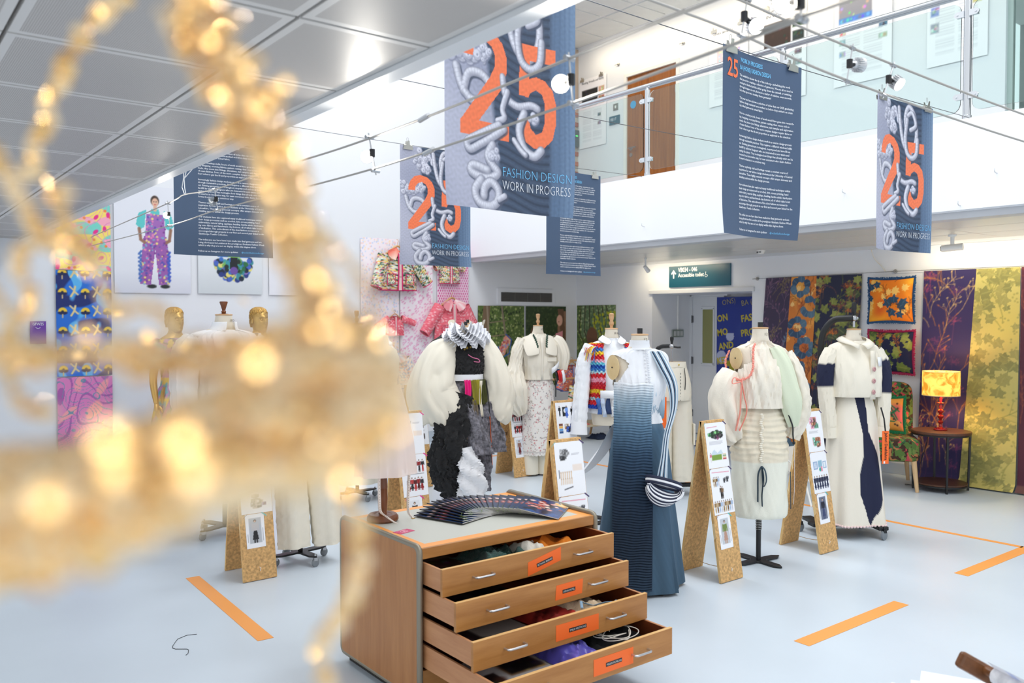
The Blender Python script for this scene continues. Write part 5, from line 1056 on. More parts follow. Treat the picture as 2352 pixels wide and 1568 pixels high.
def gilded(px, label, turn, topm, toplabel, depth=8.6, arm=True):
    q = atd(px, 731, depth); t = thing('mannequin', label, 'mannequin', (q[0], q[1], 0), turn, 'gilded mannequins'); zh = 1.66
    def hd(a, z):  # face on -Y
        f = math.atan2(math.sin(a+PI/2), math.cos(a+PI/2)); v = z-zh; g_ = lambda x0, s_: math.exp(-((x0)/s_)**2)
        n_ = g_(f, .16)*(.020*g_(v+.018, .02)+.012*g_(v-.0, .03)); ey = -.011*(g_(abs(f)-.42, .22))*g_(v-.012, .016); br = .006*g_(v-.034, .012)*g_(f, .8); mo = .007*g_(f, .3)*g_(v+.057, .007)+.007*g_(f, .26)*g_(v+.070, .008)-.004*g_(f, .25)*g_(v+.063, .003); ch = .008*g_(f, .4)*g_(v+.098, .014); ck = .004*g_(abs(f)-.75, .25)*g_(v+.03, .03)
        return n_+ey+br+mo+ch+ck
    prof = [(zh-.26, .058, .058, 0, .012), (zh-.20, .052, .054, 0, .014), (zh-.145, .05, .055, 0, .012), (zh-.115, .053, .068, 0, -.006), (zh-.09, .060, .080, 0, -.008), (zh-.04, .070, .090, 0, .0), (zh+.02, .076, .097, 0, .006), (zh+.07, .073, .093, 0, .01), (zh+.105, .055, .07, 0, .014), (zh+.122, .025, .032, 0, .016), (zh+.126, .004, .006, 0, .016)]
    hd_ = obj('head', shell(prof, 64, 70, hd, 2.05), GOLD, t)
    hp = [(zh-.07, .06, .05, 0, .05), (zh-.02, .076, .07, 0, .035), (zh+.03, .082, .088, 0, .024), (zh+.08, .079, .096, 0, .016), (zh+.115, .06, .076, 0, .016), (zh+.134, .028, .036, 0, .018), (zh+.138, .004, .005, 0, .018)]
    obj('hair', shell(hp, 64, 30, lambda a, z: .003*math.sin(24*a+z*60)+.004*math.sin(9*a-z*90), 2.05), GOLDH, hd_)
    for s in (-1, 1):
        obj('ear', MB().ball((s*.078, .012, zh-.012), .022, 10, 7, (.45, .75, 1.35)), GOLD, hd_); obj('eye', MB().ball((s*.030, -.083, zh+.010), .011, 10, 6, (1.3, .5, .75)), GOLD, hd_)
    nb = cr(BODY, 40); sc = 1.06
    obj('body', MB().loft([ring(p[0]*sc-.02, p[1], p[2], p[3], p[4], 40) for p in nb if p[0] < 1.5], True, True, True), GOLD, t)
    for s in (-1, 1): obj('leg', limb([(s*.08, 0, .80), (s*.085, -.01, .5), (s*.085, .01, .28), (s*.085, .02, .09)], (.085, .062, .05, .036), 24, 24, cap=True), GOLD, t); obj('foot', limb([(s*.085, .04, .05), (s*.088, -.03, .05), (s*.09, -.11, .03), (s*.09, -.16, .022)], (.035, .038, .032, .014), 18, 12, flat=.8, cap=True), GOLD, t)
    obj('base_plate', MB().lathe([(0, 0), (.19, 0), (.19, .008), (0, .01)], 36), CHROME, t)
    for s in (-1, 1):
        A_ = [(s*.175, .0, 1.44), (s*.22, .01, 1.22), (s*.245, .0, 1.08), (s*.25, -.03, .95), (s*.25, -.06, .84)]; am = obj('arm', limb(A_, (.045, .042, .036, .032, .022), 20, 26, cap=True), GOLD, t)
        hm_ = limb([(s*.25, -.06, .85), (s*.25, -.07, .81), (s*.252, -.082, .765)], (.021, .03, .03), 16, 10, flat=.5, cap=True)
        for k, (dx, L) in enumerate(((-.024, .062), (-.008, .074), (.008, .078), (.022, .068))):
            y0 = -.085; hm_.tube(cr([(s*.252, y0+dx*.9+.0, .775), (s*.254, y0+dx-.006, .775-L*.5), (s*.246, y0+dx-.012, .775-L)], 7), [.009, .009, .0088, .0085, .008, .0075, .005], 8)
        hm_.tube(cr([(s*.245, -.10, .81), (s*.236, -.125, .79), (s*.234, -.135, .755)], 6), [.011, .0105, .0095, .009, .008, .005], 8); obj('hand', hm_, GOLD, am)
    tp_ = shell([(.25, .27, .22, 0, 0), (.6, .22, .18, 0, 0), (.92, .15, .12, 0, 0), (1.06, .15, .125, 0, -.01), (1.2, .185, .135, 0, -.008), (1.32, .195, .11, 0, 0), (1.375, .175, .092, 0, .006), (1.40, .12, .08, 0, .008)], 90, 60, lambda a, z: (.02*math.sin(9*a) if z < .9 else .003*f9(2*a, z*4, 1)))
    o = garment('printed_dress', toplabel, 'dress', tp_, COLM, t); o.location.z = .085; colored(o.data, topm)
    for s in (-1, 1): so = obj('sleeve', limb([(s*.165, 0, 1.36), (s*.215, 0, 1.30), (s*.24, .0, 1.17), (s*.245, -.01, 1.1)], (.06, .072, .07, .055), 26, 18, lambda a, t_: .008*math.sin(7*a)*t_), COLM, o); colored(so.data, topm)
    return t
def flo(co):
    x, y, z = co.T; n1 = np.sin(x*40+3*np.sin(z*23))+np.sin(z*46+2.4*np.sin(y*31)); n2 = np.sin(z*31+x*22)+np.sin(x*70-z*40)
    c = np.where((n1 > .5)[:, None], np.array([[60, 176, 190]]), np.where((n2 > .6)[:, None], np.array([[236, 206, 90]]), np.where((n1 < -.9)[:, None], np.array([[40, 70, 110]]), np.array([[186, 130, 196]])))); return c.astype(float)
def pnk(co):
    x, y, z = co.T; k = np.clip((x-.04)*5+.5*np.sin(z*14), 0, 1)[:, None]; return np.array([[240, 140, 196]])*(1-k)+np.array([[120, 100, 190]])*k
gilded(402, 'gilded mannequin in the teal and lilac floral dress left of the white coat', R(16), flo, 'teal and lilac floral dress on the gilded mannequin at the left')
gilded(596, 'gilded mannequin in the pink dress right of the white coat', R(14), pnk, 'pink satin dress shading to violet on the right gilded mannequin')
q = onz(690, 1288)
m12 = form('dress form on castors with cream wide trousers left of the plan chest', (q[0], q[1]), R(-10), 'castor', 'black', '12', arms=(0, 0))
for o_, nm, lb, cat, x, prof_ in ((m12, 'wide_trousers', 'cream wide leg trousers hanging above a black castor base', 'trousers', .0, None),):
    t12 = garment(nm, lb, cat, shell([(1.08, .128, .106, 0, 0), (1.0, .155, .12, 0, 0), (.88, .185, .14, 0, 0), (.76, .19, .145, 0, 0)], 60, 20), CREAM, o_)
    for s in (-1, 1): obj('leg', limb([(s*.09+.02, -.02, .84), (s*.105+.03, -.04, .6), (s*.11+.045, -.06, .35), (s*.115+.055, -.075, .125)], (.105, .105, .105, .10), 40, 40, lambda a, t: .012*math.sin(5*a+s)*t+.006*f9(2*a, t*6, s)), CREAM, t12)
tb = garment('cream_top', 'cream blouse above the wide trousers, mostly behind the beads', 'blouse', shell([(1.0, .165, .13, 0, 0), (1.15, .17, .14, 0, -.012), (1.28, .18, .135, 0, -.006), (1.38, .185, .1, 0, 0), (1.43, .15, .09, 0, .006), (1.46, .1, .08, 0, .006)], 60, 30, lambda a, z: .006*f9(2*a, z*3, 7)), CREAM, m12)
for s in (-1, 1): obj('sleeve', limb([(s*.165, 0, 1.385), (s*.23, 0, 1.27), (s*.25, -.02, 1.05), (s*.24, -.04, .88)], (.062, .072, .066, .05), 28, 24), CREAM, tb)
q = atd(838, 731, 7.9)
m11 = form('dress form on castors in cream with smocked white sleeves, behind the beads', (q[0]-.06, q[1]+.05), R(-15), 'castor', 'wood', '12', arms=(0, 0), zs=1.03)
s11 = garment('smocked_dress', 'cream dress with white smocked puff sleeve, hidden by the foreground beads', 'dress', shell([(.16, .24, .2, 0, 0), (.6, .21, .17, 0, 0), (1.05, .14, .118, 0, 0), (1.25, .175, .14, 0, -.01), (1.38, .185, .1, 0, 0), (1.45, .12, .08, 0, .006)], 80, 40, lambda a, z: .02*math.sin(8*a)*max(0, 1-z)), CREAM, m11)
for s in (-1, 1): obj('smocked_sleeve', limb([(s*.13, 0, 1.42), (s*.20, -.01, 1.42), (s*.27, -.03, 1.30), (s*.31, -.05, 1.1)], (.06, .085, .085, .06), 40, 50, lambda a, t: .006*math.sin(60*t)), COTTON, s11)
# the forms stand with high shoulders: lift waist to shoulder, garments with them
def lift_shoulders():
    B = ((.5, 0), (.8, .045), (1.05, .055), (1.42, .055), (1.56, 0)); bz_, bd_ = [b[0] for b in B], [b[1] for b in B]; done = set()
    for r_ in WARP:
        for o in [r_]+list(r_.children_recursive):
            if o.type != 'MESH': continue
            if (o.matrix_local.translation.length > 1e-4 or abs(o.matrix_local.to_euler().x) > .01) and o is not r_: o.location.z += float(np.interp(o.location.z, bz_, bd_)); continue
            if o.data.name in done or o.name.startswith(('neck', 'finial')): continue
            done.add(o.data.name); n = len(o.data.vertices); co = np.zeros(n*3); o.data.vertices.foreach_get('co', co); co[2::3] += np.interp(co[2::3], bz_, bd_); o.data.vertices.foreach_set('co', co); o.data.update()
lift_shoulders()
# ================================================================== HANGING BANNERS
CLIPM = mat('bulldog_clip_steel', (196, 194, 186), .3, .9)
bc = bpy.data.objects.new('q', None)
def clip_mesh():
    mb = MB(); mb.poly([(-.05, -.032, .010), (.05, -.032, .010), (.042, -.004, .016), (.016, .004, .012), (.010, .040, .018), (-.010, .040, .018), (-.016, .004, .012), (-.042, -.004, .016)], (0, 0, .0012))
    mb.poly([(-.05, -.032, -.010), (.05, -.032, -.010), (.042, -.004, -.016), (.016, .004, -.012), (.010, .040, -.018), (-.010, .040, -.018), (-.016, .004, -.012), (-.042, -.004, -.016)], (0, 0, -.0012))
    mb.tube([(-.05, -.034, .010), (.05, -.034, .010)], .003, 6); mb.tube([(-.05, -.034, -.010), (.05, -.034, -.010)], .003, 6); mb.tube([(-.042, -.003, 0), (.042, -.003, 0)], .012, 10)
    o = obj('clip', mb, CLIPM, None); me = o.data; bpy.data.objects.remove(o); return me
CLIP = clip_mesh()
ORG = (240, 120, 76)
def art():
    W, Hh = .75, 1.045; P = Paint(W, Hh, 210, 292, (170, 172, 190)); t = P.field(9, 3); rg = random.Random(2)
    P.mixmask(np.clip((.26-P.x)/.3, 0, 1)*.8, (184, 186, 204)); P.mixmask(np.clip(.35+.5*t, 0, 1)*(P.x < .32), (150, 154, 176))
    edge = .245+.045*np.sin(P.y*4+1); P.mixmask((P.x-edge)/.03, (58, 74, 98)); P.mixmask((P.x-.60)/.03, (88, 112, 142)); P.mixmask(np.clip((P.x-.66)/.06, 0, 1)*.6, (120, 146, 176))
    w_ = np.sin(P.y*165+3*np.sin(P.x*14+P.y*2)+P.x*18); P.mixmask((P.x > edge+.02)*(P.x < .61)*np.clip(w_-.3, 0, 1)*.8, (30, 42, 62)); P.mixmask((P.x > edge+.02)*(P.x < .61)*np.clip(-w_-.5, 0, 1)*.5, (86, 106, 132))
    for k in range(4): P.line([(.64+.028*k, 0), (.625+.03*k+.01*math.sin(k), .5), (.64+.026*k, 1.045)], .005, (74, 97, 127), .35)
    def rope(pts, wd, n=60, dark=(140, 142, 158), lite=(216, 217, 228), fringe=False):
        C_ = cr(pts, n); c2 = [tuple(p) for p in C_]
        P.line([(x+.006, y-.006) for x, y in c2], wd+.004, (70, 78, 98), .35); [P.line([(x-.006*q, y+.006*q) for x, y in c2], wd*(1-q*.75), [dark[j]+(lite[j]-dark[j])*q for j in range(3)]) for q in (0, .2, .4, .6, .8, 1.)]
        if fringe:
            for i in range(2, n-2, 2):
                d = C_[i+1]-C_[i-1]; d /= np.linalg.norm(d)+1e-9; nn = np.array([-d[1], d[0]])*wd; P.line([tuple(C_[i]-nn*.9), tuple(C_[i]+nn*.9)], .0012, (150, 152, 168), .4)
    def blob(x, y, r_, n=7, seed=0):
        q = random.Random(seed)
        for _ in range(n):
            a, d = q.uniform(0, 6.28), q.uniform(0, r_*.8); rr = r_*q.uniform(.3, .55); px, py = x+d*math.cos(a), y+d*math.sin(a)
            P.disk(px+.004, py-.005, rr*1.1, (120, 124, 144), a=.6); P.disk(px, py, rr, (176, 178, 194)); P.disk(px-rr*.15, py+rr*.2, rr*.72, (212, 213, 226)); P.disk(px, py, rr*.25, (120, 124, 144), a=.7)
    for i, (x, y, r_) in enumerate(((.20, .98, .05), (.26, .95, .06), (.21, .88, .055), (.27, .85, .05), (.33, .92, .05), (.17, .93, .04))): blob(x, y, r_, 7, i)
    rope([(.34, 1.0), (.36, .88), (.40, .76), (.47, .70), (.53, .75), (.55, .85), (.52, .97), (.46, 1.02), (.42, .95), (.43, .84)], .019, 90, fringe=True); rope([(.48, .86), (.54, .90), (.50, .98), (.45, .96)], .015)
    def d2():
        P.poly([(.085, .66), (.09, .70), (.11, .745), (.15, .785), (.21, .80), (.28, .785), (.33, .745), (.355, .69), (.355, .62), (.33, .55), (.19, .385), (.37, .385), (.37, .315), (.085, .315), (.085, .375), (.255, .585), (.285, .64), (.285, .685), (.265, .72), (.225, .74), (.185, .725), (.16, .695), (.155, .66)], ORG)
    def d5():
        P.poly([(.435, .775), (.64, .775), (.64, .705), (.495, .705), (.49, .62), (.53, .635), (.58, .625), (.625, .585), (.645, .52), (.645, .43), (.625, .355), (.575, .31), (.52, .305), (.46, .335), (.425, .40), (.42, .43), (.485, .445), (.50, .395), (.53, .37), (.565, .385), (.58, .43), (.58, .52), (.565, .56), (.53, .575), (.495, .555), (.485, .535), (.43, .54)], ORG)
    blob(.06, .67, .06, 9, 20); blob(.13, .66, .055, 8, 21); blob(.21, .69, .05, 7, 22); blob(.03, .71, .04, 6, 24)
    rope([(.06, .60), (.09, .52), (.15, .47), (.22, .49), (.25, .55), (.20, .59), (.13, .58), (.10, .50)], .020, 70, fringe=True)
    d2(); d5()
    blob(.235, .70, .032, 7, 30); blob(.22, .655, .025, 5, 31)
    rope([(.44, .93), (.42, .80), (.44, .70), (.50, .665), (.55, .70), (.56, .80)], .018, 60, fringe=True)
    rope([(.33, .60), (.35, .52), (.42, .485), (.50, .50), (.54, .49)], .017, 50, fringe=True); rope([(.36, .54), (.33, .46), (.34, .42), (.30, .40)], .014)
    rope([(.31, .385), (.25, .355), (.17, .315), (.12, .285), (.14, .255), (.20, .285), (.28, .33), (.34, .37)], .017, 70, fringe=True)
    rope([(.46, .46), (.43, .38), (.46, .30), (.52, .27), (.56, .30)], .020, 50); blob(.52, .43, .035, 6, 40); rope([(.40, .33), (.44, .29), (.47, .27)], .012)
    rope([(.27, .29), (.24, .24), (.27, .20), (.30, .17), (.25, .14), (.18, .145), (.14, .165), (.16, .19), (.24, .175)], .020, 70, fringe=True); blob(.28, .25, .04, 7, 41)
    rope([(.20, .13), (.16, .08), (.18, .03), (.24, .015), (.29, .04), (.30, .09), (.26, .125), (.22, .10), (.21, .06)], .021, 80, fringe=True); rope([(.30, .05), (.34, .07)], .012)
    P.noise(240, .035, 5, 1); return P
ART = art()
def curl(seed, a=.012, b=.05):
    def f(x, y): return a*np.sin(x*7+seed)+b*(np.clip((.25-y)/.25, 0, 1)**2)*.35*np.sin(x*4+seed)+.03*np.clip((y-.98)/.06, 0, 1)*0+.018*((x-.37)/.37)**2
    return f
def bend(me, f, dz=0.):
    for v in me.vertices: v.co.z += float(f(v.co.x, v.co.y))+dz
    return me
PARA = """This exhibition shows the tip of the iceberg - underlining the work
that goes into creating a collection of garments. We are all so used to
seeing the finished article either going down the catwalk or swishing
through images on our phones in a matter of minutes, even seconds,
but what goes into creating these garments?

This year we have shown a selection of toiles that our 2025 graduating
fashion design students have worked on before they embark on creat-
ing a final garment in actual fabric.

Prior to creating a toile, hours of work would have gone into research-
ing, designing, sourcing fabrics, pattern cutting, then once a toile is
made, they move into fittings, alterations, test samples and exploration
of seam finishes. Some of the more complex designs require three or
four toiles to get the fit and proportion as explored in the sketches.

Increasingly fashion design students work in a reverse design-process
through sustainable practices. This requires a different mind and skills
set. Existing garments are re-imagined, re-purposed and saved from
landfill by talented designers who are interested in zero waste and
saving the planet. They re-imagine how things that already exist can be
re-used in an innovative way, for new consumers who desire fashion
forward solutions in a conscious way.

Themes exploring craft and heritage remain a constant source of
inspiration for our fashion design students at the University of Central
Lancashire. These highly personal concepts offer unique elements and
detailing options within the design process.

Our students have also explored many traditional techniques within
their design processes such as crochet, knit, screen printing, hand
embroidery, natural dying, applique, beading, kantha stitch, hand-paint-
ing onto fabrics and hand-made clay buttons, all of which take hours
of dedication. This embodiment of the slow fashion movement is
encouraged through projects in our first and second year linked to the
Gawthorpe Textile Collection.

The toiles you see here have been made into final garments and are
being showcased in London at the prestigious Graduate Fashion Week
which is why they are not on display within this degree show.

Follow us on Instagram for more updates:"""
TXW = mat('banner_white_ink', (236, 240, 246), .6); TXB = mat('banner_sky_blue_ink', (120, 198, 244), .6); TXO = mat('banner_orange_ink', ORG, .6)
NAVYB = mat('slate_banner_print', (70, 90, 118), .55, noise=(2.2, .10, (1, 1, 1)))
def txt_part(body, size, m, x, y, f, root, Mr, fit=None, **k):
    me = text_mesh(body, size, **k).copy(); xs = [v.co.x for v in me.vertices]; wd = max(xs)-min(xs)
    if fit: me.transform(Matrix.Diagonal((fit/wd, 1, 1, 1)))
    me.transform(Matrix.Translation((x, y, 0))); bend(me, f, .0025); me.materials.clear(); me.materials.append(m); o = link('lettering', me, root, Mr)
    if len(body) > 60: o['kind'] = 'stuff'
    return o
def banner(kind, x0, y0, ztop, label, seed, short):
    Hh = 1.045; t = thing('hanging_banner', label, 'banner', (x0+.375, y0, ztop-Hh), 0, 'exhibition banners'); M = fY((-.375, 0, 0)); f = curl(seed)
    if kind == 'art':
        link('printed_face', ART.mesh('banner_art', lambda x, y: np.stack([x, y, f(x, y)], 1), print_mat('banner_print', .55)), t, M)
        txt_part('FASHION DESIGN', .062, TXB, .325, .158, f, t, M, .40, bold=-.0012); txt_part('WORK IN PROGRESS', .062, TXW, .325, .098, f, t, M, .40, bold=-.0012)
    else:
        nx, ny = 30, 40; mb = MB().sheet(lambda u, v: (u*.75, v*Hh, float(f(u*.75, v*Hh))), nx, ny); obj('printed_face', mb, NAVYB, t, M=M)
        txt_part('25', .145, TXO, .045, .885, f, t, M, .115, bold=.002); txt_part('WORK IN PROGRESS', .036, TXB, .19, .985, f, t, M, .225, bold=.0006); txt_part('BA (HONS) FASHION DESIGN', .036, TXB, .185, .943, f, t, M, .30, bold=.0006)
        txt_part(PARA, .0178, TXW, .182, .905, f, t, M, .505, gap=1.20, res=1, bold=.0003); txt_part('@uclanfashiondesign', .0178, TXB, .50, .029, f, t, M, .175, res=1)
    for u in (.08, .67):
        c = thing('bulldog_clip', f'bulldog clip on the {"left" if u < .3 else "right"} top corner of the {short}', 'clip', (x0+u, y0-float(f(u, 1.04)), ztop+.0), 0, 'bulldog clips on the banners'); link('clip_body', CLIP, c, fY((0, 0, 0)))
        w_ = MB().tube([(-.008, 0, .035), (-.010, 0, .062), (0, 0, .07), (.010, 0, .062), (.008, 0, .035)], .0014, 5); obj('wire_lever', w_, CHROME, c)
    return t
banner('art', 2.0, 3.05, 3.205, 'large orange 25 art banner nearest the ceiling edge, seen biggest', 1, 'largest orange 25 art banner')
banner('text', 3.84, 3.05, 3.20, 'slate text banner in front of the balcony glass, orange 25 at its top corner', 2, 'front slate text banner')
banner('art', 5.49, 3.05, 3.20, 'orange 25 art banner at the far end of the front wire, beside the glass balustrade', 3, 'far art banner')
banner('text', 1.91, 6.5, 3.20, 'slate text banner hanging in front of the fashion photo posters', 4, 'rear slate banner by the posters')
banner('art', 3.83, 6.5, 3.20, 'orange 25 art banner on the rear wire over the pink coats', 5, 'rear art banner over the coats')
banner('text', 5.5, 6.5, 3.17, 'slate text banner on the rear wire, partly behind the largest art banner', 6, 'half hidden rear slate banner')
WIRE = mat('thin_steel_wire', (110, 112, 116), .4, .6)
for (y0, za, zm, zb), lab in (((3.05, 3.24, 3.205, 3.235), 'thin steel wire carrying the front row of banners across the atrium'), ((4.75, 3.22, 3.195, 3.215), 'thin steel wire with no banners between the front and rear banner wires'), ((6.5, 3.24, 3.205, 3.232), 'thin steel wire carrying the rear row of banners')):
    tag(obj('support_wire', MB().tube(cr([(1.42, y0, za), (4.2, y0, zm), (6.9, y0, zb)], 20), .0028, 5), WIRE), lab, 'wire')
# ---- wire lighting
CAB = mat('lamp_cable_grey', (176, 172, 166), .5, .3)
def onF1(x, y): d = ray(x, y); t = 1.47/(d[0]-.057*d[1]); return CC+d*t
def onF2(x, y): return ony(x, y, 1.7)
U1 = [onF1(*p) for p in ((1641, 0), (1568, 26), (1311, 133), (974, 271), (784, 340), (640, 385), (493, 435), (423, 447), (385, 467), (230, 535), (205, 546))]
L1 = [onF1(*p) for p in ((1951, 0), (1845, 42), (1568, 145), (1316, 236), (985, 348), (784, 408), (500, 482), (390, 518), (213, 572))]
U1 = [np.array([1.42, -1.8, 2.40])]+U1; L1 = [np.array([1.42, -1.8, 2.29])]+L1
U1[-1][1] = 9.79; L1[-1] = np.array([2.03, 9.79, 2.44])
A2 = [np.array([1.43, 1.7, 2.60])]+[onF2(*p) for p in ((1568, 27), (1708, 82), (1961, 190), (2352, 325))]+[np.array([6.9, 1.7, 2.54])]
B2 = [np.array([1.43, 1.7, 2.72])]+[onF2(*p) for p in ((1700, 0), (1961, 112), (2352, 263))]+[np.array([6.9, 1.7, 2.66])]
for C_, lb in ((U1, 'upper lamp cable running along the ceiling edge to the far wall'), (L1, 'lower lamp cable running along the ceiling edge to the far wall'), (A2, 'lower lamp cable crossing in front of the balcony'), (B2, 'upper lamp cable crossing in front of the balcony')):
    tag(obj('lamp_cable', MB().tube(cr(C_, 60), .0042, 6), CAB), lb, 'cable')
def emit(name, c, s): return mat(name, c, .3, emit=s)
LEDF = emit('led_lamp_glow', (255, 250, 240), 14); OFFL = mat('led_lens_off', (150, 156, 156), .25)
HOUS = mat('silver_lamp_housing', (206, 208, 210), .35, .6)
def lamp(fn, top, bot, at, aim, label, on=True, glass=False, pw=9):
    a, b = np.array(fn(*top)), np.array(fn(*bot)); mid = a*.5+b*.5; t = thing('cable_spotlight', label, 'spotlight', tuple(mid), 0, 'spotlights on the lamp cables')
    obj('rod', MB().tube([a-mid+(a-b)*.12, b-mid+(b-a)*.12], .0028, 6), CHROME, t)
    for p in (a, b): obj('cable_clamp', MB().tube([p-mid+np.array([-.016, 0, 0]), p-mid+np.array([.02, .004, 0])], .0075, 8), CHROME, t)
    d = np.array(fn(*at))-mid; L = np.linalg.norm(d); d = d/(L+1e-6)*.062 if L > .001 else np.array([0, 0, -.05])
    obj('hinge_joint', MB().tube([np.array([0, 0, .018]), np.array([0, 0, -.012])], .011, 8).tube([np.array([0, 0, 0]), d*.45], .008, 8), BLACK, t)
    am = np.array(aim, float); am /= np.linalg.norm(am); z = Vector(am); x = z.orthogonal().normalized(); M = Matrix((x, z.cross(x), z)).transposed().to_4x4(); M.translation = Vector(d*.75)
    prof = [(.010, -.028), (.012, -.012), (.017, 0), (.024, .018), (.026, .026), (.0245, .027), (.023, .022)]
    h = MB().lathe(prof, 24, M=M, cap=False)
    for k in range(16): aa = 2*PI*k/16; h.box(-.001, .001, .013, .0265, -.006, .018, M @ Matrix.Rotation(aa, 4, 'Z'))
    obj('lamp_housing', h, HOUS if not glass else mat('glass_reflector', (214, 220, 226), .1, trans=.6), t)
    obj('lens', MB().lathe([(0, .0235), (.0225, .0235), (.0235, .0215), (0, .021)], 24, M=M), LEDF if on else OFFL, t)
    if on:
        sl_ = bpy.data.lights.new('spot_beam', 'SPOT'); sl_.energy = pw; sl_.color = (1, .95, .86); sl_.spot_size = R(130); sl_.spot_blend = .6; sl_.shadow_soft_size = .048; so = bpy.data.objects.new('spot_beam', sl_); COL.objects.link(so); so.parent = t; M2 = M @ Matrix.Translation((0, 0, .04)) @ Matrix.Rotation(PI, 4, 'X'); so.matrix_local = M2
    return t
cdir = lambda p: -np.array(p)
lamp(onF1, (848, 315), (862, 392), (836, 365), (-.6, -1, -.2), 'lit cable spotlight over the white wall left of the rear art banner')
lamp(onF1, (1307, 133), (1316, 238), (1284, 195), (-.75, -.9, -.25), 'lit cable spotlight on the edge of the largest art banner')
lamp(onF1, (385, 467), (390, 518), (372, 500), (-.45, -1, -.15), 'lit cable spotlight in front of the overalls poster')
lamp(onF1, (493, 435), (500, 482), (477, 470), (-1, .2, -.5), 'unlit clear glass cable spotlight in front of the slate text banner', False, True)
lamp(onF1, (1832, -30), (1842, 42), (1800, 5), (-.75, -.9, -.3), 'lit cable spotlight cut by the top edge of the picture')
bpt = lambda x, y: np.array([1.47+.057*x, x, y])
lamp(bpt, (-.35, 2.405), (-.35, 2.295), (-.36, 2.33), (-1, .55, -.62), 'added spotlight on the unseen cable stretch, lighting the headpiece from the front')  # added lamp outside the view, gives the headpiece front light and highlights
lamp(bpt, (-1.25, 2.40), (-1.25, 2.29), (-1.26, 2.33), (-.85, .75, -.5), 'second added spotlight, unseen behind the viewer, for front light on the headpiece')  # another added lamp, unseen, for the same front light
lamp(onF2, (1716, -2), (1703, 82), (1732, 62), (-.40, -.85, -.42), 'lit cable spotlight above the front slate text banner')
lamp(onF2, (1958, 110), (1945, 186), (1985, 150), (.95, -.25, .05), 'unlit cable spotlight turned sideways above the far art banner', False)
lamp(onF2, (2052, 150), (2030, 218), (2068, 190), (-.05, -.75, -.62), 'lit cable spotlight angled down by the far art banner')
mb = MB()
for k in (0, 1): mb.tube([onF1(423+8*k, 380), onF1(421+2*k, 412), onF1(418+6*k, 430), onF1(424+3*k, 447)], .003, 5)
mb.tube([onF1(423, 410), onF1(447, 382)], .003, 5)
tag(obj('cable_tie', mb, mat('white_plastic_tie', (236, 238, 240), .5)), 'white plastic tie holding the lamp cable in front of the slate banner', 'cable tie')['kind'] = 'thing'
for p, fn in (((974, 271), onF1), ((985, 348), onF1)):
    q = np.array(fn(*p)); tag(obj('cable_connector', MB().tube([q+np.array([-.0, -.03, .004]), q+np.array([0, .03, -.004])], .009, 8), CHROME), f'chrome connector on the {"upper" if p[1] < 300 else "lower"} ceiling edge lamp cable', 'connector')

# ================================================================== BALCONY BALUSTRADE
GLASS = mat('clear_balustrade_glass', (226, 242, 240), .02, trans=1., ior=1.45)
bal = thing('glass_balustrade', 'glass balustrade with steel posts and handrail along the balcony edge', 'balustrade', (6.95, 4.0, 3.235))
POSTS = [-.26, 1.42, 3.10, 4.77, 6.485, 8.17, 9.72]
def lp(x, y, z): return (x-6.95, y-4.0, z-3.235)
obj('handrail', MB().tube([lp(6.95, -1.5, 4.225), lp(6.95, 9.79, 4.225)], .024, 16).tube([lp(6.95, -1.5, 4.198), lp(6.95, 9.79, 4.198)], .010, 8), STEEL, bal)
for y in POSTS:
    ps = obj('post', MB().lathe([(.034, 0), (.034, .035), (.029, .038), (.029, .945), (.018, .95), (.016, .975)], 18, lp(6.95, y, 3.235)), STEEL, bal)
    for s in (-1, 1):
        for z in (3.42, 4.06):
            c = MB(); c.poly([(-.03, s*.02, z-.024), (-.03, s*.075, z-.024), (-.03, s*.092, z-.012), (-.03, s*.097, z), (-.03, s*.092, z+.012), (-.03, s*.075, z+.024), (-.03, s*.02, z+.024)], (.012, 0, 0)); c.lathe([(0, 0), (.009, 0), (.008, .006), (0, .006)], 10, M=frame((-.03, s*.07, z), (0, -1, 0), (0, 0, 1)))
            c.box(-.006, .012, min(s*.02, s*.08), max(s*.02, s*.08), z-.02, z+.02)
            c.xf(Matrix.Translation(Vector(lp(6.95, y, 0)))); obj('glass_clamp', c, mat('satin_clamp', (214, 218, 222), .3, .8), ps)
for a, b in zip(POSTS[:-1], POSTS[1:]):
    pts = []; y0, y1, z0, z1, r_ = a+.045, b-.045, 3.30, 4.155, .07
    for yc, zc, a0 in ((y1-r_, z1-r_, 0), (y0+r_, z1-r_, 90), (y0+r_, z0+r_, 180), (y1-r_, z0+r_, 270)):
        for k in range(6): q = R(a0+18*k); pts.append(lp(6.935, yc+r_*math.cos(q), zc+r_*math.sin(q)))
    obj('glass_panel', MB().poly(pts, (.010, 0, 0)), GLASS, bal, False)
# ---- hooks screwed to the fascia
for i, (x, y, lb) in enumerate(((1941, 443, 'between the two front banners'), (2290, 397, 'far along the fascia past the art banner'), (2206, 472, 'low on the fascia beside the far art banner'), (1480, 520, 'left of the front text banner'))):
    p = onx(x, y, 6.88); tag(obj('wall_hook', MB().tube([p, p+np.array([-.03, 0, 0]), p+np.array([-.045, 0, .012]), p+np.array([-.04, 0, .03])], .004, 6), mat('white_hook', (206, 208, 210), .4)), f'small hook screwed in the white fascia {lb}', 'hook')
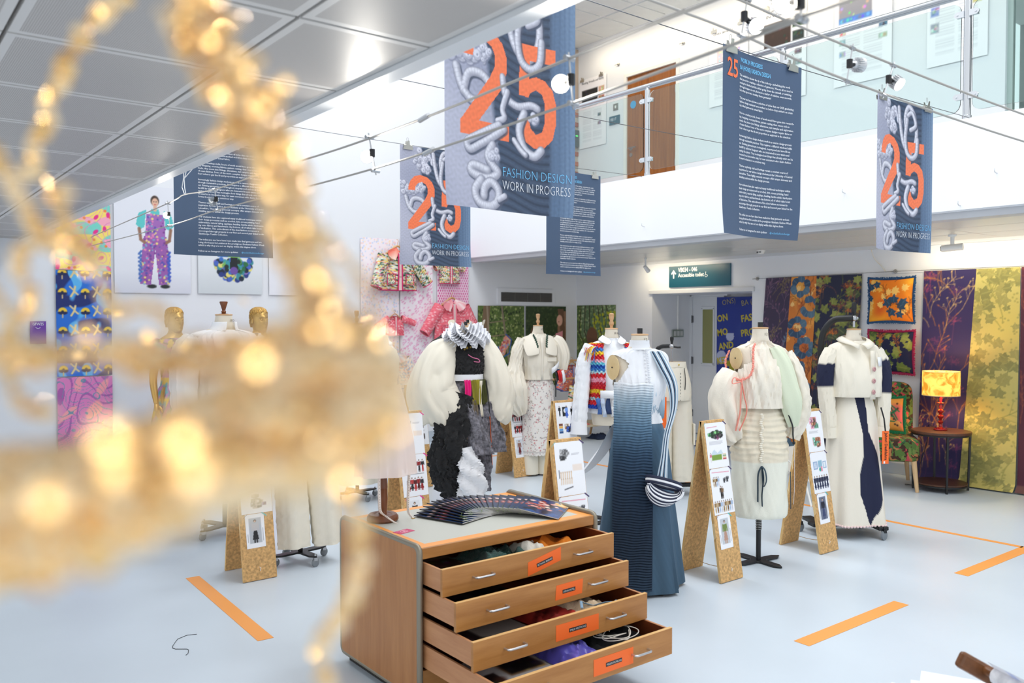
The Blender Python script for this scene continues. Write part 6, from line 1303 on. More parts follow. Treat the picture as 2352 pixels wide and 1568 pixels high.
# ---- upper posters
TXK = mat('poster_dark_ink', (60, 62, 70), .6)
def uposter(y1, y0, z0, z1, label, title, pics, seed, titm=TXK):
    W, Hh = y1-y0, z1-z0; P = Paint(W, Hh, 60, 100, (244, 244, 248)); rg = random.Random(seed)
    for (a, b, c, d, col) in pics:
        P.rect(a*W, b*Hh, c*W, d*Hh, col)
        for _ in range(10): P.disk(rg.uniform(a+.02, c-.02)*W, rg.uniform(b+.02, d-.02)*Hh, rg.uniform(.008, .02), [max(0, min(255, q*rg.uniform(.5, 1.7)+rg.uniform(-15, 40))) for q in col], a=.7)
    for col in (.12, .5):
        for k in range(26):
            if k % 6 == 5: continue
            P.line([(col*W+.02, .52*Hh-.017*k*Hh), (col*W+.02+.3*W, .52*Hh-.017*k*Hh)], .0016, (176, 180, 190), .6)
    t = thing('academic_poster', label, 'poster', (8.905, (y0+y1)/2, z0), 0, 'posters clipped along the balcony wall')
    M = fX((0, W/2, 0)); link('printed_face', P.mesh('poster_face'), t, M)
    if title:
        for k, ln in enumerate(title.split('\n')): text(ln, .05, titm, M @ Matrix.Translation((.1*W, Hh*(.93-.045*k), .002)), t, fit=W*.8 if len(title) > 14 else W*.5)
    for u in (.12, .82):
        c = link('clip', CLIP, t, M @ Matrix.Translation((u*W, Hh+.0, .004)) @ Matrix.Scale(.9, 4))
    return t
uposter(9.72, 9.13, 4.27, 5.31, 'balcony wall poster left of the wooden door with a black picture', 'Blending Virtually and Reality', ((.1, .60, .68, .84, (40, 42, 44)), (.72, .73, .92, .84, (206, 170, 140)), (.72, .6, .92, .71, (190, 120, 90)), (.7, .42, .8, .46, (60, 60, 66)), (.7, .3, .8, .34, (90, 90, 96))), 3)
uposter(7.22, 6.62, 4.42, 5.40, 'pale balcony wall poster behind the front slate text banner', 'ches and Li', ((.2, .55, .45, .72, (238, 214, 218)), (.55, .5, .8, .7, (240, 206, 208))), 4)
uposter(6.42, 5.80, 4.30, 5.46, 'balcony wall poster with a dark game scene picture', 'THE IMPACT OF UI + UX DESIGN\nIN VIDEO GAMES', ((.06, .56, .66, .82, (58, 40, 34)), (.7, .72, .95, .82, (28, 60, 30)), (.7, .58, .95, .68, (40, 50, 48)), (.76, .44, .9, .49, (70, 70, 74)), (.76, .33, .9, .38, (120, 140, 150)), (.76, .22, .9, .27, (120, 130, 140))), 5)
uposter(5.44, 4.76, 4.30, 5.50, 'balcony wall poster with a building picture behind the glass', None, ((.08, .60, .66, .88, (150, 150, 160)), (.08, .58, .66, .63, (90, 140, 210)), (.7, .72, .95, .84, (110, 130, 120)), (.1, .47, .2, .51, (196, 130, 120)), (.1, .38, .2, .43, (130, 160, 170)), (.78, .46, .92, .53, (60, 100, 130)), (.78, .36, .92, .40, (150, 180, 150)), (.1, .27, .2, .32, (150, 170, 180))), 6)
uposter(4.38, 3.78, 4.28, 5.50, 'balcony wall poster beside the tall steel post, behind glass', None, ((.06, .56, .18, .62, (200, 200, 206)), (.06, .42, .2, .5, (130, 150, 210)), (.06, .28, .2, .36, (150, 156, 170)), (.75, .45, .9, .52, (200, 196, 120))), 7)
STUD = mat('satin_wall_stud', (170, 168, 162), .35, .8)
for (x, y), X_, lb in (((1421, 148), 8.915, 'between the door and the left balcony poster'), ((1570, 99), 8.915, 'right of the wooden balcony door'), ((1740, 640), 8.915, 'holding the wire left of the wallpaper drops'), ((2057, 623), 8.915, 'holding the wire above the orange cushion')):
    p = onx(x, y, X_); s_ = thing('wire_stud', f'round metal stud {lb}', 'wire fixing', tuple(p), 0, 'metal studs for the picture wires')
    obj('disc', MB().lathe([(0, 0), (.020, 0), (.022, .004), (.020, .012), (.008, .014), (.006, .03), (0, .03)], 18, M=frame((0, 0, 0), (0, -1, 0), (0, 0, 1))), STUD, s_); obj('grub_pin', MB().tube([(-.02, 0, 0), (-.02, .06, -.002)], .004, 6), STUD, s_)
p = onx(1412, 272, 8.91)
rs = thing('room_sign', 'small teal room number sign beside the wooden door', 'sign', (8.905, 8.96, 4.52)); obj('panel', MB().box(0, .012, -.105, .105, 0, .125), mat('teal_sign_vinyl', (22, 92, 112), .4), rs, False); text('VB117', .06, TXW, fX((-.0012, .08, .055)), rs, fit=.12)
sw = thing('light_switch', 'steel light switch plate above the teal room sign', 'switch', (8.91, 8.94, 4.72)); obj('plate', MB().box(0, .01, -.05, .05, 0, .10), mat('steel_plate', (160, 170, 168), .3, .7), sw, False, bev=.003); obj('rocker', MB().box(-.004, .0, -.014, .014, .03, .07), mat('white_rocker', (236, 238, 236), .4), sw, False, bev=.002)
ac = thing('door_reader', 'dark access reader box on the brick beside the balcony poster', 'card reader', (8.84, 9.70, 4.30)); obj('body', MB().box(-.05, .05, 0, .04, 0, .26), mat('dark_green_box', (44, 60, 58), .5), ac, False, bev=.006); obj('status_light', MB().box(-.02, .02, -.002, .0, .16, .175), emit('green_led', (60, 220, 90), 1.5), ac, False)
og = struct('window_1', MB().box(8.98, 8.995, 2.0, 3.60, 3.1, 5.3), GLASS, sm=False)
obj('frame', MB().box(8.96, 9.02, 3.57, 3.62, 3.1, 5.3).box(8.96, 9.02, 3.27, 3.31, 3.1, 5.3), mat('pale_green_frame', (170, 186, 182), .4), og, False)
obs = thing('office_sign', 'pale green hanging panel with lettering behind the glass at the far end', 'sign', (9.4, 3.36, 4.55)); obj('panel', MB().box(0, .02, -.25, .25, 0, .6), mat('pale_green_panel', (176, 200, 194), .5), obs, False); text('ATION', .1, mat('teal_lettering', (40, 96, 110), .6), fX((-.002, .2, .08)), obs)
ds = thing('office_desk', 'grey desk dimly seen behind the far office glass', 'desk', (9.9, 3.0, 3.1)); obj('desktop', MB().box(-.3, .6, -.7, .5, .72, .75), mat('pale_desk', (200, 204, 196), .5), ds, False); obj('desk_panel', MB().box(-.3, -.28, -.7, .5, 0, .72), mat('dark_desk_panel', (40, 46, 48), .6), ds, False)
area('office_light', (10.3, 2.8, 5.25), (0, 0, 0), .8, .8, 18, (1, .97, .85))

# ================================================================== UNDER THE BALCONY: SIGN, SPOTS, SENSORS
sg = thing('direction_sign', 'teal wayfinding sign with white arrow above the recessed doorway', 'sign', (8.92, 7.375, 2.103))
obj('board', MB().box(-.022, 0, -.515, .515, 0, .285), mat('teal_gradient_sign', (16, 84, 104), .35), sg, False, bev=.002)
Ms = fX((-.0235, .515, 0)); text('VB034 - 046', .082, mat('sign_white', (250, 252, 252), .5), Ms @ Matrix.Translation((.165, .205, 0)), sg, fit=.33, bold=.0015); text('Accessible toilet', .075, MATS['sign_white'], Ms @ Matrix.Translation((.165, .135, 0)), sg, fit=.44, bold=.0012)
ar = MB().poly([(.075, .12, 0), (.095, .12, 0), (.095, .195, 0), (.118, .172, 0), (.13, .186, 0), (.085, .238, 0), (.04, .186, 0), (.052, .172, 0), (.075, .195, 0)], (0, 0, .001)).xf(Ms); obj('arrow', ar, MATS['sign_white'], sg, False)
wh = MB(); wh.ball((.635, .185, 0), .007, 8, 5, (1, 1, .2)); wh.tube([(.632, .175, 0), (.634, .155, 0), (.655, .153, 0), (.668, .135, 0)], .004, 6); wh.tube([(.642+.020*math.cos(a), .143+.020*math.sin(a), 0) for a in np.linspace(2.0, 6.0, 14)], .0035, 6); obj('wheelchair_symbol', wh.xf(Ms), MATS['sign_white'], sg)['kind'] = 'stuff'
WHP = mat('white_plastic', (240, 240, 238), .4)
ts = thing('track_spotlight', 'white ceiling spotlight washing the teal sign wall', 'spotlight', (8.25, 7.72, 2.47))
obj('stem', MB().lathe([(.0, 0), (.02, 0), (.02, -.01), (.012, -.012), (.012, -.12)], 12), WHP, ts); Mt = frame((0, 0, -.15), (0, 1, 0), (.75, 0, .66)); obj('head', MB().lathe([(.0, -.05), (.022, -.05), (.03, .05), (.026, .05), (.02, .03), (0, .03)], 18, M=Matrix.Translation((0.02, 0, -.14)) @ Matrix.Rotation(R(130), 4, 'Y')), WHP, ts)
obj('lens', MB().lathe([(0, .032), (.024, .032), (.024, .034), (0, .034)], 16, M=Matrix.Translation((0.02, 0, -.14)) @ Matrix.Rotation(R(130), 4, 'Y')), LEDF, ts)
sn = thing('ceiling_sensor', 'small white ceiling sensor under the balcony', 'sensor', (8.386, 6.03, 2.472)); obj('dome', MB().lathe([(.0, -.045), (.03, -.042), (.045, -.02), (.05, 0), (0, 0)], 20), WHP, sn); obj('lens_slots', MB().box(-.052, -.044, -.03, -.01, -.03, -.018).box(-.052, -.044, .005, .025, -.03, -.018), BLACK, sn, False)['kind'] = 'stuff'
scm = thing('security_camera', 'white security camera bracketed under the balcony ceiling', 'camera', (8.283, 3.81, 2.472)); obj('bracket', MB().lathe([(.0, 0), (.04, 0), (.035, -.015), (.018, -.02), (.018, -.09)], 14), WHP, scm); obj('body', MB().tube([(.02, -.09, -.115), (-.02, .09, -.125)], .032, 14), WHP, scm); obj('lens', MB().tube([(-.018, .088, -.125), (-.024, .10, -.126)], .022, 12), BLACK, scm)
tag(obj('loose_cable', MB().tube(cr([(8.87, 4.95, 2.44), (8.90, 4.93, 2.34), (8.905, 4.85, 2.25), (8.90, 4.80, 2.19)], 16), .004, 6), mat('cream_cable', (220, 214, 200), .6)), 'thin cream cable running down the wall above the green wallpaper', 'cable')
vg = thing('air_vent', 'dark horizontal slatted air vent high on the end wall', 'vent', (7.92, 9.79, 1.925)); obj('frame', MB().box(-.54, .54, -.012, .01, -.05, .19), WALL, vg, False); obj('recess', MB().box(-.48, .48, -.018, -.010, 0, .135), mat('vent_dark', (64, 62, 60), .6), vg, False)
for k in range(10): obj('slat', MB().box(-.48, .48, -.030, -.016, .004+.0135*k, .009+.0135*k), mat('vent_slat', (118, 116, 112), .5, .3), vg, False)
for x in (-.24, 0, .24): obj('divider', MB().box(x-.003, x+.003, -.032, -.016, 0, .135), mat('vent_slat', (118, 116, 112), .5, .3), vg, False)
kp = thing('light_switch', 'double steel switch plate with conduit in the doorway recess', 'switch', (9.45, 8.218, 1.41)); obj('box', MB().box(-.12, .12, -.02, 0, 0, .11), mat('steel_plate', (160, 170, 168), .3, .7), kp, False, bev=.003); obj('conduit', MB().tube([(.0, -.012, .11), (.0, -.012, .60)], .012, 8), WHP, kp)
for x in (-.07, .0, .07): obj('rocker', MB().box(x-.025, x+.025, -.026, -.02, .02, .09), mat('grey_rocker', (206, 208, 206), .4), kp, False, bev=.002)
BLUE = Paint(.60, 1.95, 60, 195, (42, 62, 150)); tt = BLUE.field(7, 2); BLUE.mixmask(np.clip(tt-.2, 0, 1), (70, 96, 176)); BLUE.mixmask((BLUE.field(16, 5) > .55)*(BLUE.y < 1.45)*(BLUE.y > .7)*.9, (206, 212, 236)); BLUE.mixmask((BLUE.field(22, 8) > .6)*(BLUE.y < .6)*.8, (24, 34, 90)); BLUE.rect(.22, .92, .34, 1.12, (176, 168, 50)); BLUE.rect(.16, .98, .40, 1.06, (176, 168, 50))
OCH = mat('ochre_poster_ink', (206, 190, 70), .6)
for y0, x0, lb, lines in ((7.735, 9.735, 'blue poster with ochre words hung beside the white door', ('   ONS)', 'ON', 'MO', ' AND', 'KET')), (7.30, 9.70, 'second blue poster with ochre words at the side of the recess', ('BA (HO', 'FASHI', 'PROM', 'TION'))):
    b = thing('blue_poster', lb, 'poster', (x0, y0, .03), 0, 'blue course posters in the recess'); M = fX((0, 0, 0)); link('printed_face', BLUE.mesh('blue_face'), b, M)
    for k, ln in enumerate(lines): text(ln, .13 if k else .11, OCH, M @ Matrix.Translation((.015, 1.80-.20*k-(.0 if k else -.02), .003)) @ Matrix.Rotation(R(9), 4, 'Z'), b, bold=.004 if k else -.002, xs=.9)
ru = tag(obj('door_mat', MB().poly([(8.75, 7.75, .002), (9.25, 7.6, .002), (9.3, 7.1, .002), (8.8, 6.9, .002)], (0, 0, .006)), mat('patterned_mat', (70, 70, 120), .9, noise=(9, .8, (1, 1, 1))), None, False), 'violet and ochre patterned mat lying in the doorway recess', 'mat')

# ================================================================== WALLPAPER DROPS, CUSHIONS, ARMCHAIR, TABLE, LAMP
def branchy(P, rg, n, col, wd, leafc=None, L=.35, berries=None):
    for _ in range(n):
        x, y = rg.uniform(0, P.w), rg.uniform(-.1, P.h); a = PI/2+rg.uniform(-.5, .5); pts = [(x, y)]
        for k in range(9):
            a += rg.uniform(-.35, .35); x += L/9*math.cos(a); y += L/9*math.sin(a); pts.append((x, y))
            if k > 1:
                for s in (-1, 1):
                    if rg.random() < .7:
                        b = a+s*rg.uniform(.4, .9); l_ = L*rg.uniform(.1, .25); q = (x+l_*math.cos(b), y+l_*math.sin(b)); P.line([(x, y), q], wd*.6, col, .85)
                        if leafc: P.disk(q[0], q[1], .011, rg.choice(leafc), .005, b)
                        if berries: [P.disk(q[0]+rg.uniform(-.012, .012), q[1]+rg.uniform(-.012, .012), .004, rg.choice(berries)) for _ in range(3)]
        P.line(pts, wd, col, .9)
def umbel(P, rg, n, cols, r_=.06):
    for _ in range(n):
        x, y = rg.uniform(0, P.w), rg.uniform(0, P.h); c = rg.choice(cols); P.line([(x, y), (x+rg.uniform(-.03, .03), y-.25)], .0022, c, .6)
        for k in range(26): a = rg.uniform(0, PI*2); d = r_*math.sqrt(rg.random()); P.line([(x, y-.02), (x+d*math.cos(a), y+d*math.sin(a)*.7)], .0012, c, .5); P.disk(x+d*math.cos(a), y+d*math.sin(a)*.7, .0045, c, a=.8)
def leaves(P, rg, n, cols, L=(.05, .09), vein=None, lob=3):
    for _ in range(n): P.leaf(rg.uniform(0, P.w), rg.uniform(0, P.h), rg.uniform(*L), rg.uniform(0, 6.28), rg.choice(cols), lob, vein, .95)
def drop(label, yt1, yt0, yb1, yb0, paint, xb=8.82, xt=8.9, z1=2.175):
    W = yt1-yt0; Hh = 2.16; nx = 64; ny = 250; P = Paint(W, Hh, nx, ny, (0, 0, 0)); paint(P)
    def shp(x, y):
        u = x/W; v = y/Hh; ya = yb1+(yt1-yb1)*v; yb = yb0+(yt0-yb0)*v; Y_ = ya+(yb-ya)*u; X_ = xb+(xt-xb)*np.clip(v*1.05, 0, 1)**.7-.012*np.sin(u*PI)*(1-v)-.05*np.clip((.03-v)/.03, 0, 1)
        return np.stack([X_, Y_, .015+(z1-.015)*v], 1)
    o = link('wallpaper_drop', P.mesh('wallpaper_drop', shp, print_mat('wallpaper_print', .5))); tag(o, label, 'wallpaper', 'wallpaper lengths hung on the wire'); return o
def pa(P): P.c[:] = np.array((56, 44, 74))/255.; rg = random.Random(1); branchy(P, rg, 26, (120, 90, 116), .0022, [(150, 100, 130), (110, 90, 120)], .4); branchy(P, rg, 9, (110, 140, 160), .0026, [(120, 150, 170)], .3); branchy(P, rg, 8, (128, 110, 70), .002, None, .3, [(150, 130, 80)])
def pb(P):
    P.c[:] = np.array((214, 124, 44))/255.; rg = random.Random(2); P.mixmask(np.clip(P.field(14, 3)-.1, 0, 1)*.8, (240, 176, 74)); P.mixmask(np.clip(P.field(20, 6)-.4, 0, 1)*.9, (196, 92, 32)); leaves(P, rg, 60, [(250, 206, 130), (238, 160, 70)], (.03, .06), None, 4); branchy(P, rg, 22, (120, 60, 26), .0016, [(140, 70, 26)], .3)
    for k in range(9):
        cx_, cy_ = (.10, .24)[k % 2]+rg.uniform(-.04, .04), .12+.24*k
        for j in range(7): a = j*.9+rg.random(); P.leaf(cx_+.075*math.cos(a), cy_+.07*math.sin(a), .062, a, rg.choice([(44, 74, 104), (62, 96, 126), (84, 116, 138)]), 1, (110, 140, 160), wid=.6)
def pg(P):
    P.c[:] = np.array((26, 32, 62))/255.; rg = random.Random(3); umbel(P, rg, 34, [(198, 92, 30), (160, 70, 36), (216, 124, 50)], .075); branchy(P, rg, 20, (110, 116, 50), .003, [(120, 126, 50)], .45, [(150, 150, 60)]); leaves(P, rg, 90, [(128, 136, 60), (96, 108, 48), (150, 156, 76), (70, 84, 56)], (.06, .10), (170, 172, 100))
    umbel(P, rg, 10, [(214, 120, 44)], .05); branchy(P, rg, 8, (140, 76, 70), .0018, None, .3)
def pp2(P): P.c[:] = np.array((52, 40, 92))/255.; rg = random.Random(4); umbel(P, rg, 16, [(126, 60, 110), (110, 54, 104), (150, 66, 104)], .075); branchy(P, rg, 14, (186, 120, 66), .0034, [(196, 112, 60), (206, 140, 80)], .7); branchy(P, rg, 8, (206, 170, 110), .0026, None, .5, [(220, 190, 120)])
def py(P): P.c[:] = np.array((202, 190, 112))/255.; rg = random.Random(5); P.mixmask(np.clip(P.field(8, 3), 0, 1)*.5, (222, 200, 96)); branchy(P, rg, 12, (150, 146, 74), .0028, None, .6, [(160, 152, 80)]); leaves(P, rg, 105, [(152, 148, 86), (140, 138, 80), (166, 158, 92)], (.055, .115), (186, 178, 104)); [P.disk(rg.uniform(0, P.w), rg.uniform(0, P.h), .008, (164, 156, 86)) for _ in range(260)]
def pm(P): P.c[:] = np.array((84, 36, 56))/255.; rg = random.Random(6); branchy(P, rg, 26, (150, 80, 60), .003, [(130, 60, 70)], .5)
drop('narrow dusky purple wallpaper length at the left of the wallpaper wall', 6.326, 5.965, 6.45, 6.08, pa)
drop('orange wallpaper length with blue leaf sprays', 5.97, 5.632, 6.09, 5.70, pb, 8.80)
drop('dark navy wallpaper length with green leaves and orange seed heads', 5.635, 5.07, 5.70, 5.13, pg, 8.815)
drop('violet wallpaper length with gold branches behind the lit lamp', 4.38, 3.853, 4.40, 3.95, pp2)
drop('olive yellow wallpaper length with maple leaf print', 3.856, 3.449, 3.955, 3.43, py, 8.80)
drop('maroon wallpaper length at the right edge of the picture', 3.44, 2.93, 3.42, 2.93, pm)
tag(obj('hanging_wire', MB().tube([(8.895, 6.45, 2.172), (8.895, 4.69, 2.186), (8.895, 2.9, 2.18)], .0025, 5), WIRE), 'thin wire along which the wallpapers and cushions hang', 'wire')
def cushion(label, M, w_, h_, fringe, paint, d=.07, fr=.028):
    t = thing('cushion', label, 'cushion', tuple(M.translation), 0); Ml = M.copy(); Ml.translation = (0, 0, 0)
    P = Paint(w_, h_, 70, 70, (0, 0, 0)); paint(P)
    def shp(x, y):
        u, v = x/w_*2-1, y/h_*2-1; b = (np.clip(1-u**4, 0, 1)*np.clip(1-v**4, 0, 1))**.5; pin = 1-.07*(1-np.abs(v)**2)*np.abs(u)**2*0; X_ = (u*(1-.075*(1-v**2)))*w_/2; Y_ = (v*(1-.075*(1-u**2)))*h_/2
        return np.stack([X_, Y_, d*b], 1)
    link('printed_cover', P.mesh('cushion_front', shp, print_mat('velvet_print', .8)), t, Ml)
    bk = MB().sheet(lambda u, v: (lambda U, V: ((U*(1-.075*(1-V*V)))*w_/2, (V*(1-.075*(1-U*U)))*h_/2, -d*.6*math.sqrt(max(0, 1-U**4)*max(0, 1-V**4))))(2*u-1, 2*v-1), 16, 16); obj('back_cover', bk, fringe, t, M=Ml)
    pts = []
    for k in range(120):
        s = k/120*4; e = int(s); q = 2*(s-e)-1; U, V = ((q, -1), (1, q), (-q, 1), (-1, -q))[e]; pts.append(np.array([(U*(1-.075*(1-V*V)))*w_/2, (V*(1-.075*(1-U*U)))*h_/2, 0]))
    fb = MB(); rg = random.Random(1)
    for k in range(len(pts)):
        a = pts[k]; nrm = a/np.linalg.norm(a)
        for j in range(2):
            b = a+(pts[(k+1) % len(pts)]-a)*j/2; fb.tube([b, b+nrm*fr*.6+np.array([rg.uniform(-.004, .004), rg.uniform(-.004, .004), .006]), b+nrm*fr+np.array([rg.uniform(-.006, .006), rg.uniform(-.006, .006), rg.uniform(-.008, .008)])], .0055, 5)
    obj('fringe', fb, fringe, t, M=Ml)['kind'] = 'stuff'; return t
def cu1(P):
    P.c[:] = np.array((236, 128, 22))/255.; rg = random.Random(5); P.mixmask(np.clip(P.field(9, 1), 0, 1), (250, 176, 40)); P.mixmask(np.clip(P.field(16, 9)-.4, 0, 1), (214, 84, 16)); leaves(P, rg, 14, [(250, 204, 110), (244, 180, 70)], (.06, .09), None, 4)
    for x, y, L, a in ((.27, .19, .10, 2.4), (.32, .22, .09, 1.5), (.38, .16, .09, .5), (.30, .12, .09, 4.2), (.37, .09, .07, 5.2), (.42, .2, .07, 1), (.05, .36, .08, 2), (.10, .40, .07, .6), (.04, .27, .07, 4)): P.leaf(x, y, L, a, (36, 74, 104), 3, (90, 120, 140))
    branchy(P, rg, 5, (96, 50, 30), .002, None, .25)
def cu2(P): P.c[:] = np.array((24, 28, 66))/255.; rg = random.Random(7); umbel(P, rg, 5, [(206, 100, 30)], .05); leaves(P, rg, 34, [(116, 132, 56), (150, 158, 74), (80, 100, 50)], (.05, .10), (176, 176, 96)); branchy(P, rg, 5, (200, 104, 40), .0025, [(206, 110, 40)], .2)
cushion('orange leaf print cushion with blue fringe hung on the wall', fX((8.83, 4.695, 1.875)), .50, .47, mat('teal_blue_fringe', (38, 84, 132), .9), cu1)
cushion('navy leaf print cushion with raspberry fringe hung under the orange one', fX((8.83, 4.69, 1.32)), .50, .45, mat('raspberry_fringe', (180, 44, 88), .9), cu2)
PCL = 0
ac_ = thing('armchair', 'pine cone print armchair on pale wooden legs by the wallpaper', 'armchair', (8.26, 4.50, 0), R(34))
def soft(x0, x1, y0, y1, z0, z1, r_=.06, n=26):
    mb = MB()
    def sq(a, e): return math.copysign(abs(math.cos(a))**e, math.cos(a)), math.copysign(abs(math.sin(a))**e, math.sin(a))
    rings = []; cx_, cy_, cz_ = (x0+x1)/2, (y0+y1)/2, (z0+z1)/2
    for i in range(n+1):
        ph = -PI/2+PI*i/n; c_, s_ = sq(ph, .28); rings.append([(cx_+(x1-x0)/2*c_*sq(2*PI*k/(2*n), .28)[0], cy_+(y1-y0)/2*c_*sq(2*PI*k/(2*n), .28)[1], cz_+(z1-z0)/2*s_) for k in range(2*n)])
    return mb.loft(rings, True, True, True)
VELV = bpy.data.materials.new('tapestry_print'); VELV.use_nodes = True; nt = VELV.node_tree; b = nt.nodes['Principled BSDF']; b.inputs['Roughness'].default_value = .9
tc = nt.nodes.new('ShaderNodeTexCoord'); nz = nt.nodes.new('ShaderNodeTexNoise'); nz.inputs['Scale'].default_value = 9; nt.links.new(tc.outputs['Object'], nz.inputs[0])
vm = nt.nodes.new('ShaderNodeVectorMath'); vm.operation = 'MULTIPLY_ADD'; vm.inputs[1].default_value = (.25, .25, .25); nt.links.new(nz.outputs['Color'], vm.inputs[0]); nt.links.new(tc.outputs['Object'], vm.inputs[2])
vo = nt.nodes.new('ShaderNodeTexVoronoi'); vo.inputs['Scale'].default_value = 26; nt.links.new(vm.outputs[0], vo.inputs['Vector']); sp = nt.nodes.new('ShaderNodeSeparateColor'); nt.links.new(vo.outputs['Color'], sp.inputs[0])
rp = nt.nodes.new('ShaderNodeValToRGB'); rp.color_ramp.interpolation = 'CONSTANT'; e = rp.color_ramp.elements; e[0].position = 0; e[0].color = (*lin((62, 40, 28)), 1); e[1].position = .30; e[1].color = (*lin((84, 112, 52)), 1)
for p_, c_ in ((.50, (110, 132, 66)), (.62, (44, 96, 60)), (.74, (176, 116, 70)), (.84, (64, 42, 30)), (.92, (190, 66, 78))): k = e.new(p_); k.color = (*lin(c_), 1)
nt.links.new(sp.outputs[0], rp.inputs[0]); nt.links.new(rp.outputs[0], b.inputs['Base Color'])
for nm, a in (('seat', (-.40, .22, -.34, .34, .28, .52)), ('backrest', (.16, .36, -.34, .34, .34, 1.02))):
    mb = soft(*a, n=44)
    if nm == 'backrest': mb.v = [(x+.10*max(0, z-.4), y, z) for x, y, z in mb.v]
    o = obj(nm, mb, VELV, ac_)
LEGW = wood_mat('pale_beech_leg', (208, 170, 122), (228, 194, 150), .45, (20, 20, 4))
for x, y in ((-.34, -.28), (-.34, .28), (.26, -.28), (.26, .28)): obj('leg', MB().tube([(x, y, .30), (x*1.12, y*1.1, 0)], [.026, .017], 12), LEGW, ac_)
def cu3(P): P.c[:] = np.array((226, 150, 60))/255.; rg = random.Random(8); P.mixmask(np.clip(P.field(20, 1), 0, 1), (200, 90, 90)); [P.line([(rg.uniform(0, .3), rg.uniform(0, .4)), (rg.uniform(0, .3), rg.uniform(0, .4))], .006, (30, 104, 60)) for _ in range(22)]; [P.disk(rg.uniform(.03, .27), rg.uniform(.05, .35), .03, (214, 150, 80)) for _ in range(7)]; [P.disk(rg.uniform(.03, .27), rg.uniform(.05, .35), .010, (70, 40, 20)) for _ in range(14)]
cushion('small pine cone cushion with green fringe leaning on the armchair', frame((8.19, 4.39, .72), (.50, -.86, 0), (.22, .13, .95)), .32, .34, mat('emerald_fringe', (24, 122, 76), .9), cu3, .06, .03)
TBW = wood_mat('dark_walnut_top', (66, 38, 26), (104, 64, 44), .4, (5, 30, 30))
tb_ = thing('side_table', 'round dark wooden side table with black metal frame', 'side table', (8.45, 3.97, 0))
obj('table_top', MB().lathe([(0, .555), (.265, .555), (.272, .56), (.272, .578), (.268, .582), (0, .582)], 44), TBW, tb_); obj('lower_shelf', MB().lathe([(0, .06), (.235, .06), (.24, .064), (.24, .078), (0, .08)], 40), TBW, tb_)
for z0, r_ in ((.54, .262), (.045, .242)): obj('ring_rail', MB().lathe([(r_-.012, z0), (r_, z0), (r_, z0+.016), (r_-.012, z0+.016)], 40, cap=False), BLACK, tb_)
for k in range(4): a = R(38+90*k); obj('leg', MB().tube([(.262*math.cos(a), .262*math.sin(a), .55), (.247*math.cos(a), .247*math.sin(a), 0)], .0125, 4), BLACK, tb_)
lm = thing('table_lamp', 'lit table lamp with red turned base and gold leaf print shade', 'lamp', (8.47, 3.985, .582)); REDL = mat('red_lacquer', (150, 24, 22), .2, coat=.5)
obj('base', MB().lathe([(0, 0), (.062, 0), (.066, .006), (.062, .014), (.03, .022), (.016, .032), (.018, .05), (.012, .06), (.024, .075), (.026, .085), (.012, .098), (.014, .11), (.030, .128), (.031, .14), (.013, .155), (.015, .165), (.030, .183), (.03, .195), (.012, .21), (.018, .235), (.013, .255), (.036, .265), (.038, .27), (.012, .275), (.012, .35)], 24), REDL, lm)
ms = bpy.data.materials.new('lit_lamp_shade'); ms.use_nodes = True; nt = ms.node_tree; b = nt.nodes['Principled BSDF']; tc = nt.nodes.new('ShaderNodeTexCoord'); vo = nt.nodes.new('ShaderNodeTexNoise'); vo.inputs['Scale'].default_value = 9; vo.inputs['Detail'].default_value = 3; vo.inputs['Distortion'].default_value = 1.6; nt.links.new(tc.outputs['Object'], vo.inputs[0])
rp = nt.nodes.new('ShaderNodeValToRGB'); rp.color_ramp.elements[0].position = .38; rp.color_ramp.elements[0].color = (*lin((214, 140, 30)), 1); rp.color_ramp.elements[1].position = .6; rp.color_ramp.elements[1].color = (*lin((255, 214, 96)), 1); nt.links.new(vo.outputs[0], rp.inputs[0]); nt.links.new(rp.outputs[0], b.inputs['Base Color']); nt.links.new(rp.outputs[0], b.inputs['Emission Color']); b.inputs['Emission Strength'].default_value = .75
obj('lamp_shade', MB().lathe([(.170, .345), (.170, .575)], 48, cap=False), ms, lm); obj('shade_rim', MB().lathe([(.168, .573), (.172, .573), (.172, .579), (.168, .579)], 48, cap=False).lathe([(.168, .341), (.172, .341), (.172, .347), (.168, .347)], 48, cap=False), mat('pale_shade_rim', (226, 206, 150), .6), lm)
lb_ = bpy.data.lights.new('lamp_bulb', 'POINT'); lb_.energy = 9; lb_.color = (1, .78, .42); lb_.shadow_soft_size = .04; lo = bpy.data.objects.new('lamp_bulb', lb_); COL.objects.link(lo); lo.location = (8.47, 3.985, 1.04)
tag(obj('lamp_flex', MB().tube(cr([(8.53, 4.05, .592), (8.61, 4.13, .592), (8.69, 4.21, .588), (8.72, 4.24, .4), (8.66, 4.30, .1), (8.50, 4.22, .006), (8.40, 4.30, .006)], 30), .0035, 6), BLACK), 'black lamp flex trailing from the side table to the floor', 'cord')
mg = thing('paper_pad', 'white paper pad on a folding stand behind the ruched skirt form', 'paper stand', (6.9, 4.5, 0)); obj('pad', MB().box(-.2, .2, -.012, .012, 0, .28).xf(Matrix.Translation((0, 0, .28)) @ Matrix.Rotation(R(-50), 4, 'X')), PAGE, mg, False)
for s in (-1, 1): obj('stand_leg', MB().tube([(s*.15, -.2, 0), (-s*.12, .12, .42)], .009, 6), WHP, mg)

